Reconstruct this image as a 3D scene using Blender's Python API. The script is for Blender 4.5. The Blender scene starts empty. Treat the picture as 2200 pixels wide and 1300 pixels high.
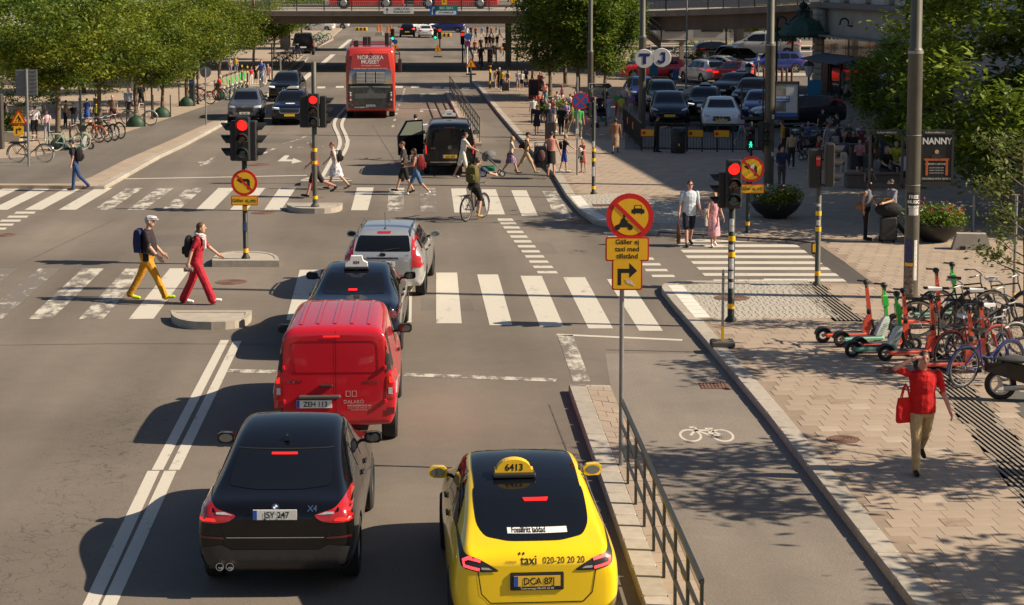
import bpy,bmesh,math,random
import numpy as np
from mathutils import Vector,Matrix
from mathutils.bvhtree import BVHTree
from mathutils.geometry import tessellate_polygon
random.seed(7);rng=np.random.default_rng(7)
R=math.radians
SC=bpy.context.scene
COL=SC.collection
# ---------------------------------------------------------------- camera
FPX,CX,CY,YH=4000.0,1100.0,355.0,-45.0
PITCH=math.atan((CY-YH)/FPX);YAW=R(3.32);CAMH=6.866
cam=bpy.data.cameras.new('camera');camo=bpy.data.objects.new('camera',cam);COL.objects.link(camo)
cam.sensor_width=36;cam.lens=36*FPX/2200;cam.shift_y=-(650-CY)/2200
cam.clip_start=0.5;cam.clip_end=3000
camo.location=(0,0,CAMH);camo.rotation_euler=(R(90)-PITCH,0,-YAW)
SC.camera=camo
# ---------------------------------------------------------------- sky, sun, exposure
SUN_EL=R(36);_a=R(7)
_rt=Vector((math.cos(YAW),-math.sin(YAW),0));_fw=Vector((math.sin(YAW),math.cos(YAW),0))
_h=_rt*math.cos(_a)-_fw*math.sin(_a)
SUN_DIR=(_h*math.cos(SUN_EL)+Vector((0,0,math.sin(SUN_EL)))).normalized()
W=bpy.data.worlds.new('World');SC.world=W;W.use_nodes=True
_nt=W.node_tree;_sky=_nt.nodes.new('ShaderNodeTexSky');_sky.sky_type='NISHITA';_sky.sun_disc=False
_sky.sun_elevation=SUN_EL;_sky.sun_rotation=math.atan2(_h.x,_h.y)
_bg=_nt.nodes['Background'];_bg.inputs[1].default_value=0.052
_nt.links.new(_sky.outputs[0],_bg.inputs[0])
sun=bpy.data.lights.new('sun','SUN');sun.energy=5.0;sun.angle=R(0.5);sun.color=(1.0,0.85,0.64)
suno=bpy.data.objects.new('sun',sun);COL.objects.link(suno)
suno.rotation_euler=(-SUN_DIR).to_track_quat('-Z','Y').to_euler();suno.location=(30,20,40)
VS=SC.view_settings;VS.view_transform='Standard';VS.look='None';VS.gamma=1;VS.use_curve_mapping=False
VS.exposure=0.66
SC.cycles.use_denoising=True
SC.cycles.max_bounces=6;SC.cycles.diffuse_bounces=3;SC.cycles.glossy_bounces=3;SC.cycles.transparent_max_bounces=8
# ---------------------------------------------------------------- photo pixel <-> world
CAM=Vector((0,0,CAMH))
FWD=Vector((math.sin(YAW)*math.cos(PITCH),math.cos(YAW)*math.cos(PITCH),-math.sin(PITCH)))
RGT=_rt;UPV=RGT.cross(FWD);FWH=_fw
def G(px,py,z=0.0):
 d=FWD+RGT*((px-CX)/FPX)-UPV*((py-CY)/FPX)
 return CAM+d*((z-CAMH)/d.z)
def hgt(p,py):
 """height above p of the point straight over p that shows at photo row py"""
 d0=Vector(p)-CAM;k=(py-CY)/FPX
 return-(k*FWD.dot(d0)+UPV.dot(d0))/(k*FWD.z+UPV.z)
def proj(p):
 d=Vector(p)-CAM;f=FWD.dot(d)
 return CX+FPX*RGT.dot(d)/f,CY-FPX*UPV.dot(d)/f
def CF(xc,zc,z=0.0):
 """camera-frame ground coordinates (metres right, metres ahead)"""
 v=RGT*xc+FWH*zc;return Vector((v.x,v.y,z))
def head_of(a,b):
 d=b-a;return math.atan2(-d.x,d.y)
PAV=0.12
# ---------------------------------------------------------------- materials
def srgb(r,g=None,b=None):
 if g is None:
  h=r.lstrip('#');r,g,b=int(h[0:2],16),int(h[2:4],16),int(h[4:6],16)
 f=lambda c:(c/255/12.92)if c/255<=0.04045 else((c/255+0.055)/1.055)**2.4
 return(f(r),f(g),f(b))
MATS={}
def M(name,col=(.5,.5,.5),rough=.5,metal=0.0,var=0.12,scale=6.0,bump=0.0,bscale=None,coat=0.0,emit=None,es=0.0,rvar=0.0,orand=0.0,spec=None,trans=0.0,bdist=.01):
 if name in MATS:return MATS[name]
 if isinstance(col,str):col=srgb(col)
 m=bpy.data.materials.new(name);MATS[name]=m;m.use_nodes=True
 nt=m.node_tree;b=nt.nodes['Principled BSDF'];N=nt.nodes.new;L=nt.links.new
 b.inputs['Roughness'].default_value=rough;b.inputs['Metallic'].default_value=metal
 if spec is not None:b.inputs['Specular IOR Level'].default_value=spec
 if coat:b.inputs['Coat Weight'].default_value=coat;b.inputs['Coat Roughness'].default_value=0.03
 if trans:b.inputs['Transmission Weight'].default_value=trans
 if emit:b.inputs['Emission Color'].default_value=(*emit,1);b.inputs['Emission Strength'].default_value=es
 b.inputs['Base Color'].default_value=(*col,1)
 if var or bump or rvar or orand:
  tc=N('ShaderNodeTexCoord');no=N('ShaderNodeTexNoise');no.inputs['Scale'].default_value=scale;no.inputs['Detail'].default_value=4
  L(tc.outputs['Object'],no.inputs['Vector'])
  hsv=N('ShaderNodeHueSaturation');hsv.inputs['Color'].default_value=(*col,1)
  mr=N('ShaderNodeMapRange');mr.inputs['From Min'].default_value=.25;mr.inputs['From Max'].default_value=.75
  mr.inputs['To Min'].default_value=1-var;mr.inputs['To Max'].default_value=1+var
  L(no.outputs['Fac'],mr.inputs['Value'])
  if orand:
   oi=N('ShaderNodeObjectInfo');m2=N('ShaderNodeMapRange');m2.inputs['To Min'].default_value=1-orand;m2.inputs['To Max'].default_value=1+orand
   L(oi.outputs['Random'],m2.inputs['Value']);mu=N('ShaderNodeMath');mu.operation='MULTIPLY'
   L(mr.outputs[0],mu.inputs[0]);L(m2.outputs[0],mu.inputs[1]);L(mu.outputs[0],hsv.inputs['Value'])
  else:L(mr.outputs[0],hsv.inputs['Value'])
  L(hsv.outputs[0],b.inputs['Base Color'])
  if rvar:
   m3=N('ShaderNodeMapRange');m3.inputs['To Min'].default_value=max(0,rough-rvar);m3.inputs['To Max'].default_value=min(1,rough+rvar)
   L(no.outputs['Fac'],m3.inputs['Value']);L(m3.outputs[0],b.inputs['Roughness'])
  if bump:
   n2=N('ShaderNodeTexNoise');n2.inputs['Scale'].default_value=bscale or scale*6;n2.inputs['Detail'].default_value=3
   L(tc.outputs['Object'],n2.inputs['Vector']);bp=N('ShaderNodeBump');bp.inputs['Strength'].default_value=bump;bp.inputs['Distance'].default_value=bdist
   L(n2.outputs['Fac'],bp.inputs['Height']);L(bp.outputs[0],b.inputs['Normal'])
 return m
def paint(name,col,rough=.22):return M(name,col,rough,0.0,var=.04,scale=2.0,coat=.7,rvar=.05)
def cloth(name,col):return M('cloth_'+name,col,.85,var=.22,scale=7,bump=.6,bscale=13,bdist=.03)
def glow(name,col,es):return M(name,col,.4,var=0,emit=srgb(col)if isinstance(col,str)else col,es=es)
# ---------------------------------------------------------------- mesh builder
class MB:
 def __init__(s):s.v=[];s.f=[];s.m=[]
 def add(s,vs,fs,mi=0,T=None):
  n=len(s.v)
  s.v+=[tuple(T@Vector(v))for v in vs]if T is not None else[tuple(v)for v in vs]
  s.f+=[tuple(i+n for i in f)for f in fs];s.m+=[mi]*len(fs);return s
 def box(s,c,d,mi=0,T=None,taper=1.0):
  x,y,z=d[0]/2,d[1]/2,d[2]/2;t=taper;cx,cy,cz=c
  vs=[(cx-x,cy-y,cz-z),(cx+x,cy-y,cz-z),(cx+x,cy+y,cz-z),(cx-x,cy+y,cz-z),(cx-x*t,cy-y*t,cz+z),(cx+x*t,cy-y*t,cz+z),(cx+x*t,cy+y*t,cz+z),(cx-x*t,cy+y*t,cz+z)]
  return s.add(vs,[(0,3,2,1),(4,5,6,7),(0,1,5,4),(1,2,6,5),(2,3,7,6),(3,0,4,7)],mi,T)
 def bbox(s,c,d,b=.02,mi=0,T=None):
  """box with chamfered vertical and top edges"""
  x,y,z=d[0]/2,d[1]/2,d[2]/2
  def ring(ix,zz):return[(-x+ix+b,-y+ix,zz),(x-ix-b,-y+ix,zz),(x-ix,-y+ix+b,zz),(x-ix,y-ix-b,zz),(x-ix-b,y-ix,zz),(-x+ix+b,y-ix,zz),(-x+ix,y-ix-b,zz),(-x+ix,-y+ix+b,zz)]
  rs=[[(p[0]+c[0],p[1]+c[1],p[2]+c[2])for p in r]for r in(ring(b*.8,-z),ring(0,-z+b),ring(0,z-b),ring(b*.8,z))]
  return s.loft(rs,mi=mi,T=T)
 def prism(s,poly,z0,z1,mi=0,T=None,cap=True,mit=None):
  n=len(poly)
  a=sum(poly[i][0]*poly[(i+1)%n][1]-poly[(i+1)%n][0]*poly[i][1]for i in range(n))
  if a<0:poly=poly[::-1]
  vs=[(p[0],p[1],z0)for p in poly]+[(p[0],p[1],z1)for p in poly]
  s.add(vs,[(i,(i+1)%n,n+(i+1)%n,n+i)for i in range(n)],mi,T)
  if cap:
   tr=tessellate_polygon([[Vector((p[0],p[1],0))for p in poly]])
   top=[];bot=[]
   for t in tr:
    A,B,C=[poly[i]for i in t]
    if(B[0]-A[0])*(C[1]-A[1])-(C[0]-A[0])*(B[1]-A[1])<0:t=t[::-1]
    top.append(tuple(i+n for i in t));bot.append(tuple(t[::-1]))
   s.add(vs,top,mi if mit is None else mit,T);s.add(vs,bot,mi,T)
  return s
 def sheet(s,poly,z,mi=0):
  """flat polygon facing up (world xy)"""
  vs=[(p[0],p[1],z)for p in poly];out=[]
  for t in tessellate_polygon([[Vector((p[0],p[1],0))for p in poly]]):
   A,B,C=[poly[i]for i in t]
   out.append(t if(B[0]-A[0])*(C[1]-A[1])-(C[0]-A[0])*(B[1]-A[1])>0 else t[::-1])
  return s.add(vs,out,mi)
 def loft(s,rings,mi=0,T=None,caps=True,closed=True):
  n=len(rings[0]);vs=[p for r in rings for p in r];fs=[]
  for k in range(len(rings)-1):
   for i in range(n if closed else n-1):
    j=(i+1)%n;fs.append((k*n+i,k*n+j,(k+1)*n+j,(k+1)*n+i))
  if caps:fs.append(tuple(range(n-1,-1,-1)));fs.append(tuple((len(rings)-1)*n+i for i in range(n)))
  return s.add(vs,fs,mi,T)
 def tube(s,pts,r,n=8,mi=0,T=None,caps=True,closed=False):
  pts=[Vector(p)for p in pts];k=len(pts);rr=r if isinstance(r,(list,tuple))else[r]*k
  up=None;rings=[]
  for i,p in enumerate(pts):
   if closed:d=pts[(i+1)%k]-pts[i-1]
   else:d=(pts[min(i+1,k-1)]-pts[max(i-1,0)])
   d=d.normalized()if d.length>1e-9 else Vector((0,0,1))
   if up is None:up=Vector((0,0,1))if abs(d.z)<.9 else Vector((1,0,0))
   a=d.cross(up)
   if a.length<1e-6:a=d.orthogonal()
   a.normalize();b=a.cross(d);up=b
   rings.append([tuple(p+a*(rr[i]*math.cos(2*math.pi*j/n))+b*(rr[i]*math.sin(2*math.pi*j/n)))for j in range(n)][::-1])
  if closed:rings.append(rings[0]);caps=False
  return s.loft(rings,mi,T,caps)
 def lathe(s,prof,n=16,mi=0,T=None,caps=True):
  rings=[[(r*math.cos(2*math.pi*j/n),r*math.sin(2*math.pi*j/n),z)for j in range(n)]for r,z in prof]
  return s.loft(rings,mi,T,caps)
 def ell(s,c,r,n=12,m=8,mi=0,T=None):
  rings=[]
  for k in range(m+1):
   a=-math.pi/2+math.pi*(k+.02 if k==0 else k-.02 if k==m else k)/m
   rings.append([(c[0]+r[0]*math.cos(a)*math.cos(2*math.pi*j/n),c[1]+r[1]*math.cos(a)*math.sin(2*math.pi*j/n),c[2]+r[2]*math.sin(a))for j in range(n)])
  return s.loft(rings,mi,T)
 def mesh(s,name,mats,smooth=False):
  me=bpy.data.meshes.new(name);me.from_pydata(s.v,[],s.f)
  for m in(mats if isinstance(mats,(list,tuple))else[mats]):me.materials.append(m)
  if any(s.m):me.polygons.foreach_set('material_index',s.m)
  if smooth:me.polygons.foreach_set('use_smooth',[True]*len(s.f));sharp(me)
  return me
 def build(s,name,mats,parent=None,smooth=False,loc=None,rot=None):
  return O(name,s.mesh(name,mats,smooth),parent,loc,rot)
def sharp(me,ang=40):
 try:me.set_sharp_from_angle(angle=R(ang))
 except Exception:pass
def O(name,me,parent=None,loc=None,rot=None):
 o=bpy.data.objects.new(name,me);COL.objects.link(o)
 if parent is not None:o.parent=parent
 if loc is not None:o.location=loc
 if rot is not None:o.rotation_euler=rot if hasattr(rot,'__len__')else(0,0,rot)
 return o
def tag(o,label,cat,group=None):
 o['label']=label;o['category']=cat
 if group:o['group']=group
 return o
def thing(name,label,cat,loc=(0,0,0),rz=0.0,group=None,scale=None):
 o=O(name,None,None,loc,rz);o.empty_display_size=.2
 if scale:o.scale=scale if hasattr(scale,'__len__')else(scale,)*3
 return tag(o,label,cat,group)
def struct(o):o['kind']='structure';return o
def clone(o,loc=None,rz=None,label=None,group=None,parent=None):
 c=o.copy();COL.objects.link(c);c.parent=parent
 if loc is not None:c.location=loc
 if rz is not None:c.rotation_euler=(0,0,rz)
 if label:c['label']=label
 if group:c['group']=group
 for ch in list(o.children):clone(ch,parent=c)
 return c
def setmat(o,mats):
 """give this copy its own materials while it shares mesh data"""
 for i,m in mats.items():
  o.material_slots[i].link='OBJECT';o.material_slots[i].material=m
FONT_CACHE={}
def textmesh(s,size,bold=0.0,align='CENTER',depth=0.0,sx=1.0):
 cu=bpy.data.curves.new('t','FONT');cu.body=s;cu.size=size;cu.align_x=align;cu.align_y='CENTER'
 cu.offset=bold;cu.resolution_u=3;cu.extrude=depth
 ob=bpy.data.objects.new('t',cu);me=bpy.data.meshes.new_from_object(ob)
 bpy.data.objects.remove(ob);bpy.data.curves.remove(cu)
 if sx!=1.0:me.transform(Matrix.Diagonal((sx,1,1,1)))
 return me
def text(s,size,mat,parent,T,name='lettering',bold=0.0,align='CENTER',sx=1.0):
 """flat lettering; T maps the text plane (x right, y up, z towards the reader) into the parent"""
 me=textmesh(s,size,bold,align,sx=sx);me.transform(T);me.materials.clear();me.materials.append(mat)
 return O(name,me,parent)
def FACE(loc,rz=0.0,tilt=0.0):
 """text plane facing local -Y (towards someone standing at smaller y)"""
 return Matrix.Translation(loc)@Matrix.Rotation(rz,4,'Z')@Matrix.Rotation(R(90)+tilt,4,'X')
TMP=bpy.data.scenes.new('tmp_eval')
def evaluate(objs):
 """apply the modifiers of many unlinked objects in one go"""
 for o in objs:TMP.collection.objects.link(o)
 TMP.view_layers[0].update();dg=TMP.view_layers[0].depsgraph;out=[]
 for o in objs:out.append(bpy.data.meshes.new_from_object(o.evaluated_get(dg)))
 for o in objs:
  me=o.data;bpy.data.objects.remove(o);bpy.data.meshes.remove(me)
 return out
def inpoly(x,y,P):
 c=False;j=len(P)-1
 for i in range(len(P)):
  if(P[i][1]>y)!=(P[j][1]>y)and x<(P[j][0]-P[i][0])*(y-P[i][1])/(P[j][1]-P[i][1])+P[i][0]:c=not c
  j=i
 return c
def chaikin(P,n=2,closed=True):
 for _ in range(n):
  Q=[]
  for i in range(len(P)if closed else len(P)-1):
   a,b=P[i],P[(i+1)%len(P)]
   Q+=[tuple(a[k]*.75+b[k]*.25 for k in range(len(a))),tuple(a[k]*.25+b[k]*.75 for k in range(len(a)))]
  if not closed:Q=[P[0]]+Q+[P[-1]]
  P=Q
 return P
def ribbon(pts,w):
 """polygon strip of width w round a world xy polyline"""
 L,Rr=[],[]
 for i,p in enumerate(pts):
  a=pts[max(i-1,0)];b=pts[min(i+1,len(pts)-1)]
  d=Vector((b[0]-a[0],b[1]-a[1]));d.normalize();n=Vector((-d.y,d.x))*(w/2)
  L.append((p[0]+n.x,p[1]+n.y));Rr.append((p[0]-n.x,p[1]-n.y))
 return L,Rr
def disc(r,n=28,a0=0.0):return[(r*math.cos(a0+2*math.pi*i/n),r*math.sin(a0+2*math.pi*i/n))for i in range(n)]
def rrect(w,h,r,n=4):
 P=[]
 for cx,cy,a in((w/2-r,h/2-r,0),(-w/2+r,h/2-r,90),(-w/2+r,-h/2+r,180),(w/2-r,-h/2+r,270)):
  P+=[(cx+r*math.cos(R(a+90*k/n)),cy+r*math.sin(R(a+90*k/n)))for k in range(n+1)]
 return P
INK=M('black_ink',(.008,.008,.008),.6,var=0)
# ================================================================ GROUND
def asphalt(name,base,tint=.0,cracks=False):
 m=bpy.data.materials.new(name);MATS[name]=m;m.use_nodes=True;nt=m.node_tree;N=nt.nodes.new;L=nt.links.new
 b=nt.nodes['Principled BSDF'];b.inputs['Roughness'].default_value=.9;b.inputs['Specular IOR Level'].default_value=.25
 tc=N('ShaderNodeTexCoord')
 def noise(sc,det=4,rough=.5,vec=None,dist=0):
  n=N('ShaderNodeTexNoise');n.inputs['Scale'].default_value=sc;n.inputs['Detail'].default_value=det;n.inputs['Roughness'].default_value=rough;n.inputs['Distortion'].default_value=dist
  L(vec or tc.outputs['Object'],n.inputs['Vector']);return n.outputs['Fac']
 def rng_(v,a,bb,lo,hi):
  r=N('ShaderNodeMapRange');r.inputs['From Min'].default_value=a;r.inputs['From Max'].default_value=bb;r.inputs['To Min'].default_value=lo;r.inputs['To Max'].default_value=hi
  L(v,r.inputs['Value']);return r.outputs[0]
 def mul(a,c):
  r=N('ShaderNodeMath');r.operation='MULTIPLY';L(a,r.inputs[0]);L(c,r.inputs[1]);return r.outputs[0]
 mp=N('ShaderNodeMapping');mp.inputs['Scale'].default_value=(.55,.035,1);L(tc.outputs['Object'],mp.inputs['Vector'])
 val=mul(rng_(noise(.16,4),.3,.7,.80,1.16),rng_(noise(90,2,.8),.25,.75,.62,1.38))
 val=mul(val,rng_(noise(28,3,.7),.3,.7,.86,1.14))
 val=mul(val,rng_(noise(1.0,3,.5,mp.outputs[0]),.3,.7,.80,1.16))
 val=mul(val,rng_(noise(1.3,5,.65,None,1.5),.25,.75,.93,1.07))
 if cracks:
  def math_(op,a,c=None,v=0.0):
   r=N('ShaderNodeMath');r.operation=op;L(a,r.inputs[0])
   if c is not None:L(c,r.inputs[1])
   else:r.inputs[1].default_value=v
   return r.outputs[0]
  sep=N('ShaderNodeSeparateXYZ');L(tc.outputs['Object'],sep.inputs[0])
  A=G(20,1290);B=G(330,820)
  # distance from the cracked seam that runs along the outer wheel track
  k=(B.x-A.x)/(B.y-A.y)
  xl=math_('MULTIPLY',math_('SUBTRACT',sep.outputs[1],None,A.y),None,k);dx=math_('ABSOLUTE',math_('SUBTRACT',math_('SUBTRACT',sep.outputs[0],xl),None,A.x))
  near=rng_(dx,.15,1.1,1,0);far=rng_(sep.outputs[1],B.y-3,B.y+1.5,1,0);zone=mul(near,far)
  vo=N('ShaderNodeTexVoronoi');vo.feature='DISTANCE_TO_EDGE';vo.inputs['Scale'].default_value=4.5
  wn=N('ShaderNodeTexNoise');wn.inputs['Scale'].default_value=3;wn.inputs['Detail'].default_value=5;L(tc.outputs['Object'],wn.inputs['Vector'])
  va=N('ShaderNodeVectorMath');va.operation='MULTIPLY_ADD';L(wn.outputs['Color'],va.inputs[0]);va.inputs[1].default_value=(.5,.5,0);L(tc.outputs['Object'],va.inputs[2]);L(va.outputs[0],vo.inputs['Vector'])
  line=rng_(vo.outputs['Distance'],.0,.032,1,0);ck=mul(mul(line,zone),rng_(noise(2.2,4),.40,.52,0,1))
  val=mul(val,rng_(ck,0,1,1,.38))
 hsv=N('ShaderNodeHueSaturation');hsv.inputs['Color'].default_value=(*base,1);L(val,hsv.inputs['Value'])
 L(hsv.outputs[0],b.inputs['Base Color'])
 bp=N('ShaderNodeBump');bp.inputs['Strength'].default_value=.35;bp.inputs['Distance'].default_value=.006;L(noise(110,2),bp.inputs['Height']);L(bp.outputs[0],b.inputs['Normal'])
 return m
ASPH=asphalt('asphalt',(.176,.149,.125),cracks=True)
ASPH2=asphalt('asphalt_path',(.165,.143,.126))
def wornpaint(name,wear):
 m=bpy.data.materials.new(name);MATS[name]=m;m.use_nodes=True;nt=m.node_tree;N=nt.nodes.new;L=nt.links.new
 b=nt.nodes['Principled BSDF'];b.inputs['Roughness'].default_value=.75
 tc=N('ShaderNodeTexCoord');n=N('ShaderNodeTexNoise');n.inputs['Scale'].default_value=2.6;n.inputs['Detail'].default_value=8;n.inputs['Roughness'].default_value=.72
 mp=N('ShaderNodeMapping');mp.inputs['Scale'].default_value=(1,.45,1);L(tc.outputs['Object'],mp.inputs['Vector']);L(mp.outputs[0],n.inputs['Vector'])
 cr=N('ShaderNodeMapRange');cr.inputs['From Min'].default_value=wear-.06;cr.inputs['From Max'].default_value=wear+.05;L(n.outputs['Fac'],cr.inputs['Value'])
 n2=N('ShaderNodeTexNoise');n2.inputs['Scale'].default_value=40;n2.inputs['Detail'].default_value=3;L(tc.outputs['Object'],n2.inputs['Vector'])
 mx=N('ShaderNodeMix');mx.data_type='RGBA';mx.inputs['A'].default_value=(.17,.148,.128,1);mx.inputs['B'].default_value=(.56,.52,.45,1);L(cr.outputs[0],mx.inputs['Factor'])
 h=N('ShaderNodeHueSaturation');m2=N('ShaderNodeMapRange');m2.inputs['To Min'].default_value=.72;m2.inputs['To Max'].default_value=1.22;L(n2.outputs['Fac'],m2.inputs['Value'])
 L(mx.outputs['Result'],h.inputs['Color']);L(m2.outputs[0],h.inputs['Value']);L(h.outputs[0],b.inputs['Base Color'])
 return m
PAINT=wornpaint('road_paint',.36);PAINT_WORN=wornpaint('road_paint_worn',.52);PAINT_FAINT=wornpaint('road_paint_faint',.60)
PAVER=M('concrete_paver',(.345,.270,.207),.88,var=.08,scale=3,bump=.2,bscale=80,orand=.06)
PAVERD=M('paver_bed',(.20,.155,.12),.95,var=.2,scale=5)
GRANITE=M('granite_kerb',(.37,.33,.28),.85,var=.14,scale=8,bump=.25,bscale=70,orand=.10)
CONC=M('concrete',(.36,.32,.27),.9,var=.15,scale=3,bump=.2,bscale=40)
# ---- road sheet reaching past everything in view
road=struct(MB().sheet([(-320,-20),(320,-20),(320,900),(-320,900)],0).build('road',ASPH))
def gp(pts,z=0.0):return[tuple(G(x,y,z).xy)for x,y in pts]
def mark(name,polys,mat=PAINT,z=.004):
 mb=MB()
 for k,P in enumerate(polys):mb.sheet(P,z+.0012*k)
 return mb.build(name,mat,road)
def quad(name,tl,tr,br,bl,mat=PAINT):return mark(name,[gp([tl,tr,br,bl])],mat)
def line(name,pts,w,mat=PAINT,z=.004):
 P=[tuple(G(x,y).xy)for x,y in pts]if not isinstance(pts[0],Vector)else[tuple(p.xy)for p in pts]
 L_,R_=ribbon(P,w);return mark(name,[[L_[i],L_[i+1],R_[i+1],R_[i]]for i in range(len(P)-1)],mat,z)
 # zebra crossing in front of the queue
for tl,tr,bl,br,wr in(((-8,39),None,-160,-108,2),(84,130,-50,4,2),(178,224,60,112,1),(270,316,169,222,1),(365,410,276,330,0)):
 if isinstance(tl,tuple):tl,tr=tl
 quad('zebra_stripe',(tl,577),(tr,576.5),(br,685),(bl,686),(PAINT,PAINT_WORN,PAINT_FAINT)[wr])
for k,(tl,tr,yt,bl,br,yb)in enumerate(((644,690,580,615,668,688),(742,788,582,722,775,690),(840,886,584,830,884,693),(937,982,586,937,992,695),(1025,1070,590,1052,1101,699),(1118,1164,593,1160,1211,702),(1210,1257,596,1264,1317,706),(1304,1350,600,1373,1424,711))):
 quad('zebra_stripe',(tl,yt),(tr,yt),(br,yb),(bl,yb))
 # farther zebra crossing
for k in range(-3,7):
 tl=207+65.6*k;bl=126+73.6*k
 quad('zebra_stripe',(tl,404),(tl+35,404),(bl+37,451),(bl,451),(PAINT,PAINT,PAINT,PAINT,PAINT_WORN,PAINT_WORN,PAINT_WORN,PAINT,PAINT,PAINT)[k+3])
for tl,tr,yt,bl,br,yb,wr in((767,803,403,754,790,452,0),(836,869,404,831,866,454,1),(902,936,404,903,938,456,2),(969,1001,405,976,1010,457,0),(1034,1065,407,1047,1085,461,0),(1098,1131,409,1121,1156,464,0),(1165,1195,411,1195,1229,468,1)):
 quad('zebra_stripe',(tl,yt),(tr,yt),(br,yb),(bl,yb),(PAINT,PAINT_WORN,PAINT_FAINT)[wr])
 # crossing over the side path on the right (stripes across)
for x0,x1,y in((1451,1712,517),(1456,1726,528),(1462,1740,540),(1472,1754,552),(1484,1773,564.5),(1496,1791,577),(1508,1810,590),(1640,1828,602)):
 quad('zebra_stripe',(x0,y-3),(x1-4,y-2.6),(x1+4,y+3.4),(x0+6,y+3))
 # broken edge lines of the cycle crossing
for k in range(12):
 t=k/11;y=472.5+t*(586-472.5);y=472+113*(t**1.12);x=1086+(1176-1086)*((y-472)/113);w=18+5*t
 quad('cycle_crossing_dash',(x-w,y-2.3),(x+w-4,y-2.3),(x+w,y+2.7),(x-w+3,y+2.7))
for k in range(9):
 t=k/8;y=501+92*(t**1.1);x=1318+(1425-1318)*((y-501)/92);w=22+4*t
 quad('cycle_crossing_dash',(x-w,y-2.3),(x+w-4,y-2.3),(x+w,y+2.7),(x-w+3,y+2.7))
for k in range(6):
 y=457+k*8.6;x=55-15.5*k
 quad('cycle_crossing_dash',(x-20,y-2),(x+22,y-2),(x+18,y+2.4),(x-25,y+2.4))
 # double solid line, with its offset joint
line('lane_line',[(483,731),(338,1010)],.16);line('lane_line',[(330,1012),(192,1305)],.17)
line('lane_line',[(510,733),(374,1010)],.16);line('lane_line',[(366,1012),(232,1305)],.17)
line('stop_line',[(490,797),(610,799)],.28,PAINT_WORN);line('stop_line',[(870,805),(1195,817)],.26,PAINT_WORN)
line('lane_line',[(1214,720),(1250,820)],.30,PAINT_WORN);line('lane_line',[(1196,719),(1466,731)],.16)
line('lane_line',[(270,384.5),(520,380),(660,377)],.22)
# double line past the middle island
cur=chaikin([(690,384),(712,345),(733,312),(727,290),(717,272),(720,257),(742,233),(765,208)],2,False);line('lane_line',cur,.16)
cur=chaikin([(706,386),(728,347),(749,312),(743,290),(733,272),(737,257),(756,235),(780,208)],2,False);line('lane_line',cur,.16)
for a,b in(((640,181),(672,154)),((690,139),(716,117)),((728,106),(753,85))):line('lane_line',[a,b],.45,PAINT)
for x,y in((892,187),(857,187),(690,188),(730,187),(650,188),(938,188),(962,189),(1000,190)):quad('crossing_mark',(x-8,y-2),(x+9,y-2),(x+8,y+2),(x-9,y+2),PAINT)
for a,b in(((870,190),(861,218)),((859,222),(857,227)),((855,233),(853,238)),((852,243),(850,248)),((849,255),(847,260)),((846,267),(844,273)),((640,300),(660,292)),((566,330),(590,319)),((608,309),(645,299)),((740,315),(750,300))):line('lane_line',[a,b],.13,PAINT_WORN)
# arrows painted on the road
mark('turn_arrow',[gp([(612,334),(622,334),(612,347),(596,347)]),gp([(601,343),(633,343),(633,347),(596,347)]),gp([(630,340),(649,347.5),(626,352)])],PAINT)
mark('straight_arrow',[gp([(458,337),(463,337),(446,350),(438,350)]),gp([(424,348),(461,347),(430,357)])],PAINT_WORN)
for x,y in((925,204),(925,237),(808,196)):mark('turn_arrow',[gp([(x-20,y-3),(x+14,y-3),(x+14,y),(x-20,y)]),gp([(x-22,y-3),(x-15,y-3),(x-16,y+4),(x-23,y+4)])],PAINT_WORN)
mark('worn_letters',[gp([(623,314),(627,314),(627,318),(623,318)]),gp([(636,314),(639,314),(655,318),(651,318)]),gp([(652,314),(655,314),(640,318),(636,318)]),gp([(662,314),(664,314),(669,318),(666,318)]),gp([(692,314),(696,314),(693,318),(689,318)])],PAINT_WORN)
def bikemark(name,px,py,w,mat):
 c=G(px,py);s=w/1.8;mb=MB();q=Matrix.Translation((c.x,c.y,.004))@Matrix.Rotation(-YAW,4,'Z')@Matrix.Diagonal((s,s*2.3,1,1))
 def bar(a,b,wd):
  L_,R_=ribbon([a,b],wd);mb.add([(*L_[0],0),(*R_[0],0),(*R_[1],0),(*L_[1],0)],[(0,1,2,3)],0,q)
 for cx in(-.52,.52):
  n=22
  for i in range(n):
   a0,a1=2*math.pi*i/n,2*math.pi*(i+1)/n
   mb.add([(cx+.29*math.cos(a),.0+.29*math.sin(a),0)for a in(a0,a1)]+[(cx+.37*math.cos(a),.37*math.sin(a),0)for a in(a1,a0)],[(0,3,2,1)],0,q)
 for a,b in(((-.52,0),(-.25,.36)),((-.30,.30),(.12,.30)),((-.25,.36),(-.28,.48)),((-.28,.48),(-.45,.48)),((.12,.02),(-.28,.30)),((.12,.02),(.52,0)),((.12,.02),(.17,.38)),((.17,.30),(.52,0)),((.04,.40),(.30,.40))):bar(a,b,.085)
 return mb.build(name,mat,road)
bikemark('cycle_symbol',1518,936,.84,PAINT);bikemark('cycle_symbol',1246,541,.55,PAINT_FAINT);bikemark('cycle_symbol',134,372.5,.8,PAINT_FAINT)
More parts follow.
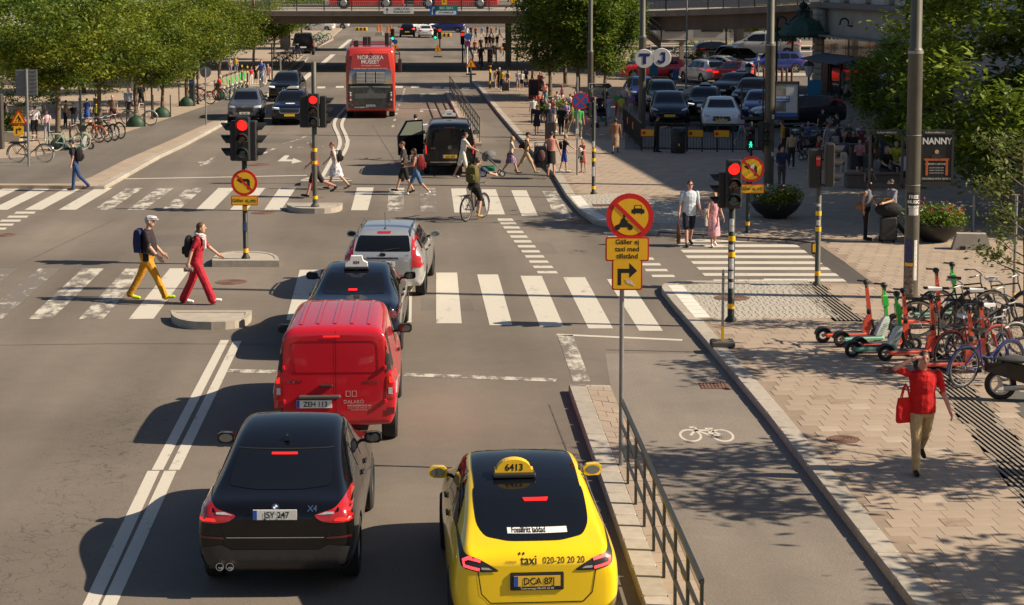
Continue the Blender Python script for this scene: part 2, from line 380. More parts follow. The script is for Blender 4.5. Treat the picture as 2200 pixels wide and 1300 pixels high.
# lighter cycle lane, patch repairs and tarred seams
_cl=[(1311,832),(1333,880),(1398,1020),(1502,1265),(1580,1440),(2100,1470),(1973,1300),(1811,1092),(1650,885),(1608,835),(1540,760),(1300,760)]
MB().sheet(gp(_cl),.0025).build('cycle_lane',asphalt('asphalt_lane',(.225,.195,.168)),road)
ASPD=asphalt('asphalt_patch',(.152,.132,.115))
for P in([(560,1040),(640,1040),(620,1120),(530,1120)],[(905,640),(1010,642),(1020,668),(905,666)],[(330,505),(440,503),(420,528),(300,530)],[(1105,520),(1180,520),(1200,545),(1120,545)],[(560,300),(640,298),(620,306),(540,308)]):mark('asphalt_patch',[gp(P)],ASPD,.002)
TAR=M('tar_seam',(.085,.076,.068),.8,var=.4,scale=3)
for pts in([(0,742),(300,738),(620,741)],[(760,470),(1060,480),(1240,476)],[(1180,870),(1230,1000),(1330,1290)],[(250,470),(60,560)],[(800,270),(870,380)],[(620,240),(540,330)]):line('tar_seam',chaikin(pts,1,False),.022,TAR,.0032)
# ---- pavements
rk=[(2105,1470),(1973,1300),(1811,1092),(1650,885),(1608,835),(1525,738),(1485,692)]
nose=[(1449,652),(1424,620),(1424,612),(1436,606.5),(1470,603.5),(1600,603),(1740,605),(1880,611)]
notch=[(1810,560),(1752,520),(1690,513),(1608,509),(1415,497)]
farcorner=[(1323,483),(1277,473),(1246,450),(1219,419),(1188,369)]
farkerb=[(1155,335),(1115,292),(1070,240),(1029,188),(1014,172),(1014,150),(1018,120),(1010,100)]
rp=[G(x,y,PAV)for x,y in rk+nose+notch+farcorner+farkerb]
RP=[tuple(p.xy)for p in rp]
RPOLY=RP+[(RP[-1][0]+2,235),(120,235),(120,5),(RP[0][0],5)]
pav_r=struct(MB().prism(RPOLY,-.05,PAV-.03,0).build('pavement_right',[PAVERD]))
lk=[(-300,398),(60,398),(180,399),(226,399),(342,334),(394,310),(478,265),(548,222),(605,181),(648,142),(668,110),(690,96),(716,84),(716,76)]
LP=[tuple(G(x,y,PAV).xy)for x,y in lk]
LPOLY=[(-120,LP[0][1])]+LP+[(LP[-1][0],260),(-120,260)]
pav_l=struct(MB().prism(LPOLY,-.05,PAV,0).build('pavement_left',[M('left_paving',(.35,.275,.21),.9,var=.16,scale=1.5,bump=.2,bscale=30)]))
# cycle path of the left pavement and the light seams beside it
lb=[(-200,352),(74,336),(184,310),(258,288),(339,262),(485,213),(565,182),(625,150),(655,118),(690,88)]
rb=[(-200,394),(150,394),(194,381),(271,342),(355,306),(430,272),(504,239),(570,203),(618,168),(655,130),(680,105),(706,84)]
MB().sheet(gp(lb,PAV+.004)+gp(rb,PAV+.004)[::-1],PAV+.004).build('cycle_path',ASPH2,pav_l)
# near strip with the railing
sl=[(1225,826),(1238,863),(1292,1015),(1385,1281),(1440,1440)];sr=[(1311,828),(1333,880),(1398,1020),(1502,1265),(1580,1440)]
SP=[tuple(G(x,y,PAV).xy)for x,y in sl+sr[::-1]]
strip=struct(MB().prism(SP,-.05,PAV-.03).build('railing_strip',[PAVERD]))
fl=[(957,197),(972,225),(990,263),(1012,308)];fr=[(969,197),(985,222),(1008,262),(1035,308)]
FP=[tuple(G(x,y,PAV).xy)for x,y in fl+fr[::-1]]
fstrip=struct(MB().prism(FP,-.05,PAV).build('far_railing_strip',[PAVER]))
# ---- kerb stones: one loop, shared shape, each its own piece
kbm=MB().bbox((0,0,0),(.96,.30,.24),.02).mesh('kerb_stone',GRANITE)
kbm2=MB().bbox((0,0,0),(.96,.15,.24),.02).mesh('kerb_stone',GRANITE)
def kerb(pts,parent,inset,step=1.0,me=kbm,z=PAV,left=False):
 acc=0.0;seg=[]
 for i in range(len(pts)-1):
  a,b=Vector(pts[i]),Vector(pts[i+1]);l=(b-a).length;n=max(1,round(l/step));d=(b-a)/n
  for k in range(n):
   c=a+d*(k+.5);t=d.normalized();nn=Vector((-t.y,t.x))*(inset if left else-inset)
   o=O('kerb_stone',me,parent,(c.x+nn.x,c.y+nn.y,z-.12+.004+.002*(k%2)),math.atan2(t.y,t.x));o.scale=(d.length/.978,1,1)
nk=len(rk+nose)
kerb(RP[:nk-1],pav_r,.12,1.0);kerb(RP[nk+len(notch)-1:nk+len(notch)+len(farcorner)+5],pav_r,.12,1.4)
kerb(RP[nk+1:nk+len(notch)],pav_r,.12,1.5,z=.07)
kerb(LP[2:11],pav_l,.12,2.0,left=True)
kerb([SP[i]for i in range(5)],strip,.12,1.0,left=True)
kerb(FP[:4],fstrip,.06,1.5,me=kbm2,left=True)
kerb(SP[:1]+SP[-1:],strip,.08,.4,me=kbm2)
# ---- concrete pavers, rows across the pavement in running bond
PW,PD=.34,.35
PAVERL=M('concrete_paver_pale',(.40,.325,.255),.88,var=.12,scale=3,bump=.2,bscale=80);PAVERS=M('concrete_paver_stained',(.28,.21,.155),.9,var=.25,scale=7)
pvm=MB().bbox((0,0,0),(PW-.005,PD-.0035,.06),.003).mesh('paver',PAVER)
def pave(poly,inset_fn,parent,x0,x1,y0,y1,nearfirst,top=PAV,tol=.17):
 cells=[]
 for j in range(int((y1-y0)/PD)):
  y=y0+(j+.5)*PD;off=(j%3)*PW/3
  for i in range(int((x1-x0)/PW)+1):
   x=x0+i*PW+off
   if all(inpoly(x+dx,y+dy,poly)for dx in(-tol,tol)for dy in(-tol,tol))and inset_fn(x,y):
    px,py=proj((x,y,top))
    if-60<px<2280 and py<1380:cells.append((x,y,py))
 cells.sort(key=lambda c:-c[2])
 for x,y,py in cells[:nearfirst]:
  o=O('paver',pvm,parent,(x,y,top-.03+random.uniform(-.0025,.0025)),random.uniform(-.004,.004));q=random.random()
  if q<.07:setmat(o,{0:PAVERL if q<.04 else PAVERS})
 rest=cells[nearfirst:]
 if rest:
  vs=[];fs=[];colr=[]
  for x,y,py in rest:
   n=len(vs);z=top+random.uniform(-.0025,.0025);w,d,b=PW/2-.0026,PD/2-.0018,.003;v=random.uniform(.95,1.05)*random.choice((1,)*18+(1.10,.90))
   vs+=[(x-w,y-d,z-b),(x+w,y-d,z-b),(x+w,y+d,z-b),(x-w,y+d,z-b),(x-w+b,y-d+b,z),(x+w-b,y-d+b,z),(x+w-b,y+d-b,z),(x-w+b,y+d-b,z)]
   fs+=[(n+4,n+5,n+6,n+7)]+[(n+k,n+(k+1)%4,n+4+(k+1)%4,n+4+k)for k in range(4)];colr+=[v]*8
  me=bpy.data.meshes.new('paver_field');me.from_pydata(vs,[],fs);at=me.attributes.new('tone','FLOAT','POINT');at.data.foreach_set('value',colr)
  me.materials.append(PAVERF);o=O('paver_field',me,parent);o['kind']='stuff'
PAVERF=M('concrete_paver_field',(.345,.270,.207),.88,var=.10,scale=3,bump=.2,bscale=80)
_nt=PAVERF.node_tree;_at=_nt.nodes.new('ShaderNodeAttribute');_at.attribute_name='tone'
_hs=[n for n in _nt.nodes if n.type=='HUE_SAT'][0];_old=_hs.inputs['Value'].links[0].from_socket;_mm=_nt.nodes.new('ShaderNodeMath');_mm.operation='MULTIPLY'
_nt.links.new(_old,_mm.inputs[0]);_nt.links.new(_at.outputs['Fac'],_mm.inputs[1]);_nt.links.new(_mm.outputs[0],_hs.inputs['Value'])
def kdist(x,y,pts):
 best=9e9
 for i in range(len(pts)-1):
  ax,ay=pts[i];bx,by=pts[i+1];dx,dy=bx-ax,by-ay;t=max(0,min(1,((x-ax)*dx+(y-ay)*dy)/(dx*dx+dy*dy)));best=min(best,math.hypot(x-ax-t*dx,y-ay-t*dy))
 return best
 # features let into the paving
SETT=gp([(1438,612),(1640,606),(1738,606),(1800,684),(1500,684)],PAV)
TACT1=gp([(1696,608),(1760,604),(1860,690),(1792,690)],PAV)
TACT2=gp([(1985,800),(2060,800),(2330,1100),(2200,1100),(2150,1020)],PAV)
SETT2=gp([(1236,419),(1340,414),(1470,440),(1470,480),(1330,478),(1285,462)],PAV)
SLAB=gp([(2140,838),(2260,838),(2320,900),(2200,900)],PAV)
kl=RP[:nk-1];kl2=RP[nk+len(notch)-2:]
def okpave(x,y):
 return kdist(x,y,kl)>.42 and kdist(x,y,kl2)>.40 and not any(inpoly(x,y,P)for P in(SETT,TACT1,TACT2,SETT2,SLAB))
pave(RPOLY,okpave,pav_r,-2,18,19,78,290)
MB().sheet([p for p in RPOLY],PAV-.004).build('paving_sand',M('far_paving',(.27,.205,.152),.9,var=.14,scale=2.0),pav_r)
_l=[Vector(p)for p in SP[:5]];_r=[Vector(p)for p in SP[:4:-1]];_row=0
for i in range(4):
 n=max(1,round((_l[i+1]-_l[i]).length/.36))
 for k in range(n):
  a0,a1=_l[i].lerp(_l[i+1],(k+.02)/n),_l[i].lerp(_l[i+1],(k+.985)/n);b0,b1=_r[i].lerp(_r[i+1],(k+.02)/n),_r[i].lerp(_r[i+1],(k+.985)/n)
  c=(.40,.72)if _row%2 else(.56,);_row+=1;us=[.40]+[u for u in((.62,)if len(c)==2 else(.80,))]+[1.0]
  for u0,u1 in zip(us[:-1],us[1:]):
   q=[a0.lerp(b0,u0+.006),a0.lerp(b0,u1-.006),a1.lerp(b1,u1-.006),a1.lerp(b1,u0+.006)];MB().prism([tuple(v)for v in q],PAV-.05,PAV+random.uniform(-.002,.002)).build('paver',PAVER,strip)
   # small granite setts, tactile slabs, white edge slabs
def tiles(name,poly,sx,sy,mat,parent,gap=.012,zt=PAV+.002,rot=0.0,kind=True):
 xs=[p[0]for p in poly];ys=[p[1]for p in poly];mb=MB()
 y=min(ys)
 while y<max(ys):
  x=min(xs)+random.uniform(0,sx)
  while x<max(xs):
   if inpoly(x,y,poly):mb.bbox((x,y,zt-.02),(sx-gap,sy-gap,.04+random.uniform(-.003,.003)),.008,0)
   x+=sx
  y+=sy
 o=mb.build(name,mat,parent)
 if kind:o['kind']='stuff'
 return o
SETTM=M('granite_sett',(.40,.37,.32),.85,var=.32,scale=16,bump=.3,bscale=60)
tiles('granite_setts',SETT,.14,.14,SETTM,pav_r);tiles('granite_setts',SETT2,.14,.14,SETTM,pav_r)
TACTM=M('tactile_slab',(.23,.19,.155),.9,var=.12,scale=5)
for P in(TACT1,TACT2):
 mb=MB();mb.sheet(P,PAV-.004)
 o=mb.build('tactile_base',TACTM,pav_r)
 xs=[p[0]for p in P];ys=[p[1]for p in P];mb=MB();x=min(xs)
 while x<max(xs):
  yy=np.arange(min(ys),max(ys),.1);ins=[t for t in yy if inpoly(x,t,P)]
  if len(ins)>1:mb.bbox((x,(ins[0]+ins[-1])/2,PAV+.001),(.045,ins[-1]-ins[0],.014),.004)
  x+=.085
 o=mb.build('tactile_rib',M('tactile_rib',(.27,.225,.18),.85,var=.1),pav_r);o['kind']='stuff'
MB().sheet(SLAB,PAV+.002).build('dark_slab',M('dark_slab',(.10,.095,.09),.9),pav_r)
WSLAB=M('white_slab',(.66,.63,.57),.8,var=.08,scale=4)
def wslabs(pts,w,n):
 P=[G(x,y,PAV)for x,y in pts]
 for i in range(len(P)-1):
  for k in range(n):
   a=P[i].lerp(P[i+1],(k+.03)/n);b=P[i].lerp(P[i+1],(k+.97)/n);L_,R_=ribbon([tuple(a.xy),tuple(b.xy)],w)
   MB().prism([L_[0],R_[0],R_[1],L_[1]],PAV-.03,PAV+.008).build('edge_slab',WSLAB,pav_r)
wslabs([(1450,613),(1510,683)],.32,9);wslabs([(1532,602.5),(1735,602.5)],.12,8)
wslabs([(1236,421),(1262,452),(1300,473)],.34,5);wslabs([(1418,493),(1600,505)],.16,8)
_a,_b,_c,_d=G(1880,611,PAV),G(1750,519,PAV),G(1700,518,0),G(1826,611,0)
MB().add([(_a.x,_a.y,PAV+.002),(_b.x,_b.y,PAV+.002),(_c.x,_c.y,.002),(_d.x,_d.y,.002)],[(0,1,2,3)]).build('ramp',ASPH2,road)
# taxi court on the right
LOT=gp([(1342,322),(1645,322),(1760,300),(1800,240),(1740,100),(1385,100),(1350,190)],PAV)
MB().sheet(LOT,PAV+.006).build('taxi_court',asphalt('asphalt_court',(.15,.132,.117)),pav_r)
MB().prism(gp([(1362,200),(1385,192),(1560,190),(1590,196),(1560,203),(1400,208)],PAV),PAV,PAV+.12).build('court_island',CONC,pav_r)
MB().prism(gp([(1362,168),(1470,158),(1560,158),(1760,160),(1760,166),(1480,166),(1370,176)],PAV),PAV,PAV+.10).build('court_island',CONC,pav_r)
# ---- traffic islands in the middle of the road
def island(pts,label,h=.16,flat=None):
 P=[tuple(G(x,y).xy)for x,y in pts];c=Vector((sum(p[0]for p in P)/len(P),sum(p[1]for p in P)/len(P)))
 t=thing('traffic_island',label,'traffic island',(c.x,c.y,0));loc=[(p[0]-c.x,p[1]-c.y)for p in P]
 ins=[(x*.86,y*.72)for x,y in loc]
 n=len(loc)
 for i in range(n):
  j=(i+1)%n;MB().prism([loc[i],loc[j],ins[j],ins[i]],0,h).build('kerb_stone',GRANITE,t)
 MB().prism(ins,0,h-.012).build('infill',M('island_infill',(.38,.335,.28),.9,var=.15,scale=4,bump=.2),t)
 return t
def dshape(x0,x1,yflat,ycur,pw=2.6):
 P=[(x0,yflat),(x1,yflat)]
 for k in range(1,12):
  a=math.pi*k/12;cx=(x0+x1)/2;P.append((cx+(x1-x0)/2*math.copysign(abs(math.cos(a))**(2/pw),math.cos(a)),yflat+(ycur-yflat)*math.sin(a)**(2/pw)))
 return P
I1=island(dshape(367,541,683,709),'grey stone traffic island nearest the camera at the head of the double white line')
I2=island(dshape(456,600,574,553),'curved stone island that carries the left traffic light pole')
I3=island(dshape(616,736,447,459.5),'stone island round the foot of the banded traffic light pole at the far crossing')
I4=island(dshape(646,756,399.5,389.5),'small stone island behind the woman in the patterned dress')
# iron covers
IRON=M('rusty_iron',(.16,.085,.06),.8,var=.3,scale=20,bump=.4,bscale=90)
def cover(px,py,r,z,parent):
 c=G(px,py,z);mb=MB();mb.lathe([(r,0),(r,.006),(r*.92,.006),(r*.92,.004),(r*.86,.004)],28)
 for k in range(1,5):mb.lathe([(r*.2*k-.02,.003),(r*.2*k-.02,.008),(r*.2*k,.008),(r*.2*k,.003)],24,caps=False)
 return mb.build('manhole_cover',IRON,parent,loc=(c.x,c.y,z))
cover(497,606,.36,.003,road);cover(1812,944,.24,PAV+.003,pav_r);cover(1572,640,.38,PAV+.004,pav_r);cover(1918,797,.28,PAV+.003,pav_r);cover(1258,477,.45,.003,road);cover(565,457,.35,.003,road);cover(10,505,.3,.003,road);cover(552,354,.5,.003,road)
def grate(px,py,w,d,z,parent):
 c=G(px,py,z);mb=MB();mb.box((0,0,.001),(w,d,.004))
 k=int(w/.06)
 for i in range(k):mb.box((-w/2+.03+i*.06,0,.006),(.035,d*.92,.008))
 return mb.build('drain_grate',IRON,parent,loc=(c.x,c.y,z),rot=-YAW)
grate(1300,441,.75,.5,PAV+.004,pav_r);grate(1535,829,.5,.5,.003,road)
# ================================================================ BRIDGES AND BUILDINGS
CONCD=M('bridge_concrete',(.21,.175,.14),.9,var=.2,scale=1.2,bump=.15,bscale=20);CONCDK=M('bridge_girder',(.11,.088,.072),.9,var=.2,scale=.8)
STEEL=M('galvanised',(.28,.28,.28),.5,.6,var=.15);DARKST=M('dark_steel',(.035,.037,.036),.55,.3,var=.15);RUSTW=M('brown_slat',(.20,.115,.06),.8,var=.2)
def cfprism(mb,pts,z0,z1,mi=0):return mb.prism([tuple(CF(x,z).xy)for x,z in pts],z0,z1,mi)
def cfp(px,Z):return(px-CX)/FPX*Z
bridge=thing('road_bridge','concrete road bridge with steel railing across the top of the picture','bridge',CF(0,137))
bridge_inv=Matrix.Translation(-CF(0,137))
def bpart(mb,name,mat,parent=None,kind=None):
 me=mb.mesh(name,mat);me.transform(bridge_inv);o=O(name,me,parent or bridge)
 if kind:o['kind']=kind
 return o
XR=cfp(1345,137)
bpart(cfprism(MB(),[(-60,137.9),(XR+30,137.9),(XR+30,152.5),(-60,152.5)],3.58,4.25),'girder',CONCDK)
bpart(cfprism(MB(),[(-60,137),(XR+30,137),(XR+30,137.9),(-60,137.9)],4.18,4.50),'fascia',CONCD)
bpart(cfprism(MB(),[(-60,136.95),(XR+30,136.95),(XR+30,153),(-60,153)],4.502,4.56),'deck',CONC)
def railing(name,a,b,z0a,z0b,parent,partfn,h=1.05,step=2.0,bal=.14,mat=STEEL):
 n=max(1,round((b-a).length/step));mb=MB();ax=(b-a).normalized();rz=math.atan2(ax.y,ax.x)
 for k in range(n+1):
  p=a.lerp(b,k/n);z=z0a+(z0b-z0a)*k/n;m=MB();m.box((p.x,p.y,z+h/2),(.07,.07,h));partfn(m,'railing_post',DARKST)
 for zz,r in((h,.035),(h*.62,.02),(.10,.02)):m=MB();m.tube([(a.x,a.y,z0a+zz),(b.x,b.y,z0b+zz)],r,6);partfn(m,'rail',mat)
 if bal:
  m=MB();nb=int((b-a).length/bal)
  for k in range(nb):p=a.lerp(b,(k+.5)/nb);z=z0a+(z0b-z0a)*(k+.5)/nb;m.box((p.x,p.y,z+h*.36),(.02,.02,h*.52))
  o=partfn(m,'baluster',mat);o['kind']='stuff'
railing('r',CF(-42,137.05),CF(XR,137.05),4.56,4.56,bridge,bpart)
for px in(250,1092,1150):
 m=MB();m.lathe([(.24,0),(.24,3.6)],14,T=Matrix.Translation(CF(cfp(px,145),145)));bpart(m,'pier',CONCD)
 # grey parapet panels and brown slatted screen on the left end
m=MB();cfprism(m,[(cfp(440,139),139),(cfp(582,139),139),(cfp(582,139),139.1),(cfp(440,139),139.1)],4.56,5.25);bpart(m,'parapet_panel',M('panel_grey',(.13,.135,.145),.6,var=.1))
for k in range(16):m=MB();x=cfp(372+4.6*k,141);cfprism(m,[(x,141),(x+.11,141),(x+.11,141.2),(x,141.2)],4.56,7.2);bpart(m,'screen_slat',RUSTW)
# direction signs on the railing
def plate3(w,h,mat,parent,loc,rz=-YAW,th=.03,r=.04,name='sign_plate'):
 T=Matrix.Translation(loc)@Matrix.Rotation(rz,4,'Z')@Matrix.Rotation(R(90),4,'X');return MB().prism(rrect(w,h,r),-th,0,T=T).build(name,mat,parent),T
SIGNW=M('sign_white',(.72,.72,.70),.5,var=.03);SIGNB=M('sign_blue',(.015,.10,.38),.45,var=.05);SIGNG=M('sign_green',(.0,.22,.16),.45,var=.05);SIGNY=M('sign_yellow',(.88,.47,.012),.45,var=.05);SIGNR=M('sign_red',(.62,.012,.010),.45,var=.05);SIGNBACK=M('sign_back',(.17,.175,.18),.6,.3,var=.12)
def flat(T,poly,mat,parent,name,z=.002):return MB().prism(poly,.0005+z,.0015+z,T=T).build(name,mat,parent)
c=CF(cfp(857,136.6),136.6);t=thing('direction_sign','white direction sign reading Gamla Stan and Tegelbacken on the bridge railing','sign',c)
zc=6.87-(22+45)*136.6/4000;po,T=plate3(2.2,.50,SIGNW,t,(0,0,zc));flat(T,rrect(2.12,.43,.03),M('sign_ivory',(.66,.66,.62),.5),t,'sign_face',.001)
text('GAMLA STAN',.19,INK,t,T@Matrix.Translation((.22,.11,.006)),bold=.003);text('TEGELBACKEN',.19,INK,t,T@Matrix.Translation((.22,-.11,.006)),bold=.003);flat(T,[(-.86,-.17),(-.80,-.17),(-.80,.05),(-.72,.05),(-.83,.18),(-.94,.05),(-.86,.05)],INK,t,'arrow',.005)
c=CF(cfp(954,136.6),136.6);t=thing('direction_sign','blue and green direction sign for Södermalm on the bridge railing','sign',c);zc=6.87-(22+45)*136.6/4000
po,T=plate3(2.04,.74,SIGNB,t,(0,0,zc));flat(T,[(-.60,.0),(.98,.0),(.98,.33),(-.60,.33)],SIGNG,t,'green_panel',.002);flat(T,[(-.60,-.30),(.90,-.30),(.90,-.03),(-.60,-.03)],SIGNW,t,'white_panel',.002)
text('E4 S  E20 S',.22,SIGNW,t,T@Matrix.Translation((.18,.165,.006)),bold=.003);text('SÖDERMALM',.19,INK,t,T@Matrix.Translation((.16,-.165,.006)),bold=.003);flat(T,[(-.88,-.3),(-.80,-.3),(-.80,.08),(-.74,.16),(-.66,.12),(-.70,.28),(-.86,.22),(-.80,.19),(-.88,.1)],SIGNW,t,'arrow',.004)
c=CF(cfp(955,136.5),136.5);t=thing('letter_sign','small yellow sign with letter E on the bridge','sign',c);po,T=plate3(.36,.46,SIGNY,t,(0,0,6.87-(3+45)*136.5/4000));text('E',.3,INK,t,T@Matrix.Translation((0,0,.003)),bold=.004)
c=CF(cfp(1103,136.5),136.5);t=thing('round_sign','round yellow warning disc above the bridge railing','sign',c);T=Matrix.Translation((0,0,5.3))@Matrix.Rotation(-YAW,4,'Z')@Matrix.Rotation(R(90),4,'X');MB().prism(disc(.25),-.02,0,T=T).build('disc',SIGNR,t);flat(T,disc(.2),SIGNY,t,'disc_face');MB().tube([(0,.05,4.56),(0,.05,5.5)],.03,6).build('post',STEEL,t)
# red articulated bus crossing on the bridge
t=thing('bridge_bus','red city bus driving across the bridge, only its lower side visible','bus',CF(cfp(885,146),146,4.56),-YAW)
for x0,x1 in((-6.4,-.5),(.2,6.8)):
 MB().bbox(((x0+x1)/2,0,1.7),(x1-x0,2.5,2.9),.12).build('body_section',M('bus_red_paint',(.42,.012,.014),.3,var=.06,coat=.8),t);MB().box(((x0+x1)/2,-1.26,1.95),(x1-x0-.5,.02,1.0)).build('window_band',M('bus_glass',(.01,.012,.015),.05,var=0),t)
 for x in(x0+1.2,x1-1.4):MB().lathe([(.48,-.14),(.48,.14)],20,T=Matrix.Translation((x,-1.15,.48))@Matrix.Rotation(R(90),4,'X')).build('wheel',M('tyre_black',(.012,.012,.012),.9),t);MB().lathe([(.26,-.01),(.22,.03)],16,T=Matrix.Translation((x,-1.30,.48))@Matrix.Rotation(R(90),4,'X')).build('hub',STEEL,t)
MB().box((-.15,0,1.6),(.7,2.2,2.5)).build('bellows',DARKST,t)
# second bridge farther off, casting the thin shadow
b2=thing('far_bridge','second concrete bridge just beyond the first','bridge',CF(0,178));m=MB();cfprism(m,[(-60,178),(60,178),(60,185),(-60,185)],3.5,4.4);me=m.mesh('deck',CONCDK);me.transform(Matrix.Translation(-CF(0,178)));O('deck',me,b2)
for x in(-22,22):MB().lathe([(.5,0),(.5,3.5)],12,T=Matrix.Translation(CF(x,181)-CF(0,178))).build('pier',CONCD,b2)
# curved footway ramp on the right, stair down from it
rmp=thing('footbridge_ramp','concrete footway ramp rising to the right towards the stone building','footbridge',CF(8,130));rinv=Matrix.Translation(-CF(8,130))
def rpart(mb,name,mat):
 me=mb.mesh(name,mat);me.transform(rinv);return O(name,me,rmp)
rp_=[(1255,137.0,4.50),(1345,136.2,4.52),(1430,133,4.64),(1520,128.5,4.82),(1620,123,5.04),(1760,116,5.36)]
fr_=[CF(cfp(px,Z),Z,z)for px,Z,z in rp_];bk_=[p+FWH*4.2 for p in fr_];cr_=[p+FWH*1.2 for p in fr_]
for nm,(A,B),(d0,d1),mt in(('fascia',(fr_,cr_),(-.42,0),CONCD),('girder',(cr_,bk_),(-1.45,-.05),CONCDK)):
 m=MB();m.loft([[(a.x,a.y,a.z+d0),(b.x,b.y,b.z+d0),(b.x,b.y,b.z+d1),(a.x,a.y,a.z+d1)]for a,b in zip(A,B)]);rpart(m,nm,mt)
for a,b in zip(fr_[1:-1],fr_[2:]):railing('r',Vector((a.x,a.y,0)),Vector((b.x,b.y,0)),a.z,b.z,rmp,lambda m_,n_,mt_:rpart(m_,n_,mt_),1.05,2.2,.13)
for a,b in zip(bk_[1:-1],bk_[2:]):m=MB();m.loft([[(p.x,p.y,p.z+.05),(p.x+.05,p.y+.05,p.z+.05),(p.x+.05,p.y+.05,p.z+.85),(p.x,p.y,p.z+.85)]for p in(a,b)]);rpart(m,'parapet_panel',M('panel_blue_grey',(.10,.115,.14),.6,var=.1))
st=thing('stair_flight','concrete stair with steel railings coming down from the footway ramp','stairs',CF(9,134.5));sinv=Matrix.Translation(-CF(9,134.5))
def spart(mb,name,mat):
 me=mb.mesh(name,mat);me.transform(sinv);return O(name,me,st)
A=CF(cfp(1344,134.5),134.5,4.5);B=CF(cfp(1420,134.5),134.5,2.45);C=CF(cfp(1476,134.5),134.5,2.42);Dn=CF(cfp(1530,134.5),134.5,.12)
n=13
for k in range(n):
 p=A.lerp(B,(k+.5)/n);m=MB();m.box((p.x,p.y+.8,p.z),((B-A).xy.length/n*1.15,1.7,.14));spart(m,'step',CONCD)
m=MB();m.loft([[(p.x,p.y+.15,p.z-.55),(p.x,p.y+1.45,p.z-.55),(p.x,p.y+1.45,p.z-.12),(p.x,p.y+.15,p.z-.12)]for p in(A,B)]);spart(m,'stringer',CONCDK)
m=MB();m.box(((B.x+C.x)/2,B.y+.8,2.40),((C-B).xy.length,1.7,.22));spart(m,'landing',CONCD)
railing('r',Vector((A.x,A.y,0)),Vector((B.x,B.y,0)),A.z,B.z+.05,st,lambda a_,b_,c_:spart(a_,b_,c_),1.0,1.6,.13);railing('r',Vector((B.x,B.y,0)),Vector((C.x,C.y,0)),2.5,2.5,st,lambda a_,b_,c_:spart(a_,b_,c_),1.0,1.6,.13)
m=MB();m.box((C.x-.3,C.y+.8,1.2),(.3,.3,2.3));spart(m,'support',CONCD)
# ---- stone station building on the right (its shade covers the square)
FA=CF(18.6,115);FB=CF(25.2,57);fd=(FB-FA);FL=fd.length;frz=math.atan2(fd.y,fd.x)
STONE=M('station_stone',(.36,.33,.29),.9,var=.15,scale=1.5,bump=.3,bscale=18,orand=.09);STONEL=M('station_plaster',(.50,.48,.44),.9,var=.1,scale=.8);STONED=M('station_trim',(.20,.18,.16),.9,var=.15);TEAL=M('teal_glass',(.012,.03,.03),.06,var=.2,scale=3,coat=.5);SHOPG=M('shop_glass',(.008,.012,.014),.05,var=.3,scale=2);AWN=M('awning_grey',(.12,.13,.15),.8)
BLD=thing('station_building','large pale stone building with a glass shop front in the upper right','building',FA,frz)
MB().box((FL/2,7,2.6),(FL,13.4,5.2)).build('ground_floor_wall',STONE,BLD);MB().box((11,7.1,7.9),(21.7,13.2,5.4)).build('upper_wall',STONEL,BLD);MB().box((22+(FL-22)/2,7.2,9.7),(FL-22.2,13.2,9.0)).build('upper_wall',STONEL,BLD)
MB().bbox((FL/2,6.9,5.28),(FL+.5,14.2,.34),.05).build('cornice',STONED,BLD);MB().bbox((11,6.9,10.7),(22.3,14.4,.4),.08).build('eaves',STONED,BLD);MB().bbox((22+(FL-22)/2,6.9,14.3),(FL-21.6,14.6,.5),.08).build('eaves',STONED,BLD)
blk=MB().bbox((0,0,0),(1,1,1),.03).mesh('stone_block',STONE)
for r in range(14):
 off=.0 if r%2 else .55
 for k,(x0,x1)in enumerate(((0,.9+off*.5),(.9+off*.5,2.1))):
  o=O('stone_block',blk,BLD,((x0+x1)/2,.22,.18+r*.36));o.scale=(x1-x0-.03,.62,.335)
for r in range(14):
 for k in range(3):o=O('stone_block',blk,BLD,(-.06,1.1+k*1.25+(.6 if r%2 else 0),.18+r*.36));o.scale=(.3,1.21,.335)
for x in(1.05,5.2,9.4,13.6,17.8,22.0,26.2):MB().bbox((x,.42,8),(.9,.5,5.0),.04).build('pilaster',STONE,BLD)
for k in range(16):
 x=3.1+4.2*k
 if x>FL-2:break
 w=MB();w.box((x,.46,8.6),(1.6,.06,3.2));wo=w.build('window',TEAL,BLD);MB().box((x,.38,6.92),(2.0,.3,.14)).build('sill',STONED,wo);MB().box((x,.42,8.6),(.07,.05,3.2)).build('mullion',STONEL,wo);MB().box((x,.42,8.9),(1.6,.05,.07)).build('transom',STONEL,wo)
 # shop front: dark glazing with posts, glass fascia band, awning
MB().box((14,.12,1.75),(20,.4,3.5)).build('shop_recess',M('shop_dark',(.012,.013,.015),.6),BLD)
for k in range(9):MB().box((4.2+k*2.2+1.05,-.10,1.3),(2.0,.03,2.5)).build('shop_pane',SHOPG,BLD);MB().box((4.2+k*2.2,-.12,1.75),(.12,.12,3.5)).build('shop_post',DARKST,BLD)
for k in range(9):MB().box((4.2+k*2.2+1.1,-.5,3.0),(2.14,.05,.95)).build('fascia_pane',TEAL,BLD)
MB().box((14,-.45,3.52),(20.4,.7,.10)).build('fascia_top',M('fascia_grey',(.2,.2,.19),.7),BLD)
aw=MB();aw.add([(4.0,-.2,2.55),(11.5,-.2,2.55),(11.5,-1.9,2.2),(4.0,-1.9,2.2),(4.0,-.2,2.50),(11.5,-.2,2.50),(11.5,-1.9,2.12),(4.0,-1.9,2.12)],[(0,3,2,1),(4,5,6,7),(2,3,7,6),(0,1,5,4),(1,2,6,5),(3,0,4,7)]);aw.build('awning',AWN,BLD)
for x,c_,h in((6.6,(.02,.10,.13),1.1),(8.6,(.05,.13,.07),1.0),(10.6,(.28,.27,.05),1.2)):MB().box((x,-.13,1.0),(.9,.02,h)).build('shop_poster',M('poster_%d'%int(x*10),c_,.6),BLD)
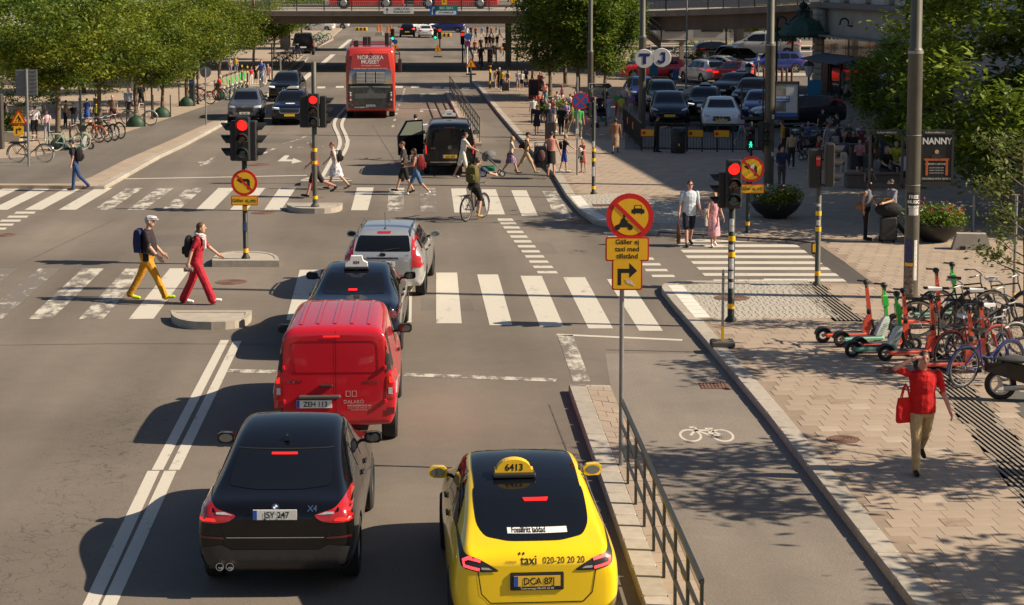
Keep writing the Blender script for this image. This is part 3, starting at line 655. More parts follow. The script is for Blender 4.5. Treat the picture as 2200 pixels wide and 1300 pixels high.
MB().box((3.0,.04,1.25),(1.0,.25,2.4)).build('door',DARKST,BLD);MB().tube([(2.35,.02,0),(2.35,.02,5.0)],.07,8).build('downpipe',STONED,BLD)
# copper canopy on the corner
CU=M('green_copper',(.035,.085,.065),.6,var=.3,scale=3);IR=M('wrought_iron',(.012,.012,.013),.6)
cn=thing('copper_canopy','green copper canopy with a crown finial on the corner of the stone building','canopy',CF(cfp(1724,113.5),113.5))
for nm,prof,mt in(('eave',[(1.75,3.40),(1.80,3.48),(1.80,3.62),(1.45,3.72)],CU),('roof',[(1.45,3.72),(1.30,3.95),(1.05,4.25),(.62,4.48),(.50,4.52)],CU),('lantern',[(.42,4.5),(.38,4.9),(.50,4.95),(.30,5.05)],CU),('crown',[(.16,5.05),(.30,5.25),(.22,5.40),(.05,5.50),(.03,5.62)],IR)):MB().lathe(prof,8 if nm!='crown' else 10).build(nm,mt,cn)
m=MB()
for k in range(40):a=2*math.pi*k/40;m.box((1.72*math.cos(a),1.72*math.sin(a),3.33),(.09,.09,.14))
m.build('dentil',CU,cn)['kind']='stuff'
MB().lathe([(1.6,3.36),(1.6,3.40)],8).build('soffit',IR,cn)
MB().box((1.4,.6,3.5),(2.4,.3,.2)).build('wall_beam',IR,cn)
for i,(px,Z)in enumerate(((1668,113),(1801,108))):
 p=CF(cfp(px,Z),Z);t=thing('iron_bracket',('scrolled black iron bracket left of the copper canopy','scrolled black iron bracket on the stone wall right of the copper canopy')[i],'bracket',p);z=4.25
 pts=[(0,0,z)]+[(.5*math.cos(R(a))*.5+.3,0,z+.25*math.sin(R(a))+.1)for a in range(200,-60,-30)]+[(1.0,-.1,z-.15),(1.5,-.2,z-.6)]
 MB().tube(pts,.05,6).build('scroll',IR,t)
 for dx in(0,.32):MB().tube([(.75,0,z+.05),(1.6+dx,0,z+.85)],.03,6).build('stay',IR,t);MB().lathe([(.12,0),(.12,.06)],6,T=Matrix.Translation((1.6+dx,0,z+.85))@Matrix.Rotation(R(50),4,'Y')).build('rosette',IR,t)
 if i==0:MB().tube([(0,0,.1),(0,0,z+.4)],.06,8).build('post',IR,t)
 # ---- pale building on the left behind the trees
lbp=CF(-47,131);t=thing('white_building','bright white building with tall windows at the far left behind the trees','building',lbp,-YAW)
MB().box((0,8,6),(27.5,16,12)).build('wall',M('white_render',(.74,.72,.68),.9,var=.05),t)
for k in range(16):
 w=MB();w.box((-12.8+1.75*k,-.04,8.2),(.9,.12,5.4));wo=w.build('window',M('violet_glass',(.05,.03,.05),.1,var=.3),t);MB().box((-12.8+1.75*k,-.1,8.2),(.06,.05,5.4)).build('mullion',SIGNW,wo)
for k in range(9):w=MB();w.box((13.79,1.6+1.7*k,8.2),(.1,.9,5.4));w.build('window',MATS['violet_glass'],t)
MB().box((0,-1.4,3.6),(27,2.8,.2)).build('entrance_roof',M('white_render',(.74,.72,.68)),t);MB().box((0,-.1,1.7),(27,.1,3.2)).build('ground_floor_glass',TEAL,t)
# glass wind shelters on the left square
PANE=M('shelter_glass',(.40,.46,.44),.05,var=.1,trans=.85)
for i,(px,py,lab)in enumerate(((255,196,'glass wind shelter behind the man in the light blue shirt'),(330,182,'glass wind shelter farther along the left square'))):
 t=thing('glass_shelter',lab,'shelter',G(px,py,PAV),-YAW)
 for k in range(4):MB().box((-2.4+1.6*k,0,1.2),(.09,.09,2.4)).build('post',STEEL,t)
 for k in range(3):MB().box((-1.6+1.6*k,0,1.25),(1.5,.015,2.1)).build('pane',PANE,t)
 MB().box((0,.3,2.44),(5.2,1.0,.08)).build('roof',SIGNBACK,t)
 # ---- beyond the bridges: fences, site clutter, quay wall
t=thing('site_fence','long mesh site fence beyond the far junction','fence',CF(0,268),-YAW)
for k in range(30):MB().box((-60+4*k,0,1.1),(3.9,.05,2.0)).build('mesh_panel',M('mesh_panel',(.20,.19,.17),.8,var=.4,scale=2),t);MB().box((-62+4*k,0,1.1),(.08,.08,2.2)).build('post',STEEL,t)
MB().box((-20,-1.2,.5),(60,.3,1.0)).build('base_wall',CONC,t)
t=thing('quay_buildings','grey low building with dark windows beyond the taxi court','building',CF(30,205),-YAW)
MB().box((0,4,3),(46,8,6)).build('wall',M('quay_grey',(.30,.30,.29),.9,var=.15,scale=.4),t)
for k in range(11):MB().box((-20+4*k,-.05,2.2),(2.4,.12,2.2)).build('window',SHOPG,t)
t=thing('court_railing','white double railing along the back of the taxi court','railing',CF(cfp(1545,163),163),-YAW)
for zz in(.55,1.05):MB().tube([(-6,0,zz),(9,0,zz)],.05,6).build('rail',SIGNW,t)
for k in range(16):MB().box((-6+k,0,.55),(.06,.06,1.1)).build('post',SIGNW,t)
# ================================================================ VEHICLES
GLASS=M('car_glass',(.006,.007,.010),.04,var=0,coat=.0,spec=.42)
RUBBER=M('tyre_rubber',(.018,.018,.018),.85,var=.1);ALLOY=M('alloy_rim',(.42,.42,.43),.35,.8,var=.1)
BLKPL=M('black_plastic',(.018,.018,.019),.5,var=.15);GREYPL=M('grey_plastic',(.07,.07,.07),.6,var=.12)
CHROME=M('chrome',(.7,.7,.7),.15,1.0,var=0);SEAM=M('panel_gap',(.006,.006,.006),.9,var=0)
TAILR=M('tail_lens',(.42,.012,.014),.15,var=.2,scale=30,coat=1);TAILON=glow('tail_lit',(.80,.012,.010),1.1);TAILP=glow('tail_lit_pink',(.95,.06,.07),1.1)
TAILD=M('tail_dark',(.09,.008,.01),.12,var=.2,scale=25,coat=1);LENS=M('clear_lens',(.55,.56,.58),.12,.3,var=.2,scale=40,coat=1)
HEADON=glow('headlight_lit',(.9,.87,.80),.9);PLATEW=M('plate_white',(.72,.72,.68),.5,var=.05);PLATEY=M('plate_yellow',(.80,.50,.03),.5,var=.05)
PLBLUE=M('plate_blue',(.02,.08,.42),.5,var=0);MIRG=M('mirror_glass',(.25,.28,.3),.05,1.0,var=0)
WHITEP=M('white_print',(.78,.77,.74),.6,var=.03)
P_BLACK=M('paint_black',(.004,.004,.0055),.10,var=0,coat=.25,spec=.42);P_NAVY=M('paint_navy',(.005,.007,.018),.10,var=0,coat=.3,spec=.45);P_RED=paint('paint_red',(.50,.010,.022),.25);P_YEL=paint('paint_yellow',(.90,.60,.006),.25)
P_SILV=M('paint_silver',(.52,.53,.54),.28,.55,var=.04,coat=1);P_GREY=M('paint_grey',(.12,.125,.15),.28,.5,var=.04,coat=1);P_WHITE=paint('paint_white',(.72,.72,.70));P_GREEN=paint('paint_green',(.012,.035,.028));P_BLUE=paint('paint_blue',(.015,.03,.16));P_RED2=paint('paint_bright_red',(.62,.02,.018));P_DGREY=M('paint_dark_grey',(.04,.042,.045),.3,.4,var=.04,coat=1)
def half(st):
 y,z0,zs,zt,w,wt=st;h=zs-z0;g=zt-zs
 return[(0,z0),(.55*w,z0),(.90*w,z0+.02),(.985*w,z0+.22*h),(w,z0+.55*h),(.985*w,z0+.85*h),(.935*w,zs),(.5*(.92*w+wt)+.015,zs+.5*g),(wt+.012,zs+.88*g),(wt*.88,zt-.012),(wt*.45,zt+.004),(0,zt+.008)]
def bodymesh(sts,yr):
 nh=12;vs=[];n=2*nh-2
 for st in sts:
  H=half(st);ring=H+[(-x,z)for x,z in H[-2:0:-1]]
  vs+=[(x,st[0]-yr,z)for x,z in ring]
 fs=[]
 for k in range(len(sts)-1):
  for i in range(n):
   j=(i+1)%n;fs.append((k*n+i,(k+1)*n+i,(k+1)*n+j,k*n+j))
 for base,flip in((0,False),((len(sts)-1)*n,True)):
  f=[(0,1,n-1)]+[(i,i+1,n-i-1,n-i)for i in range(1,nh-2)]+[(nh-2,nh-1,nh)]
  f[-1]=(nh-2,nh-1,nh)
  for q in f:
   q=tuple(base+i for i in q);fs.append(q[::-1]if flip else q)
 me=bpy.data.meshes.new('body');me.from_pydata(vs,[],fs);bm=bmesh.new();bm.from_mesh(me);bmesh.ops.recalc_face_normals(bm,faces=bm.faces)
 cl=bm.edges.layers.float.new('crease_edge');bm.verts.ensure_lookup_table()
 for e in bm.edges:
  a,b=e.verts[0].index,e.verts[1].index;ja,jb=a%n,b%n
  if a//n!=b//n and ja==jb:
   j=min(ja,n-ja);e[cl]={2:.5,6:.45,8:.35,9:.3}.get(j,0.0)
  elif a//n==b//n and a//n in(0,len(sts)-1):e[cl]=.25
 bm.to_mesh(me);bm.free()
 return me
def rounded(P,r):
 Q=[];n=len(P)
 for i in range(n):
  a,b,c=Vector(P[i-1]),Vector(P[i]),Vector(P[(i+1)%n]);u,w=(a-b),(c-b);lu,lw=u.length,w.length
  p=b+u*(min(r,lu*.4)/lu);q=b+w*(min(r,lw*.4)/lw)
  for t in(0,.33,.67,1):Q.append(tuple(p.lerp(b,t).lerp(b.lerp(q,t),t)))
 return Q
class Shell:
 def __init__(s,me,y0):
  s.b=BVHTree.FromPolygons([v.co.copy()for v in me.vertices],[tuple(p.vertices)for p in me.polygons]);s.y0=y0
 def cast(s,u,v,view):
  if view=='rear':o,d=Vector((u,-6,v)),Vector((0,1,0))
  elif view=='front':o,d=Vector((u,9,v)),Vector((0,-1,0))
  elif view=='right':o,d=Vector((4,u-s.y0,v)),Vector((-1,0,0))
  elif view=='left':o,d=Vector((-4,u-s.y0,v)),Vector((1,0,0))
  else:o,d=Vector((u,v-s.y0,6)),Vector((0,0,-1))
  h=s.b.ray_cast(o,d)
  if h[0]is None:
   h=s.b.find_nearest(o+d*6)
  nrm=h[1]if h[1].dot(d)<0 else-h[1]
  return h[0],nrm
 def patch(s,poly,view,off=.005,dens=.09,smooth=0):
  if smooth:poly=rounded(poly,.05)
  bm=bmesh.new();vs=[bm.verts.new((p[0],p[1],0))for p in poly];es=[bm.edges.new((vs[i],vs[(i+1)%len(vs)]))for i in range(len(vs))]
  bmesh.ops.triangle_fill(bm,edges=es,use_beauty=True)
  for _ in range(4):
   le=[e for e in bm.edges if e.calc_length()>dens]
   if not le:break
   bmesh.ops.subdivide_edges(bm,edges=le,cuts=1);bmesh.ops.triangulate(bm,faces=bm.faces)
  bm.verts.index_update();V=[];
  for v in bm.verts:
   p,n=s.cast(v.co.x,v.co.y,view);V.append(tuple(p+n*off))
  F=[tuple(v.index for v in f.verts)for f in bm.faces];bm.free();return V,F
 def strip(s,pts,w,view,off=.004,dens=.08):
  P=[Vector(pts[0])]
  for i in range(len(pts)-1):
   a,b=Vector(pts[i]),Vector(pts[i+1]);n=max(1,int((b-a).length/dens))
   P+=[a.lerp(b,(k+1)/n)for k in range(n)]
  L_,R_=ribbon(P,w);V=[];F=[]
  for k in range(len(P)):
   for q in(L_[k],R_[k]):p,n=s.cast(q[0],q[1],view);V.append(tuple(p+n*off))
   if k:F.append((2*k-2,2*k-1,2*k+1,2*k))
  return V,F
def mk(name,VF,smooth=True):
 mb=MB();mb.add(*VF);return mb.mesh(name,[GLASS],smooth)
def wheelmesh(r,w):
 T=Matrix.Rotation(R(90),4,'Y');mb=MB();h=w/2
 mb.lathe([(r*.62,-h*.8),(r*.66,-h),(r*.92,-h),(r,-h*.75),(r,h*.75),(r*.92,h),(r*.66,h),(r*.62,h*.8)],28,T=T,caps=False)
 ty=mb.mesh('wheel',[RUBBER],True);rm=MB()
 rm.lathe([(r*.64,-h*.7),(r*.64,h*.8),(r*.60,h*.8),(r*.56,h*.3),(.10,h*.25),(.07,h*.55),(.0,h*.55)],28,T=T,caps=False)
 for k in range(5):
  a=2*math.pi*k/5;rm.box((h*.55,0,r*.36),(.03,.075,r*.52),1,T=Matrix.Rotation(a,4,'X'))
 rm.lathe([(r*.57,h*.31),(r*.57,h*.36),(.12,h*.30)],20,2,T=T,caps=False)
 return ty,rm.mesh('rim',[ALLOY,ALLOY,BLKPL],True)
def S(txt):return[tuple(float(t)for t in l.split())for l in txt.strip().splitlines()]
def rows(*a):return a
KINDS={'coupe_suv':dict(yr=.93,wb=2.81,rw=.365,clad=.50,st=S("""0 .46 .86 .95 .79 .64
0.03 .36 .98 1.05 .90 .74
0.14 .30 1.05 1.125 .945 .77
0.42 .27 1.06 1.155 .955 .76
0.80 .25 1.06 1.29 .96 .70
1.25 .24 1.06 1.46 .955 .665
1.75 .23 1.05 1.59 .955 .65
2.30 .23 1.03 1.64 .95 .645
2.75 .23 1.02 1.60 .94 .63
3.15 .23 1.0 1.37 .94 .63
3.50 .23 .99 1.09 .94 .70
3.95 .24 .96 1.03 .93 .70
4.35 .26 .90 .96 .90 .66
4.57 .30 .80 .86 .82 .58
4.67 .38 .68 .74 .66 .45"""),rear=[(-.60,1.195),(-.625,1.24),(-.585,1.43),(-.54,1.45),(.54,1.45),(.585,1.43),(.625,1.24),(.60,1.195),(.3,1.178),(-.3,1.178)],tail=[(.45,.99),(.55,.92),(.70,.90),(.93,.91),(.945,1.04),(.90,1.14),(.80,1.13),(.70,1.05)],side=[[(.95,1.13),(1.45,1.36),(1.72,1.44),(1.72,1.10)],[(1.78,1.10),(1.78,1.45),(2.35,1.49),(2.35,1.08)],[(2.41,1.08),(2.41,1.49),(2.72,1.46),(3.28,1.10)]],front=[(-.60,1.13),(-.50,1.52),(.50,1.52),(.60,1.13)],hl=[(.46,.76),(.80,.80),(.86,.88),(.50,.86)],grille=[(-.30,.60),(-.26,.82),(.26,.82),(.30,.60)],plate=.92,rp=1.0),'fastback_suv':dict(yr=.92,wb=2.89,rw=.36,clad=.36,st=S("""0 .46 .88 .97 .78 .62
0.04 .36 1.0 1.07 .89 .73
0.18 .29 1.05 1.14 .945 .76
0.50 .26 1.05 1.20 .96 .74
0.90 .25 1.05 1.345 .965 .72
1.40 .24 1.045 1.475 .965 .705
2.00 .23 1.03 1.56 .96 .70
2.50 .23 1.02 1.57 .955 .685
2.90 .23 1.0 1.51 .95 .67
3.40 .23 .98 1.29 .95 .65
3.80 .23 .96 1.04 .94 .72
4.25 .25 .90 .96 .92 .70
4.55 .28 .80 .86 .86 .62
4.70 .32 .70 .76 .74 .50
4.75 .40 .60 .66 .60 .40"""),rear=[(-.56,1.175),(-.645,1.24),(-.655,1.36),(-.645,1.45),(.645,1.45),(.655,1.36),(.645,1.24),(.56,1.175),(.3,1.155),(-.3,1.155)],tail=[(.86,1.16),(.855,1.0),(.83,.945),(.64,.90),(.41,.905),(.50,.965),(.66,1.04),(.80,1.07)],side=[[(.92,1.12),(1.35,1.36),(1.80,1.49),(1.80,1.09)],[(1.85,1.09),(1.85,1.50),(2.55,1.51),(2.62,1.07)],[(2.68,1.07),(2.61,1.50),(2.85,1.48),(3.55,1.06)]],front=[(-.64,1.10),(-.52,1.50),(.52,1.50),(.64,1.10)],hl=[(.52,.74),(.80,.78),(.86,.88),(.62,.84)],grille=[(-.45,.42),(-.42,.52),(.42,.52),(.45,.42)],plate=.80,rp=.80),'city_van':dict(yr=.62,wb=2.70,rw=.315,clad=.46,st=S("""0.00 .40 1.04 1.68 .87 .735
0.03 .33 1.07 1.775 .905 .735
0.18 .28 1.07 1.80 .91 .70
1.00 .25 1.06 1.83 .915 .70
2.20 .24 1.05 1.83 .915 .69
2.55 .24 1.04 1.77 .915 .67
3.10 .24 1.03 1.42 .91 .67
3.50 .24 1.02 1.15 .90 .70
3.90 .26 .98 1.06 .88 .66
4.20 .30 .86 .94 .80 .58
4.32 .38 .70 .78 .64 .46"""),rear=None,tail=[(.745,.74),(.905,.72),(.912,1.05),(.86,1.10),(.77,1.08)],side=[[(2.20,1.10),(2.20,1.62),(2.58,1.60),(3.30,1.14)]],front=[(-.66,1.18),(-.56,1.68),(.56,1.68),(.66,1.18)],hl=[(.50,.78),(.82,.82),(.84,.98),(.56,.92)],grille=[(-.35,.55),(-.35,.75),(.35,.75),(.35,.55)],plate=.66,rp=.66),'sedan':dict(yr=1.05,wb=2.84,rw=.33,clad=.22,st=S("""0 .45 .78 .86 .66 .54
0.05 .36 .92 .99 .82 .68
0.20 .28 .97 1.05 .885 .71
0.75 .24 .98 1.08 .905 .70
1.05 .22 .97 1.16 .91 .64
1.55 .20 .96 1.36 .91 .59
2.00 .19 .95 1.44 .91 .58
2.50 .19 .93 1.46 .91 .58
2.95 .19 .92 1.40 .91 .58
3.35 .19 .91 1.18 .91 .63
3.70 .20 .90 .99 .905 .70
4.20 .22 .86 .93 .89 .70
4.50 .25 .78 .85 .84 .62
4.68 .30 .68 .75 .74 .52
4.75 .38 .58 .64 .60 .42"""),rear=[(-.58,1.10),(-.50,1.36),(.50,1.36),(.58,1.10)],tail=[(.42,.80),(.86,.78),(.90,.92),(.44,.92)],side=[[(1.15,1.04),(1.62,1.27),(1.62,1.02)],[(1.67,1.02),(1.67,1.29),(2.28,1.335),(2.34,1.0)],[(2.40,1.0),(2.34,1.335),(2.85,1.29),(3.45,.99)]],front=[(-.62,1.02),(-.50,1.34),(.50,1.34),(.62,1.02)],hl=[(.48,.66),(.80,.66),(.85,.78),(.52,.76)],grille=[(-.40,.50),(-.38,.70),(.38,.70),(.40,.50)],plate=.70,rp=.72),'estate':dict(yr=.88,wb=2.65,rw=.32,clad=.22,st=S("""0 .45 .84 .94 .68 .58
0.05 .36 .95 1.06 .83 .66
0.16 .28 .99 1.22 .88 .635
0.45 .24 .99 1.42 .893 .60
1.00 .20 .98 1.485 .895 .585
1.60 .19 .96 1.495 .895 .58
2.20 .19 .95 1.49 .895 .58
2.60 .19 .94 1.43 .895 .58
3.05 .19 .93 1.20 .89 .62
3.40 .20 .92 1.01 .885 .68
3.90 .22 .88 .95 .87 .68
4.25 .26 .79 .86 .82 .60
4.42 .32 .68 .74 .72 .50
4.49 .40 .58 .63 .58 .40"""),rear=[(-.60,1.06),(-.535,1.36),(.535,1.36),(.60,1.06)],tail=[(.62,.72),(.85,.72),(.885,.92),(.80,1.04),(.68,1.36),(.60,1.36),(.63,1.04)],side=[[(.55,1.05),(.62,1.33),(1.15,1.36),(1.15,1.03)],[(1.21,1.03),(1.21,1.365),(1.95,1.38),(2.0,1.0)],[(2.06,1.0),(2.01,1.38),(2.5,1.34),(3.15,.99)]],front=[(-.60,1.04),(-.50,1.37),(.50,1.37),(.60,1.04)],hl=[(.46,.66),(.78,.68),(.82,.82),(.50,.78)],grille=[(-.36,.52),(-.34,.68),(.34,.68),(.36,.52)],plate=.80,rp=.80,rails=True),'suv':dict(yr=.90,wb=2.78,rw=.36,clad=.40,st=S("""0 .48 .88 .98 .70 .58
0.05 .38 .99 1.10 .85 .66
0.15 .30 1.03 1.24 .905 .67
0.40 .26 1.05 1.47 .925 .635
0.80 .24 1.05 1.60 .93 .615
1.50 .23 1.04 1.65 .93 .61
2.30 .23 1.03 1.65 .93 .61
2.75 .23 1.02 1.60 .93 .61
3.15 .23 1.01 1.36 .93 .65
3.50 .23 1.0 1.12 .93 .73
4.00 .24 .98 1.06 .92 .73
4.35 .26 .93 1.0 .90 .69
4.52 .30 .84 .92 .84 .61
4.60 .38 .70 .78 .70 .48"""),rear=[(-.60,1.14),(-.52,1.50),(.52,1.50),(.60,1.14)],tail=[(.50,.93),(.88,.92),(.915,1.06),(.55,1.04)],side=[[(.62,1.12),(.80,1.46),(1.30,1.49),(1.30,1.10)],[(1.36,1.10),(1.36,1.50),(2.10,1.515),(2.14,1.08)],[(2.20,1.08),(2.16,1.515),(2.68,1.47),(3.28,1.07)]],front=[(-.64,1.15),(-.52,1.53),(.52,1.53),(.64,1.15)],hl=[(.47,.80),(.84,.80),(.88,.92),(.50,.88)],grille=[(-.46,.56),(-.42,.82),(.42,.82),(.46,.56)],plate=.78,rp=.66),'people_carrier':dict(yr=1.0,wb=3.20,rw=.34,clad=.34,st=S("""0.00 .42 1.08 1.70 .85 .71
0.05 .34 1.11 1.83 .935 .73
0.25 .28 1.12 1.89 .96 .735
1.20 .26 1.12 1.91 .965 .73
3.10 .25 1.11 1.90 .965 .72
3.55 .25 1.10 1.80 .965 .70
4.10 .25 1.08 1.42 .96 .70
4.50 .25 1.05 1.14 .94 .74
4.82 .27 .98 1.04 .91 .70
5.05 .31 .84 .90 .82 .58
5.14 .40 .68 .74 .66 .44"""),rear=[(-.70,1.16),(-.62,1.68),(.62,1.68),(.70,1.16)],tail=[(.80,.78),(.93,.78),(.955,1.06),(.92,1.16),(.84,1.12)],side=[[(.30,1.18),(.40,1.68),(1.45,1.70),(1.45,1.17)],[(1.52,1.17),(1.52,1.70),(2.55,1.70),(2.55,1.16)],[(2.62,1.16),(2.62,1.70),(3.45,1.66),(4.25,1.18)]],front=[(-.70,1.20),(-.58,1.72),(.58,1.72),(.70,1.20)],hl=[(.50,.76),(.84,.78),(.88,.92),(.54,.88)],grille=[(-.45,.58),(-.42,.78),(.42,.78),(.45,.58)],plate=.86,rp=.70,rails=True),}
_objs=[];_cut=[]
for k,K in KINDS.items():
 o=bpy.data.objects.new('b',bodymesh(K['st'],K['yr']));o.data.materials.append(P_BLACK);o.data.materials.append(BLKPL)
 ss=o.modifiers.new('s','SUBSURF');ss.levels=2;ss.render_levels=2
 mb=MB()
 for y in(0,K['wb']):
  for sx in(-1,1):mb.lathe([(K['rw']+.045,-.22),(K['rw']+.045,.22)],28,1,T=Matrix.Translation((sx*.90,y,K['rw']))@Matrix.Rotation(R(90),4,'Y'))
 c=bpy.data.objects.new('c',mb.mesh('c',[P_BLACK,BLKPL]));TMP.collection.objects.link(c);_cut.append(c)
 b=o.modifiers.new('b','BOOLEAN');b.object=c;b.operation='DIFFERENCE';b.solver='EXACT';_objs.append(o)
for(k,K),me in zip(KINDS.items(),evaluate(_objs)):
 for p in me.polygons:
  if p.center.z<K['clad']-.01 and p.material_index==0:p.material_index=2
  p.use_smooth=True
 me.materials.clear()
 for m in(P_BLACK,BLKPL,BLKPL):me.materials.append(m)
 sharp(me,35);K['body']=me;sh=K['shell']=Shell(me,K['yr']);yr=K['yr'];parts=K['parts']=[]
 def put(name,me_,mat,kids=()):parts.append((name,me_,mat,kids))
 if K['rear']:put('rear_window',mk('rear_window',sh.patch(K['rear'],'rear',smooth=1)),GLASS)
 put('windscreen',mk('windscreen',sh.patch(K['front'],'front',smooth=1)),GLASS)
 for sd in('right','left'):
  for P in K['side']:put('side_window',mk('side_window',sh.patch(P,sd,smooth=1)),GLASS)
 for sx in(1,-1):
  put('tail_light',mk('tail_light',sh.patch([(x*sx,z)for x,z in K['tail']],'rear',.009,smooth=1)),TAILR)
  put('headlight',mk('headlight',sh.patch([(x*sx,z)for x,z in K['hl']],'front',.009,smooth=1)),LENS)
 put('grille',mk('grille',sh.patch(K['grille'],'front',.006,smooth=1)),BLKPL)
 # panel gaps: doors, tailgate
 mb=MB();L_=K['st'][-1][0];top=K['side'][-1]
 for sd in('right','left'):
  for P in K['side'][1:]:mb.add(*sh.strip([(P[0][0]-.03,P[0][1]),(P[0][0]-.04,.62),(P[0][0]-.02,.34)],.014,sd))
  mb.add(*sh.strip([(top[-1][0]-.06,1.0),(top[-1][0]-.02,.60),(top[-1][0]-.12,.34)],.014,sd))
  mb.add(*sh.strip([(1.2,.335),(top[-1][0]-.12,.335)],.014,sd))
 wt=K['tail'][1][0]
 if k!='city_van':mb.add(*sh.strip([(-.66,.92),(-.62,.66),(-.52,.56),(.52,.56),(.62,.66),(.66,.92)],.012,'rear'))
 put('panel_gap',mb.mesh('panel_gap',[SEAM]),SEAM)
 for sd,sx in(('right',1),('left',-1)):
  for P in K['side'][-2:]:
   p,n=sh.cast(P[0][0]+.14,P[0][1]-.10,sd);h=MB();h.bbox((p.x+sx*.018,p.y,p.z),(.03,.20,.03),.008);put('door_handle',h.mesh('door_handle',[BLKPL]),None)
  ym=top[-1][0]-.28;p,n=sh.cast(ym,top[-1][1]+.02,sd);m=MB();m.tube([(p.x-sx*.04,p.y,p.z),(p.x+sx*.10,p.y+.01,p.z+.02)],.022,6,1)
  m.loft([[(p.x+sx*(.17+x*k),p.y+y,p.z+.06+z*k)for x,z in((-.115,-.055),(-.06,-.075),(.08,-.07),(.115,-.03),(.11,.045),(.06,.075),(-.08,.065),(-.115,.03))][::int(-sx)]for y,k in((-.06,1.0),(.02,1.0),(.10,.78),(.13,.4))][::-1]);g=MB();g.add(*([(p.x+sx*.17+.092*math.cos(a),p.y-.064,p.z+.06+.055*math.sin(a))for a in[2*math.pi*i/12 for i in range(12)]],[tuple(range(12))]))
  put('mirror',m.mesh('mirror',[P_BLACK,BLKPL],True),'paint',[('mirror_glass',g.mesh('mirror_glass',[MIRG]),MIRG)])
 ty,rm=wheelmesh(K['rw'],.23);K['wheel']=(ty,rm)
 # plates, built as a thin tray on the shell
 for nm,z,vw in(('rear_plate',K['rp'],'rear'),('front_plate',.52,'front')):
  p,n=sh.cast(0,z,vw);sy=-1 if vw=='rear' else 1;b=MB();b.box((0,p.y+sy*.012,z),(.52,.02,.115));put(nm,b.mesh(nm,[PLATEW]),PLATEW);K[nm]=p.y+sy*.024
 if K.get('rails'):
  for sx in(1,-1):
   pts=[]
   for t in range(9):
    y=K['st'][2][0]+.25+t/8*1.9;p,n=sh.cast(sx*(K['st'][4][5]-.02),y,'top');pts.append((p.x,p.y,p.z+(.045 if 0<t<8 else .0)))
   r_=MB();r_.tube(pts,.018,6);put('roof_rail',r_.mesh('roof_rail',[GREYPL],True),GREYPL)
 if k!='city_van':
  p,n=sh.cast(0,K['st'][5][0]+.25,'top');f=MB();f.loft([[(x*.035,p.y+y,p.z-.01+zz)for x,y in((-1,-.09),(1,-.09),(.8,.08),(0,.12),(-.8,.08))]for zz in(0,)]+[[(x*.012,p.y+y*.3-.05,p.z+.055)for x,y in((-1,-.09),(1,-.09),(.8,.08),(0,.12),(-.8,.08))]]);put('antenna_fin',f.mesh('antenna_fin',[P_BLACK],True),'paint')
for c in _cut:bpy.data.objects.remove(c)
def car(kind,name,label,cat,pmat,px,py,rz,group=None,z=0.0,scale=1.0,front_ref=False,plate=None,ptext=None,tailmat=None,headon=False,skip=(),mats=None,clad=None,fplate=None):
 K=KINDS[kind];p=G(px,py,z)
 if front_ref:p=p-Vector((-math.sin(rz),math.cos(rz),0))*K['wb']*scale
 t=thing(name,label,cat,p,rz,group,scale if scale!=1 else None)
 b=O('body',K['body'],t);setmat(b,{0:pmat,2:clad or BLKPL});b['label']='car body';del b['label']
 for nm,me,mat,kids in K['parts']:
  if nm in skip:continue
  o=O(nm,me,t)
  if nm=='panel_gap':o['kind']='stuff'
  if mat=='paint':setmat(o,{0:(mats or{}).get(nm,pmat)})
  elif mat is not None:
   mm=(mats or{}).get(nm,mat)
   if nm=='tail_light' and tailmat:mm=tailmat
   if nm=='headlight' and headon:mm=HEADON
   if nm=='rear_plate' and plate:mm=plate
   if nm=='front_plate':mm=fplate or plate or PLATEW
   if len(o.material_slots):setmat(o,{0:mm})
  for kn,km,kmat in kids:O(kn,km,o)
  if nm=='rear_plate' and ptext:
   text(ptext,.105,INK,o,FACE((.02,K['rear_plate']-.002,K['rp']-.004)),bold=.0018,sx=.92);MB().box((-.235,K['rear_plate']-.0,K['rp']),(.045,.008,.11)).build('country_band',PLBLUE,o)
  if nm=='front_plate' and ptext and front_ref:
   text(ptext,.105,INK,o,Matrix.Translation((0,K['front_plate']+.002,.516))@Matrix.Rotation(math.pi,4,'Z')@Matrix.Rotation(R(90),4,'X'),bold=.0018,sx=.92)
 ty,rm=K['wheel'];W_=K['st'][5][4]
 for y in(0,K['wb']):
  for sx in(-1,1):
   w=O('wheel',ty,t,(sx*(W_-.125),y,K['rw']));r=O('rim',rm,w,rot=(0,0,0 if sx>0 else math.pi))
 return t,K
def on(K,t,name,poly,view,mat,off=.006,smooth=0,parent=None,dens=.09):
 me=mk(name,K['shell'].patch(poly,view,off,dens,smooth));me.materials.clear();me.materials.append(mat);return O(name,me,parent or t)
def onstrip(K,t,name,pts,w,view,mat,off=.006,parent=None):
 me=mk(name,K['shell'].strip(pts,w,view,off));me.materials.clear();me.materials.append(mat);return O(name,me,parent or t)
def ontext(K,t,s,size,x,z,mat,off=.010,name='lettering',parent=None,bold=0.0,sx=1.0,view='rear'):
 me=textmesh(s,size,bold,sx=sx);me.materials.clear();me.materials.append(mat)
 bm=bmesh.new();bm.from_mesh(me)
 for v in bm.verts:
  if view=='rear':p,n=K['shell'].cast(x+v.co.x,z+v.co.y,'rear')
  elif view=='front':p,n=K['shell'].cast(x-v.co.x,z+v.co.y,'front')
  else:p,n=K['shell'].cast(x+v.co.x,z+v.co.y,'top')
  v.co=p+n*off
 bm.to_mesh(me);bm.free();return O(name,me,parent or t)
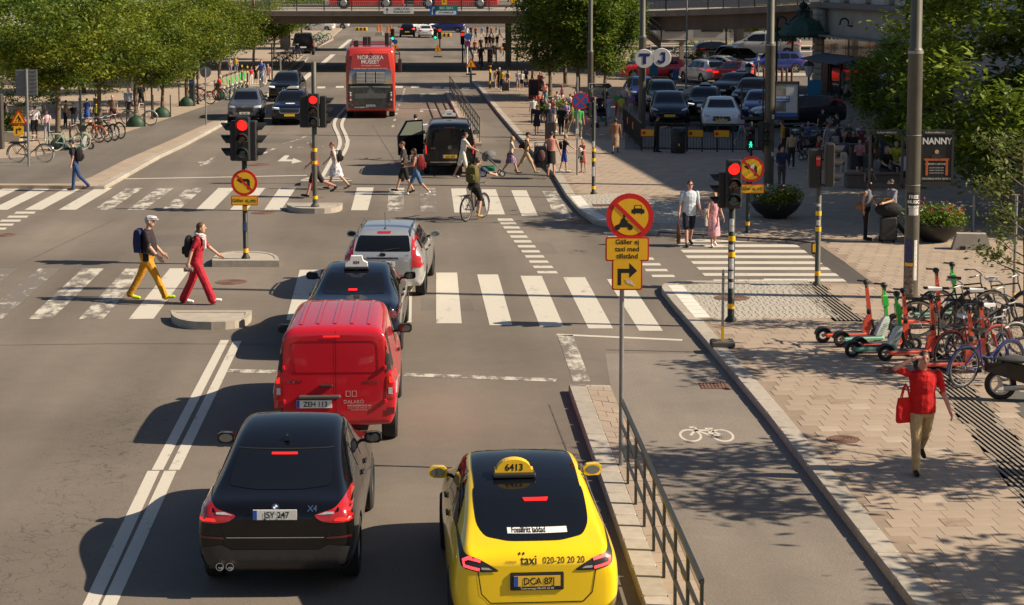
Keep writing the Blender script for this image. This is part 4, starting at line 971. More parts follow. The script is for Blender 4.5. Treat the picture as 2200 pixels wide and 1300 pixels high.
def taxi_sign(K,t,y,w,h,mat,txt=None,dome=False,tm=INK,zoff=.0,base=BLKPL,x=0.0,tsize=.09):
 p,n=K['shell'].cast(x,y,'top');b=MB();b.bbox((x,p.y,p.z+.03),(w*1.12,.20,.05),.012);s0=b.build('taxi_sign',base,t)
 if dome:P=[(-w/2,0),(w/2,0),(w/2,h*.22)]+[(w/2*.88*math.cos(R(a)),h*.22+h*.78*math.sin(R(a)))for a in range(0,181,12)]+[(-w/2,h*.22)]
 else:P=[(-w/2,0),(w/2,0),(w/2*.97,h*.35),(w*.30,h*.55),(w*.24,h),(-w*.24,h),(-w*.30,h*.55),(-w/2*.97,h*.35)]
 T=FACE((x,p.y+.04,p.z+.055));lp=MB();lp.prism(P,-.07,.07,T=T);lo=lp.build('lamp_box',mat,s0)
 if txt:text(txt,tsize,tm,s0,FACE((x,p.y-.032,p.z+.055+h*.38)),bold=.003)
 return s0
RZ0=0.0
# ---- black coupe SUV, nearest left
t,K=car('coupe_suv','black_suv','shiny black coupe-style SUV nearest the camera, plate JSY 247','car',P_BLACK,611,1234,R(-2.4),scale=(.93,.95,.965),ptext='JSY 247',tailmat=TAILR,clad=BLKPL)
on(K,t,'brake_light',[(-.16,1.415),(.16,1.415),(.16,1.430),(-.16,1.430)],'rear',TAILON,.012)
for sx in(-1,1):
 on(K,t,'light_bar',[(sx*.70,.925),(sx*.90,.925),(sx*.89,.955),(sx*.72,.955)],'rear',TAILON,.014)
 on(K,t,'light_trim',[(sx*.50,.99),(sx*.70,1.0),(sx*.70,1.02),(sx*.60,1.02)],'rear',LENS,.014)
 on(K,t,'reflector',[(sx*.60,.715),(sx*.90,.73),(sx*.90,.755),(sx*.62,.742)],'rear',TAILD,.010)
on(K,t,'bumper_insert',[(-.80,.36),(-.88,.62),(-.64,.65),(-.52,.59),(.52,.59),(.64,.65),(.88,.62),(.80,.36),(.44,.34),(-.44,.34)],'rear',M('bumper_dark',(.028,.027,.027),.45,var=.1),.008)
onstrip(K,t,'bumper_chrome',[(-.58,.735),(.58,.735)],.010,'rear',CHROME,.012)
for x in(-.66,-.54):
 p,n=K['shell'].cast(x,.42,'rear');e=MB();e.lathe([(.048,-.12),(.048,.05),(.040,.05),(.038,-.02),(.0,-.02)],18,T=Matrix.Translation((x,p.y,.40))@Matrix.Rotation(R(90),4,'X'),caps=False);e.build('exhaust_pipe',CHROME,t,True)
p,n=K['shell'].cast(0,1.07,'rear');T=Matrix.Translation(p+n*.006)@n.to_track_quat('Z','Y').to_matrix().to_4x4()
e=MB();e.prism(disc(.044,24),0,.006,T=T);em=e.build('emblem',CHROME,t);e=MB();e.prism(disc(.039,24),.006,.008,T=T);e.build('emblem_ring',INK,em)
e=MB()
for q in range(4):e.prism([(0,0)]+[(.026*math.cos(R(90*q+a)),.026*math.sin(R(90*q+a)))for a in range(0,91,15)],.008,.0095,mi=q%2,T=T)
e.build('emblem_quarters',[WHITEP,PLBLUE],em)
ontext(K,t,'X4',.075,.44,1.05,CHROME,.008,'model_badge',bold=.002,sx=1.25)
on(K,t,'roof_seam',[(-.60,1.455),(.60,1.455),(.60,1.462),(-.60,1.462)],'rear',SEAM,.004)
# ---- yellow taxi, nearest right
t,K=car('fastback_suv','yellow_taxi','bright yellow fastback taxi with black glass roof and roof sign 6413','taxi',P_YEL,1139,1340,R(.7),scale=(.915,.95,.955),skip=('antenna_fin',),plate=PLATEY,ptext='DCA 87J',tailmat=BLKPL)
on(K,t,'glass_roof',[(-.625,1.50),(.625,1.50),(.625,1.95),(.61,2.45),(.58,2.80),(-.58,2.80),(-.61,2.45),(-.625,1.95)],'top',GLASS,.006)
on(K,t,'glass_roof_rear',[(-.635,1.05),(.635,1.05),(.625,1.50),(-.625,1.50)],'top',GLASS,.0055)
on(K,t,'brake_light',[(-.06,1.375),(.20,1.375),(.22,1.395),(-.08,1.395)],'rear',TAILON,.012)
for sx in(-1,1):
 onstrip(K,t,'light_bar',[(sx*.63,1.015),(sx*.76,1.04),(sx*.815,1.015),(sx*.805,.965),(sx*.64,.93)],.030,'rear',TAILP,.014)
 on(K,t,'light_trim',[(sx*.50,.925),(sx*.62,.93),(sx*.62,.955),(sx*.54,.95)],'rear',LENS,.012)
on(K,t,'window_sticker',[(-.30,1.19),(.38,1.19),(.38,1.222),(-.30,1.222)],'rear',WHITEP,.009);ontext(K,t,'Fossilfritt laddad',.045,-.06,1.207,INK,.012,sx=1.3,bold=.001)
ontext(K,t,'taxi',.125,-.09,1.015,INK,.005,bold=.001);ontext(K,t,'020-20 20 20',.088,.30,1.01,INK,.005);ontext(K,t,'SVERIGE',.030,-.29,1.0,INK,.009,sx=1.1)
for x in(-.19,-.145):on(K,t,'logo_dot',[(x-.010,1.065),(x+.010,1.065),(x+.010,1.085),(x-.010,1.085)],'rear',INK,.009)
p,n=K['shell'].cast(0,.80,'rear');MB().bbox((0,p.y-.008,.795),(.60,.02,.19),.01).build('plate_frame',BLKPL,t)
ontext(K,t,'Taximontage 08-635 60 80',.030,0,.721,WHITEP,.024,sx=1.15)
s0=taxi_sign(K,t,1.60,.46,.15,M('taxi_sign_yellow',(.85,.52,.02),.4,var=.05),'6413',True,tsize=.11,x=-.14)
FAINT=M('print_faint',(.50,.36,.34),.6,var=.1)
# ---- red delivery van
t,K=car('city_van','red_van','small red delivery van with twin rear doors, plate ZEH 113','van',P_RED,725,940,R(-1.2),ptext='ZEH 113',tailmat=TAILR,clad=GREYPL,mats={'mirror':BLKPL})
onstrip(K,t,'door_gap',[(.02,.48),(.02,1.73)],.010,'rear',SEAM,.005)
onstrip(K,t,'door_pressing',rounded([(-.66,1.12),(.64,1.12),(.62,1.585),(-.63,1.585)],.09)+[(-.57,1.12)],.016,'rear',paint('red_crease_shade',(.26,.005,.011)),.004)  # darker red outline: shade along the pressed edge, put into the colour
for sx in(-1,1):
 on(K,t,'pillar_trim',[(sx*.76,1.12),(sx*.90,1.14),(sx*.82,1.66),(sx*.75,1.74)],'rear',BLKPL,.006)
 on(K,t,'brake_lamp',[(sx*.80,.97),(sx*.895,.97),(sx*.89,1.06),(sx*.80,1.06)],'rear',TAILON,.014)
 on(K,t,'reverse_lamp',[(sx*.79,.80),(sx*.90,.80),(sx*.90,.90),(sx*.79,.90)],'rear',LENS,.014)
 on(K,t,'reflector',[(sx*.76,.50),(sx*.87,.50),(sx*.87,.60),(sx*.76,.60)],'rear',TAILD,.012)
 for z in(1.20,.70):p,n=K['shell'].cast(sx*.74,z,'rear');MB().bbox((sx*.74,p.y-.02,z),(.045,.05,.06),.01).build('hinge',P_RED,t)
on(K,t,'brake_light',[(-.16,1.655),(.08,1.655),(.08,1.675),(-.16,1.675)],'rear',TAILON,.012)
p,n=K['shell'].cast(-.30,.76,'rear');MB().bbox((-.22,p.y-.03,.77),(.62,.06,.05),.015).build('plate_lamp_bar',GREYPL,t)
p,n=K['shell'].cast(-.1,.93,'rear');MB().bbox((-.12,p.y-.02,.93),(.20,.05,.035),.01).build('door_handle',BLKPL,t)
ontext(K,t,'CITAN',.06,-.58,.99,CHROME,.005,'model_badge',bold=.002,sx=1.2);ontext(K,t,'109 CDI',.06,.52,.97,CHROME,.005,'model_badge',bold=.002,sx=1.2)
ontext(K,t,'DALARÖ',.075,.28,.685,FAINT,.004);ontext(K,t,'MÅLERISERVICE AB',.036,.36,.630,FAINT,.004,bold=.001,sx=1.15);ontext(K,t,'08-501 510 80  0708-561 510',.028,.36,.595,FAINT,.004);ontext(K,t,'DALAROMALERI.SE',.028,.36,.565,FAINT,.004)
for x in(.20,.29):onstrip(K,t,'logo_loop',[(x-.03,.77),(x-.03,.85),(x+.03,.85),(x+.03,.77),(x-.03,.77)],.010,'rear',FAINT,.007)
for x in(-.5,-.25,0,.25,.5):onstrip(K,t,'roof_rib',[(x,.25),(x,2.2)],.05,'top',P_RED,.012)
for o in[o for o in t.children if o.name.startswith('rear_plate')]:o.location.x=-.30
# ---- dark sedan taxi
t,K=car('sedan','dark_sedan_taxi','dark navy sedan taxi with white roof sign between the red van and silver estate','taxi',P_NAVY,762,752,R(-2.2),plate=PLATEY,tailmat=TAILD)
on(K,t,'brake_light',[(-.10,1.135),(.06,1.135),(.06,1.155),(-.10,1.155)],'rear',TAILON,.012)
taxi_sign(K,t,1.78,.42,.20,M('taxi_sign_white',(.78,.76,.74),.4,var=.03),'KH',tsize=.08)
for y in(1.1,1.5):pass
# ---- silver estate
t,K=car('estate','silver_estate','silver estate car leading the queue, tall red tail lights and roof rails','car',P_SILV,830,632,R(-4.5),ptext='WLG 496',tailmat=TAILR)
on(K,t,'brake_light',[(-.14,1.395),(.14,1.395),(.14,1.425),(-.14,1.425)],'rear',TAILR,.012)
on(K,t,'tailgate_trim',[(-.34,.905),(.34,.905),(.34,.945),(-.34,.945)],'rear',CHROME,.012)
p,n=K['shell'].cast(0,1.0,'rear');T=FACE((p.x,p.y-.012,1.0))@Matrix.Diagonal((1.7,1,1,1));e=MB();e.prism(disc(.042,20),0,.006,T=T);em=e.build('emblem',CHROME,t);e=MB();e.prism(disc(.036,20),.006,.008,T=T);e.build('emblem_face',INK,em);text('KIA',.05,CHROME,em,FACE((0,p.y-.021,1.0)),bold=.002)
p,n=K['shell'].cast(0,.75,'top');e=MB();e.tube([(0,p.y,p.z),(0,p.y-.10,p.z+.38)],.006,6);e.lathe([(.03,0),(.015,.04)],10,T=Matrix.Translation((0,p.y,p.z)));e.build('aerial',BLKPL,t)
e=MB();p0,n=K['shell'].cast(.02,1.08,'rear');p1,n=K['shell'].cast(.36,1.12,'rear');e.tube([p0+n*.02,p1+n*.02],.012,5);e.build('rear_wiper',BLKPL,t)
for x,s_ in((-.56,'CEED'),(.52,'CRDI')):ontext(K,t,s_,.035,x,.98,INK,.008,'model_badge')
# ---- oncoming cars on the left
kh=head_of(G(478,265),G(394,310))
t,K=car('suv','grey_suv','grey SUV facing the camera beside the left kerb','car',P_GREY,528,262,kh+R(4),front_ref=True,ptext='UFL 447',scale=.93)
for i in range(4):p,n=K['shell'].cast(-.12+.08*i,.86,'front');e=MB();e.tube([(p.x+.045*math.cos(R(a)),p.y+.015,.86+.045*math.sin(R(a)))for a in range(0,360,24)],.008,5,closed=True);e.build('emblem_ring',CHROME,t)
on(K,t,'bumper_vent',[(.55,.42),(.80,.46),(.80,.62),(.62,.58)],'front',BLKPL);on(K,t,'bumper_vent',[(-.55,.42),(-.80,.46),(-.80,.62),(-.62,.58)],'front',BLKPL)
t,K=car('suv','dark_suv_taxi','dark blue SUV taxi facing the camera with a white logo on its bonnet','taxi',P_NAVY,625,267,kh+R(2),front_ref=True,plate=PLATEY,scale=.95)
for sx in(-1,1):on(K,t,'headlight_strip',[(sx*.52,.86),(sx*.85,.88),(sx*.85,.905),(sx*.52,.88)],'front',HEADON,.014)
onstrip(K,t,'grille_frame',[(-.44,.62),(-.50,.72),(-.42,.84),(.42,.84),(.50,.72),(.44,.62),(-.44,.62)],.03,'front',CHROME,.012)
on(K,t,'bonnet_logo',[(-.22,3.90),(.22,3.90),(.24,4.02),(.16,4.1),(-.16,4.1),(-.24,4.02)],'top',WHITEP,.006);taxi_sign(K,t,2.1,.6,.12,M('sign_frost',(.7,.72,.75),.3,var=0),'TAXI',True,tsize=.08)
t,K=car('suv','black_suv','black SUV facing the camera behind the oncoming grey SUV and taxi','car',P_BLACK,613,217,kh+R(0),front_ref=True,scale=.97)
on(K,t,'headlight_strip',[(.52,.84),(.85,.86),(.85,.92),(.52,.90)],'front',HEADON,.014);e=MB();p,n=K['shell'].cast(0,.76,'front');e.tube([(.07*math.cos(R(a)),p.y+.02,.76+.07*math.sin(R(a)))for a in range(0,360,24)],.012,5,closed=True);e.build('emblem_ring',CHROME,t)
# ---- black people carrier taxi with an open door
RZV=R(-1.0)
t,K=car('people_carrier','black_minivan_taxi','black minivan taxi with its left front door open, stopped beyond the far crossing','taxi',P_BLACK,966,372,RZV,plate=PLATEY,ptext='ELK 678',tailmat=TAILD,scale=.98)
for sx in(-1,1):onstrip(K,t,'light_bar',[(sx*.835,.80),(sx*.845,1.10),(sx*.935,1.10)],.03,'rear',TAILON,.014)
onstrip(K,t,'bumper_chrome',[(-.70,.50),(.70,.50)],.02,'rear',CHROME,.01);on(K,t,'brake_light',[(-.2,1.715),(.2,1.715),(.2,1.74),(-.2,1.74)],'rear',TAILD,.012)
e=MB();p,n=K['shell'].cast(.0,1.03,'rear');e.tube([(.055*math.cos(R(a)),p.y-.012,1.03+.055*math.sin(R(a)))for a in range(0,360,24)],.007,5,closed=True)
for a in(90,210,330):e.tube([(0,p.y-.012,1.03),(.055*math.cos(R(a)),p.y-.012,1.03+.055*math.sin(R(a)))],.006,4)
e.build('emblem',CHROME,t);ontext(K,t,'VITO',.06,-.60,.99,CHROME,.008,'model_badge',sx=1.3)
taxi_sign(K,t,2.5,.50,.22,MATS['taxi_sign_white'],'TAXI',tsize=.075)
D=MB();T=Matrix.Translation((-.97,2.95,0))@Matrix.Rotation(R(207),4,'Z')
D.prism([(0,.42),(1.05,.42),(1.08,1.15),(.72,1.72),(.05,1.74),(0,1.15)],-.035,.035,T=T@Matrix.Rotation(R(90),4,'X'))
do=D.build('open_door',P_BLACK,t);D=MB();D.prism([(.06,1.17),(1.0,1.17),(.68,1.66),(.08,1.67)],-.042,.042,T=T@Matrix.Rotation(R(90),4,'X'));D.build('door_glass',M('pale_glass',(.16,.18,.15),.08,var=0,coat=.5),do)
# ---- cars in the taxi court
def court(kind,name,label,cat,pm,px,py,rz,**k):return car(kind,name,label,cat,pm,px,py,R(rz)-YAW,z=PAV+.008,**k)
t,K=court('fastback_suv','black_taxi','black taxi facing the fence with a blue circle logo on its bonnet','taxi',P_NAVY,1438,269,176,front_ref=True,plate=PLATEY,scale=.97)
onstrip(K,t,'bonnet_logo',[(.16*math.cos(R(a)),4.05+.18*math.sin(R(a)))for a in range(0,361,20)],.03,'top',M('logo_blue',(.03,.16,.5),.5,var=0),.006)
court('suv','dark_green_suv','dark green SUV mostly hidden behind the black taxi with the circle logo','car',P_GREEN,1424,240,178,front_ref=True,scale=.95)
court('suv','dark_blue_hatchback','dark blue car behind the man in the patterned shirt','car',P_BLUE,1382,226,182,front_ref=True,scale=.9)
t,K=court('suv','black_suv_taxi','black SUV taxi with lit slim headlights beside the white sedan','taxi',P_NAVY,1512,258,172,front_ref=True,plate=PLATEY,scale=.95)
for sx in(-1,1):on(K,t,'headlight_strip',[(sx*.45,.84),(sx*.85,.90),(sx*.85,.93),(sx*.45,.875)],'front',HEADON,.014)
taxi_sign(K,t,2.0,.55,.12,MATS['sign_frost'],'TAXI',True,tsize=.08);ontext(K,t,'TAXI',.12,0,3.95,WHITEP,.006,'bonnet_lettering',view='top')
t,K=court('sedan','white_sedan','white sedan facing the fence in the shaded taxi court','taxi',P_WHITE,1549,281,175,front_ref=True,plate=PLATEY)
e=MB();p,n=K['shell'].cast(0,.62,'front');e.tube([(.09*math.cos(R(a)),p.y+.02,.62+.09*math.sin(R(a)))for a in range(0,360,24)],.012,5,closed=True)
for a in(90,210,330):e.tube([(0,p.y+.02,.62),(.09*math.cos(R(a)),p.y+.02,.62+.09*math.sin(R(a)))],.01,4)
e.build('emblem',CHROME,t);onstrip(K,t,'grille_chrome',[(-.38,.60),(.38,.60)],.02,'front',CHROME,.014)
t,K=court('sedan','black_sedan','black sedan taxi behind the red sedan, seen half from behind','taxi',P_BLACK,1563,212,150,front_ref=True);taxi_sign(K,t,2.0,.5,.12,MATS['sign_frost'],None,True)
court('suv','black_suv','black SUV behind the white sedan in the shaded court','car',P_BLACK,1610,236,165,front_ref=True,scale=.97)
court('sedan','dark_blue_sedan','dark blue sedan partly hidden behind the tall steel lamp post','car',P_BLUE,1632,262,170,front_ref=True)
court('sedan','red_sedan','bright red sedan catching the sun in the middle of the court','car',P_RED2,1567,182,-22,tailmat=TAILON,ptext='RKD 52A')
court('suv','white_suv','white SUV waiting behind the red sedan','car',P_WHITE,1531,180,20,tailmat=TAILON,scale=.95)
court('sedan','silver_sedan','silver sedan glinting behind the white SUV','car',P_SILV,1580,165,45)
court('estate','red_estate','dark red estate car seen from the side behind the round T sign','car',P_RED,1445,170,88)
court('suv','black_suv','small black car parked sideways by the far court fence','car',P_BLACK,1510,127,-80,scale=.9)
court('suv','black_suv','black car parked end-on beside the small black car at the court fence','car',P_BLACK,1560,138,-20,scale=.9)
court('suv','grey_suv','dark grey boxy SUV facing out between the two tall lamp posts','car',P_DGREY,1612,150,205,front_ref=True,scale=.97)
court('suv','blue_suv','blue SUV at the right end of the sunlit court','car',P_BLUE,1702,156,100,scale=.95)
court('people_carrier','grey_van','pale grey van with a sloping windscreen at the back of the court','van',M('paint_pale_grey',(.34,.35,.35),.35,var=.05),1690,122,84,scale=1.18)
court('estate','black_estate_taxi','black estate taxi with white logos parked beyond the dark bicycle racks','taxi',P_NAVY,1770,270,100,scale=.97)
# ---- far traffic under and beyond the bridge
car('suv','dark_suv','dark SUV with glowing brake lights waiting under the bridge','car',P_BLACK,875,80,R(0),tailmat=TAILON,plate=PLATEY)
car('sedan','white_sedan','white saloon waiting beside the dark SUV under the bridge','car',P_WHITE,915,81,R(-1),tailmat=TAILR)
car('suv','white_suv','white SUV crossing sideways beyond the bridge','car',P_WHITE,885,70,R(-75))
car('suv','dark_blue_suv','dark blue SUV crossing sideways beyond the bridge to the right','car',P_BLUE,985,70,R(80))
car('suv','white_pickup','long white pickup truck parked beyond the bridge','pickup',P_WHITE,737,62,R(86))
car('estate','white_estate','white estate parked under the bridge by the bicycle stand','car',P_WHITE,705,67,R(80))
car('people_carrier','black_van','black van parked at the left kerb by the bicycles under the bridge','van',P_BLACK,652,118,kh+R(185),scale=1.05)
# ---- sightseeing bus
BUSRED=paint('bus_red',(.52,.04,.025),.3);bp=G(797,252);t=thing('sightseeing_bus','red open-top double-decker bus seen from behind, museum advert on its rear','bus',bp,R(0.5))
mb=MB();Wb=1.22
def br(y,w,z0,z1,t_):return[(-w,y,z0),(w,y,z0),(w,y,z1-.9),(w*t_,y,z1-.12),(w*t_*.9,y,z1),(-w*t_*.9,y,z1),(-w*t_,y,z1-.12),(-w,y,z1-.9)]
mb.loft([br(-.9,1.14,.42,3.32,.95),br(-.8,1.20,.36,3.42,.965),br(-.4,Wb,.32,3.50,.97),br(8.8,Wb,.32,3.50,.97),br(9.6,1.16,.36,3.4,.95)][::-1]);mb.build('body',BUSRED,t,True)
RP_=M('bus_rear_print',(.42,.045,.045),.45,var=.15,scale=30)
def slab(name,poly,y,mat,th=.02):return MB().prism(poly,0,th,T=FACE((0,y,0))).build(name,mat,t)
slab('rear_glass',[(-.98,2.42),(.98,2.42),(.92,2.9),(.86,3.22),(-.86,3.22),(-.92,2.9)],-.935,RP_)
vp=bpy.data.materials.new('vent_print');vp.use_nodes=True;_n=vp.node_tree;_tc=_n.nodes.new('ShaderNodeTexCoord');_sp=_n.nodes.new('ShaderNodeSeparateXYZ');_cr=_n.nodes.new('ShaderNodeValToRGB');_mr=_n.nodes.new('ShaderNodeMapRange');_mr.inputs[1].default_value=1.75;_mr.inputs[2].default_value=2.4
_n.links.new(_tc.outputs['Object'],_sp.inputs[0]);_n.links.new(_sp.outputs[2],_mr.inputs[0]);_n.links.new(_mr.outputs[0],_cr.inputs[0]);_n.links.new(_cr.outputs[0],_n.nodes['Principled BSDF'].inputs[0])
_cr.color_ramp.elements[0].color=(.42,.30,.14,1);_cr.color_ramp.elements[1].color=(.05,.12,.25,1);_e=_cr.color_ramp.elements.new(.45);_e.color=(.28,.30,.33,1)
slab('vent_panel',[(-1.08,1.72),(1.08,1.72),(1.02,2.40),(-1.02,2.40)],-.945,vp);slab('vent_backing',[(-.72,1.77),(.72,1.77),(.72,2.32),(-.72,2.32)],-.966,INK,.003);slab('panel_gap',[(-1.09,1.63),(1.09,1.63),(1.09,1.71),(-1.09,1.71)],-.94,INK)
for c in range(3):
 for r in range(8):MB().bbox((-.48+.48*c,-.985,1.80+r*.068),(.43,.05,.042),.008).build('vent_slat',M('vent_slat',(.40,.40,.40),.5,var=.2),t)
slab('engine_cover',[(-1.10,.50),(1.10,.50),(1.10,1.62),(-1.10,1.62)],-.945,M('engine_cover_print',(.035,.037,.034),.35,var=.6,scale=6,coat=.4))
pr=M('print_grey',(.10,.10,.10),.5,var=.3,scale=15)
slab('palace_print',[(-.78,1.0),(.78,1.0),(.78,1.24),(.18,1.26),(.14,1.38),(.06,1.42),(0,1.58),(-.06,1.42),(-.14,1.38),(-.18,1.26),(-.78,1.24)],-.967,pr,.004)
slab('sky_print',[(-1.0,1.54),(-.1,1.56),(-.1,1.60),(-1.0,1.60)],-.967,M('print_sky',(.20,.24,.28),.5),.004);slab('sky_print',[(.1,1.56),(1.0,1.52),(1.0,1.60),(.1,1.60)],-.967,MATS['print_sky'],.004)
for sx in(-1,1):
 for k in range(4):MB().lathe([(.052,0),(.052,.03),(.03,.045),(0,.045)],12,T=FACE((sx*(1.0-.025*(3-k)*0),-.965,.93+.115*k)),caps=False).build('rear_lamp',M('lamp_pale',(.55,.50,.48),.3,var=.1)if k!=1 else TAILR,t,True)
 MB().prism([(-.05,-.03),(.05,-.03),(.05,.03),(-.05,.03)],0,.01,T=FACE((sx*.92,-.967,.68))).build('reflector',TAILR,t)
MB().box((0,-.975,.64),(.46,.015,.11)).build('rear_plate',M('plate_dim',(.35,.36,.38),.5),t);text('OUC 126',.09,INK,t,FACE((0,-.984,.637)),bold=.002)
text('NORDISKA',.27,WHITEP,t,FACE((0,-.958,3.02)),bold=.004,sx=.95);text('MUSEET',.27,WHITEP,t,FACE((0,-.958,2.80)),bold=.004,sx=.95);text('THE NORDIC MUSEUM',.09,WHITEP,t,FACE((0,-.958,2.62)));text('EXPLORE NORDIC LIFE THROUGH 500 YEARS',.085,WHITEP,t,FACE((0,-.958,2.47)),sx=.95)
text('ROYAL DJURGÅRDEN',.07,WHITEP,t,FACE((-.45,-.968,.56)),bold=.001);MB().tube([(0,-.95,3.30),(.15,-.99,3.12)],.015,6).build('rear_wiper',BLKPL,t)
on_side=M('bus_side_print',(.05,.25,.45),.4,var=.5,scale=3);MB().box((Wb+.006,.1,1.0),(.012,1.6,.8)).build('side_print',on_side,t)
MB().box((Wb+.006,4.0,2.75),(.012,8.6,.62)).build('upper_windows',GLASS,t);MB().box((Wb+.006,4.8,1.5),(.012,6.4,.7)).build('lower_windows',GLASS,t)
MB().box((-Wb-.006,4.0,2.75),(.012,8.6,.62)).build('upper_windows',GLASS,t);MB().box((-Wb-.006,4.8,1.5),(.012,6.4,.7)).build('lower_windows',GLASS,t)
MB().tube([(Wb-.05,9.2,3.0),(Wb+.28,9.25,2.9),(Wb+.30,9.25,2.3)],.03,6).bbox((Wb+.30,9.2,2.15),(.20,.12,.75),.04).build('mirror',BLKPL,t)
for sx in(-1,1):
 MB().tube([(sx*1.0,-.2,3.50),(sx*1.0,-.2,3.62),(sx*1.0,8.5,3.62)],.025,6).build('top_rail',BLKPL,t)
 for y in(.6,6.2):w=O('wheel',wheelmesh(.48,.30)[0],t,(sx*1.05,y,.48));O('rim',wheelmesh(.48,.30)[1],w,rot=(0,0,0 if sx>0 else math.pi))
MB().tube([(-1.0,-.2,3.62),(1.0,-.2,3.62)],.025,6).build('top_rail',BLKPL,t)
for x,h,y in((-.72,.30,1.0),(-.28,.44,2.4),(-.12,.44,2.6),(.82,.62,3.2)):MB().bbox((x,y,3.5+h/2),(.26 if h<.6 else .22,.3,h),.04).build('seat_back',BLKPL,t)
# ---- red bus up on the bridge is built with the bridge
# ================================================================ STREET FURNITURE
POLE=M('pole_green_grey',(.095,.090,.072),.5,.2,var=.15,scale=3);POLED=M('pole_dark',(.028,.032,.028),.5,.2,var=.2);HOUS=M('signal_black',(.014,.014,.015),.5,var=.1);BANDY=M('band_yellow',(.90,.48,.01),.45,var=.06)
LRED=glow('lens_red',(1.0,.012,.008),1.5);LGRN=glow('lens_green',(.02,.75,.40),1.2);LDR=M('lens_dark_red',(.05,.006,.005),.2,coat=1,var=.2);LDA=M('lens_dark_amber',(.06,.025,.008),.2,coat=1,var=.2);LDG=M('lens_dark_green',(.006,.04,.035),.2,coat=1,var=.2)
STICK=M('sticker_pale',(.62,.60,.56),.7,var=.4,scale=40)
RC=-YAW
def signal_head(parent,loc,face,n=3,lit=None,s=1.0,back=True):
 """face 0 looks towards local -Y; lit maps lens index (0 top) to a material"""
 T=Matrix.Translation(loc)@Matrix.Rotation(R(face),4,'Z')@Matrix.Scale(s,4);hh=.31*n+.05
 h=MB().bbox((0,0,0),(.32,.20,hh),.03,T=T).build('signal_head',HOUS,parent);lm=(LDR,LDA,LDG)if n==3 else(LDR,LDG)
 for i in range(n):
  z=hh/2-.18-.31*i;TT=T@Matrix.Translation((0,-.10,z))@Matrix.Rotation(R(90),4,'X');on_=(lit or{}).get(i)
  MB().lathe([(.118,0),(.105,.02),(.06,.034),(0.001,.038)],18,T=TT,caps=False).build('lens',on_ or lm[i],h,True)
  v=MB();R0=[[(.132*math.cos(R(a)),.132*math.sin(R(a)),zz if a not in()else zz)for a in range(-25,206,15)]for zz in(0,.24)]
  R0[1]=[(x*.97,y*.97,.10+.14*max(0,(y/.132+.4)/1.4))for x,y,zz in R0[1]]
  v.loft(R0,closed=False,caps=False,T=TT);v.loft([[(x*.985,y*.985,z_)for x,y,z_ in r][::-1]for r in R0],closed=False,caps=False,T=TT);v.build('visor',HOUS,h,True)
 return h
def signal_pole(name,label,px,py,top,z=0.0,r=.06,bands=(),heads=(),mat=POLED,cap=True,box=None,cat='traffic light',group=None,stickers=()):
 p=G(px,py,z);t=thing(name,label,cat,p,RC,group);H=hgt(p,top)
 MB().lathe([(r*1.7,0),(r*1.7,.04),(r,.10),(r,H-.02),(r*.8,H)],14).build('pole',mat,t,True)
 for b in bands:zz=hgt(p,b);MB().lathe([(r*1.05,zz-.05),(r*1.05,zz+.05)],14).build('yellow_band',BANDY,t,True)
 for dx,yc,n,face,lit,s in heads:
  zz=hgt(p,yc);h=signal_head(t,(dx,-.02 if dx==0 and face==0 else 0,zz)if dx else(0,-.16 if face==0 else(.16 if face==180 else 0),zz),face,n,lit,s)
  for ez in(-.42,):MB().tube([(0,0,zz+ez*s),(dx*.6,0,zz+(ez-.06)*s),(dx,0,zz+(ez-.03)*s),(dx,0,zz+(ez+.1)*s)],.025,6).build('bracket',HOUS,t)
 if box:zz=hgt(p,box[0]);MB().bbox((box[1],-.09,zz),(.10,.10,.26),.02).build('push_button',HOUS,t);MB().box((box[1],-.145,zz+.01),(.06,.01,.18)).build('button_face',box[2],t)
 for yy,hh,tx in stickers:
  zz=hgt(p,yy);m=MB();R0=[[(r*1.04*math.cos(R(a)),r*1.04*math.sin(R(a)),zz+d)for a in range(-140,-40,20)]for d in(-hh/2,hh/2)];m.loft(R0,closed=False,caps=False);m.build('sticker',STICK,t)
 return t,p
def round_sign(parent,loc,r,rim,face,name='round_sign',rw=.2,th=.03,rz=0.0):
 T=Matrix.Translation(loc)@Matrix.Rotation(rz,4,'Z')@Matrix.Rotation(R(90),4,'X');o=MB().prism(disc(r,36),-th,0,T=T).build(name,rim,parent);flat(T,disc(r*(1-rw),36),face,o,'sign_face',.001);return o,T
def band_poly(a,b,w):L_,R_=ribbon([a,b],w);return[L_[0],R_[0],R_[1],L_[1]]
def no_left(parent,loc,r,rz=0.0):
 o,T=round_sign(parent,loc,r,SIGNR,SIGNY,rz=rz);s=r/.32
 flat(T,[(x*s,y*s)for x,y in((.07,-.16),(.14,-.16),(.14,.05),(.10,.10),(-.06,.10),(-.06,.15),(-.19,.065),(-.06,-.02),(-.06,.03),(.05,.03),(.07,.01))],INK,o,'arrow',.002)
 flat(T,band_poly((-.20*s,.20*s),(.20*s,-.20*s),.05*s),SIGNR,o,'slash',.004);return T
def bikeglyph(T,parent,s,cx,cy,mat=INK):
 m=MB()
 for x in(-.5,.5):m.tube([(cx+(x+.3*math.cos(R(a)))*s,cy+.3*math.sin(R(a))*s,.004)for a in range(0,360,30)],.035*s,4,T=T,closed=True)
 for a,b in(((-.5,0),(-.25,.3)),((-.25,.3),(.25,.3)),((.25,.3),(.5,0)),((-.5,0),(0,0)),((0,0),(.25,.3)),((-.25,.4),(-.1,0)),((.25,.42),(.4,.42)),((-.35,.42),(-.15,.42))):m.tube([(cx+a[0]*s,cy+a[1]*s,.004),(cx+b[0]*s,cy+b[1]*s,.004)],.03*s,4,T=T)
 return m.build('cycle_symbol',mat,parent)
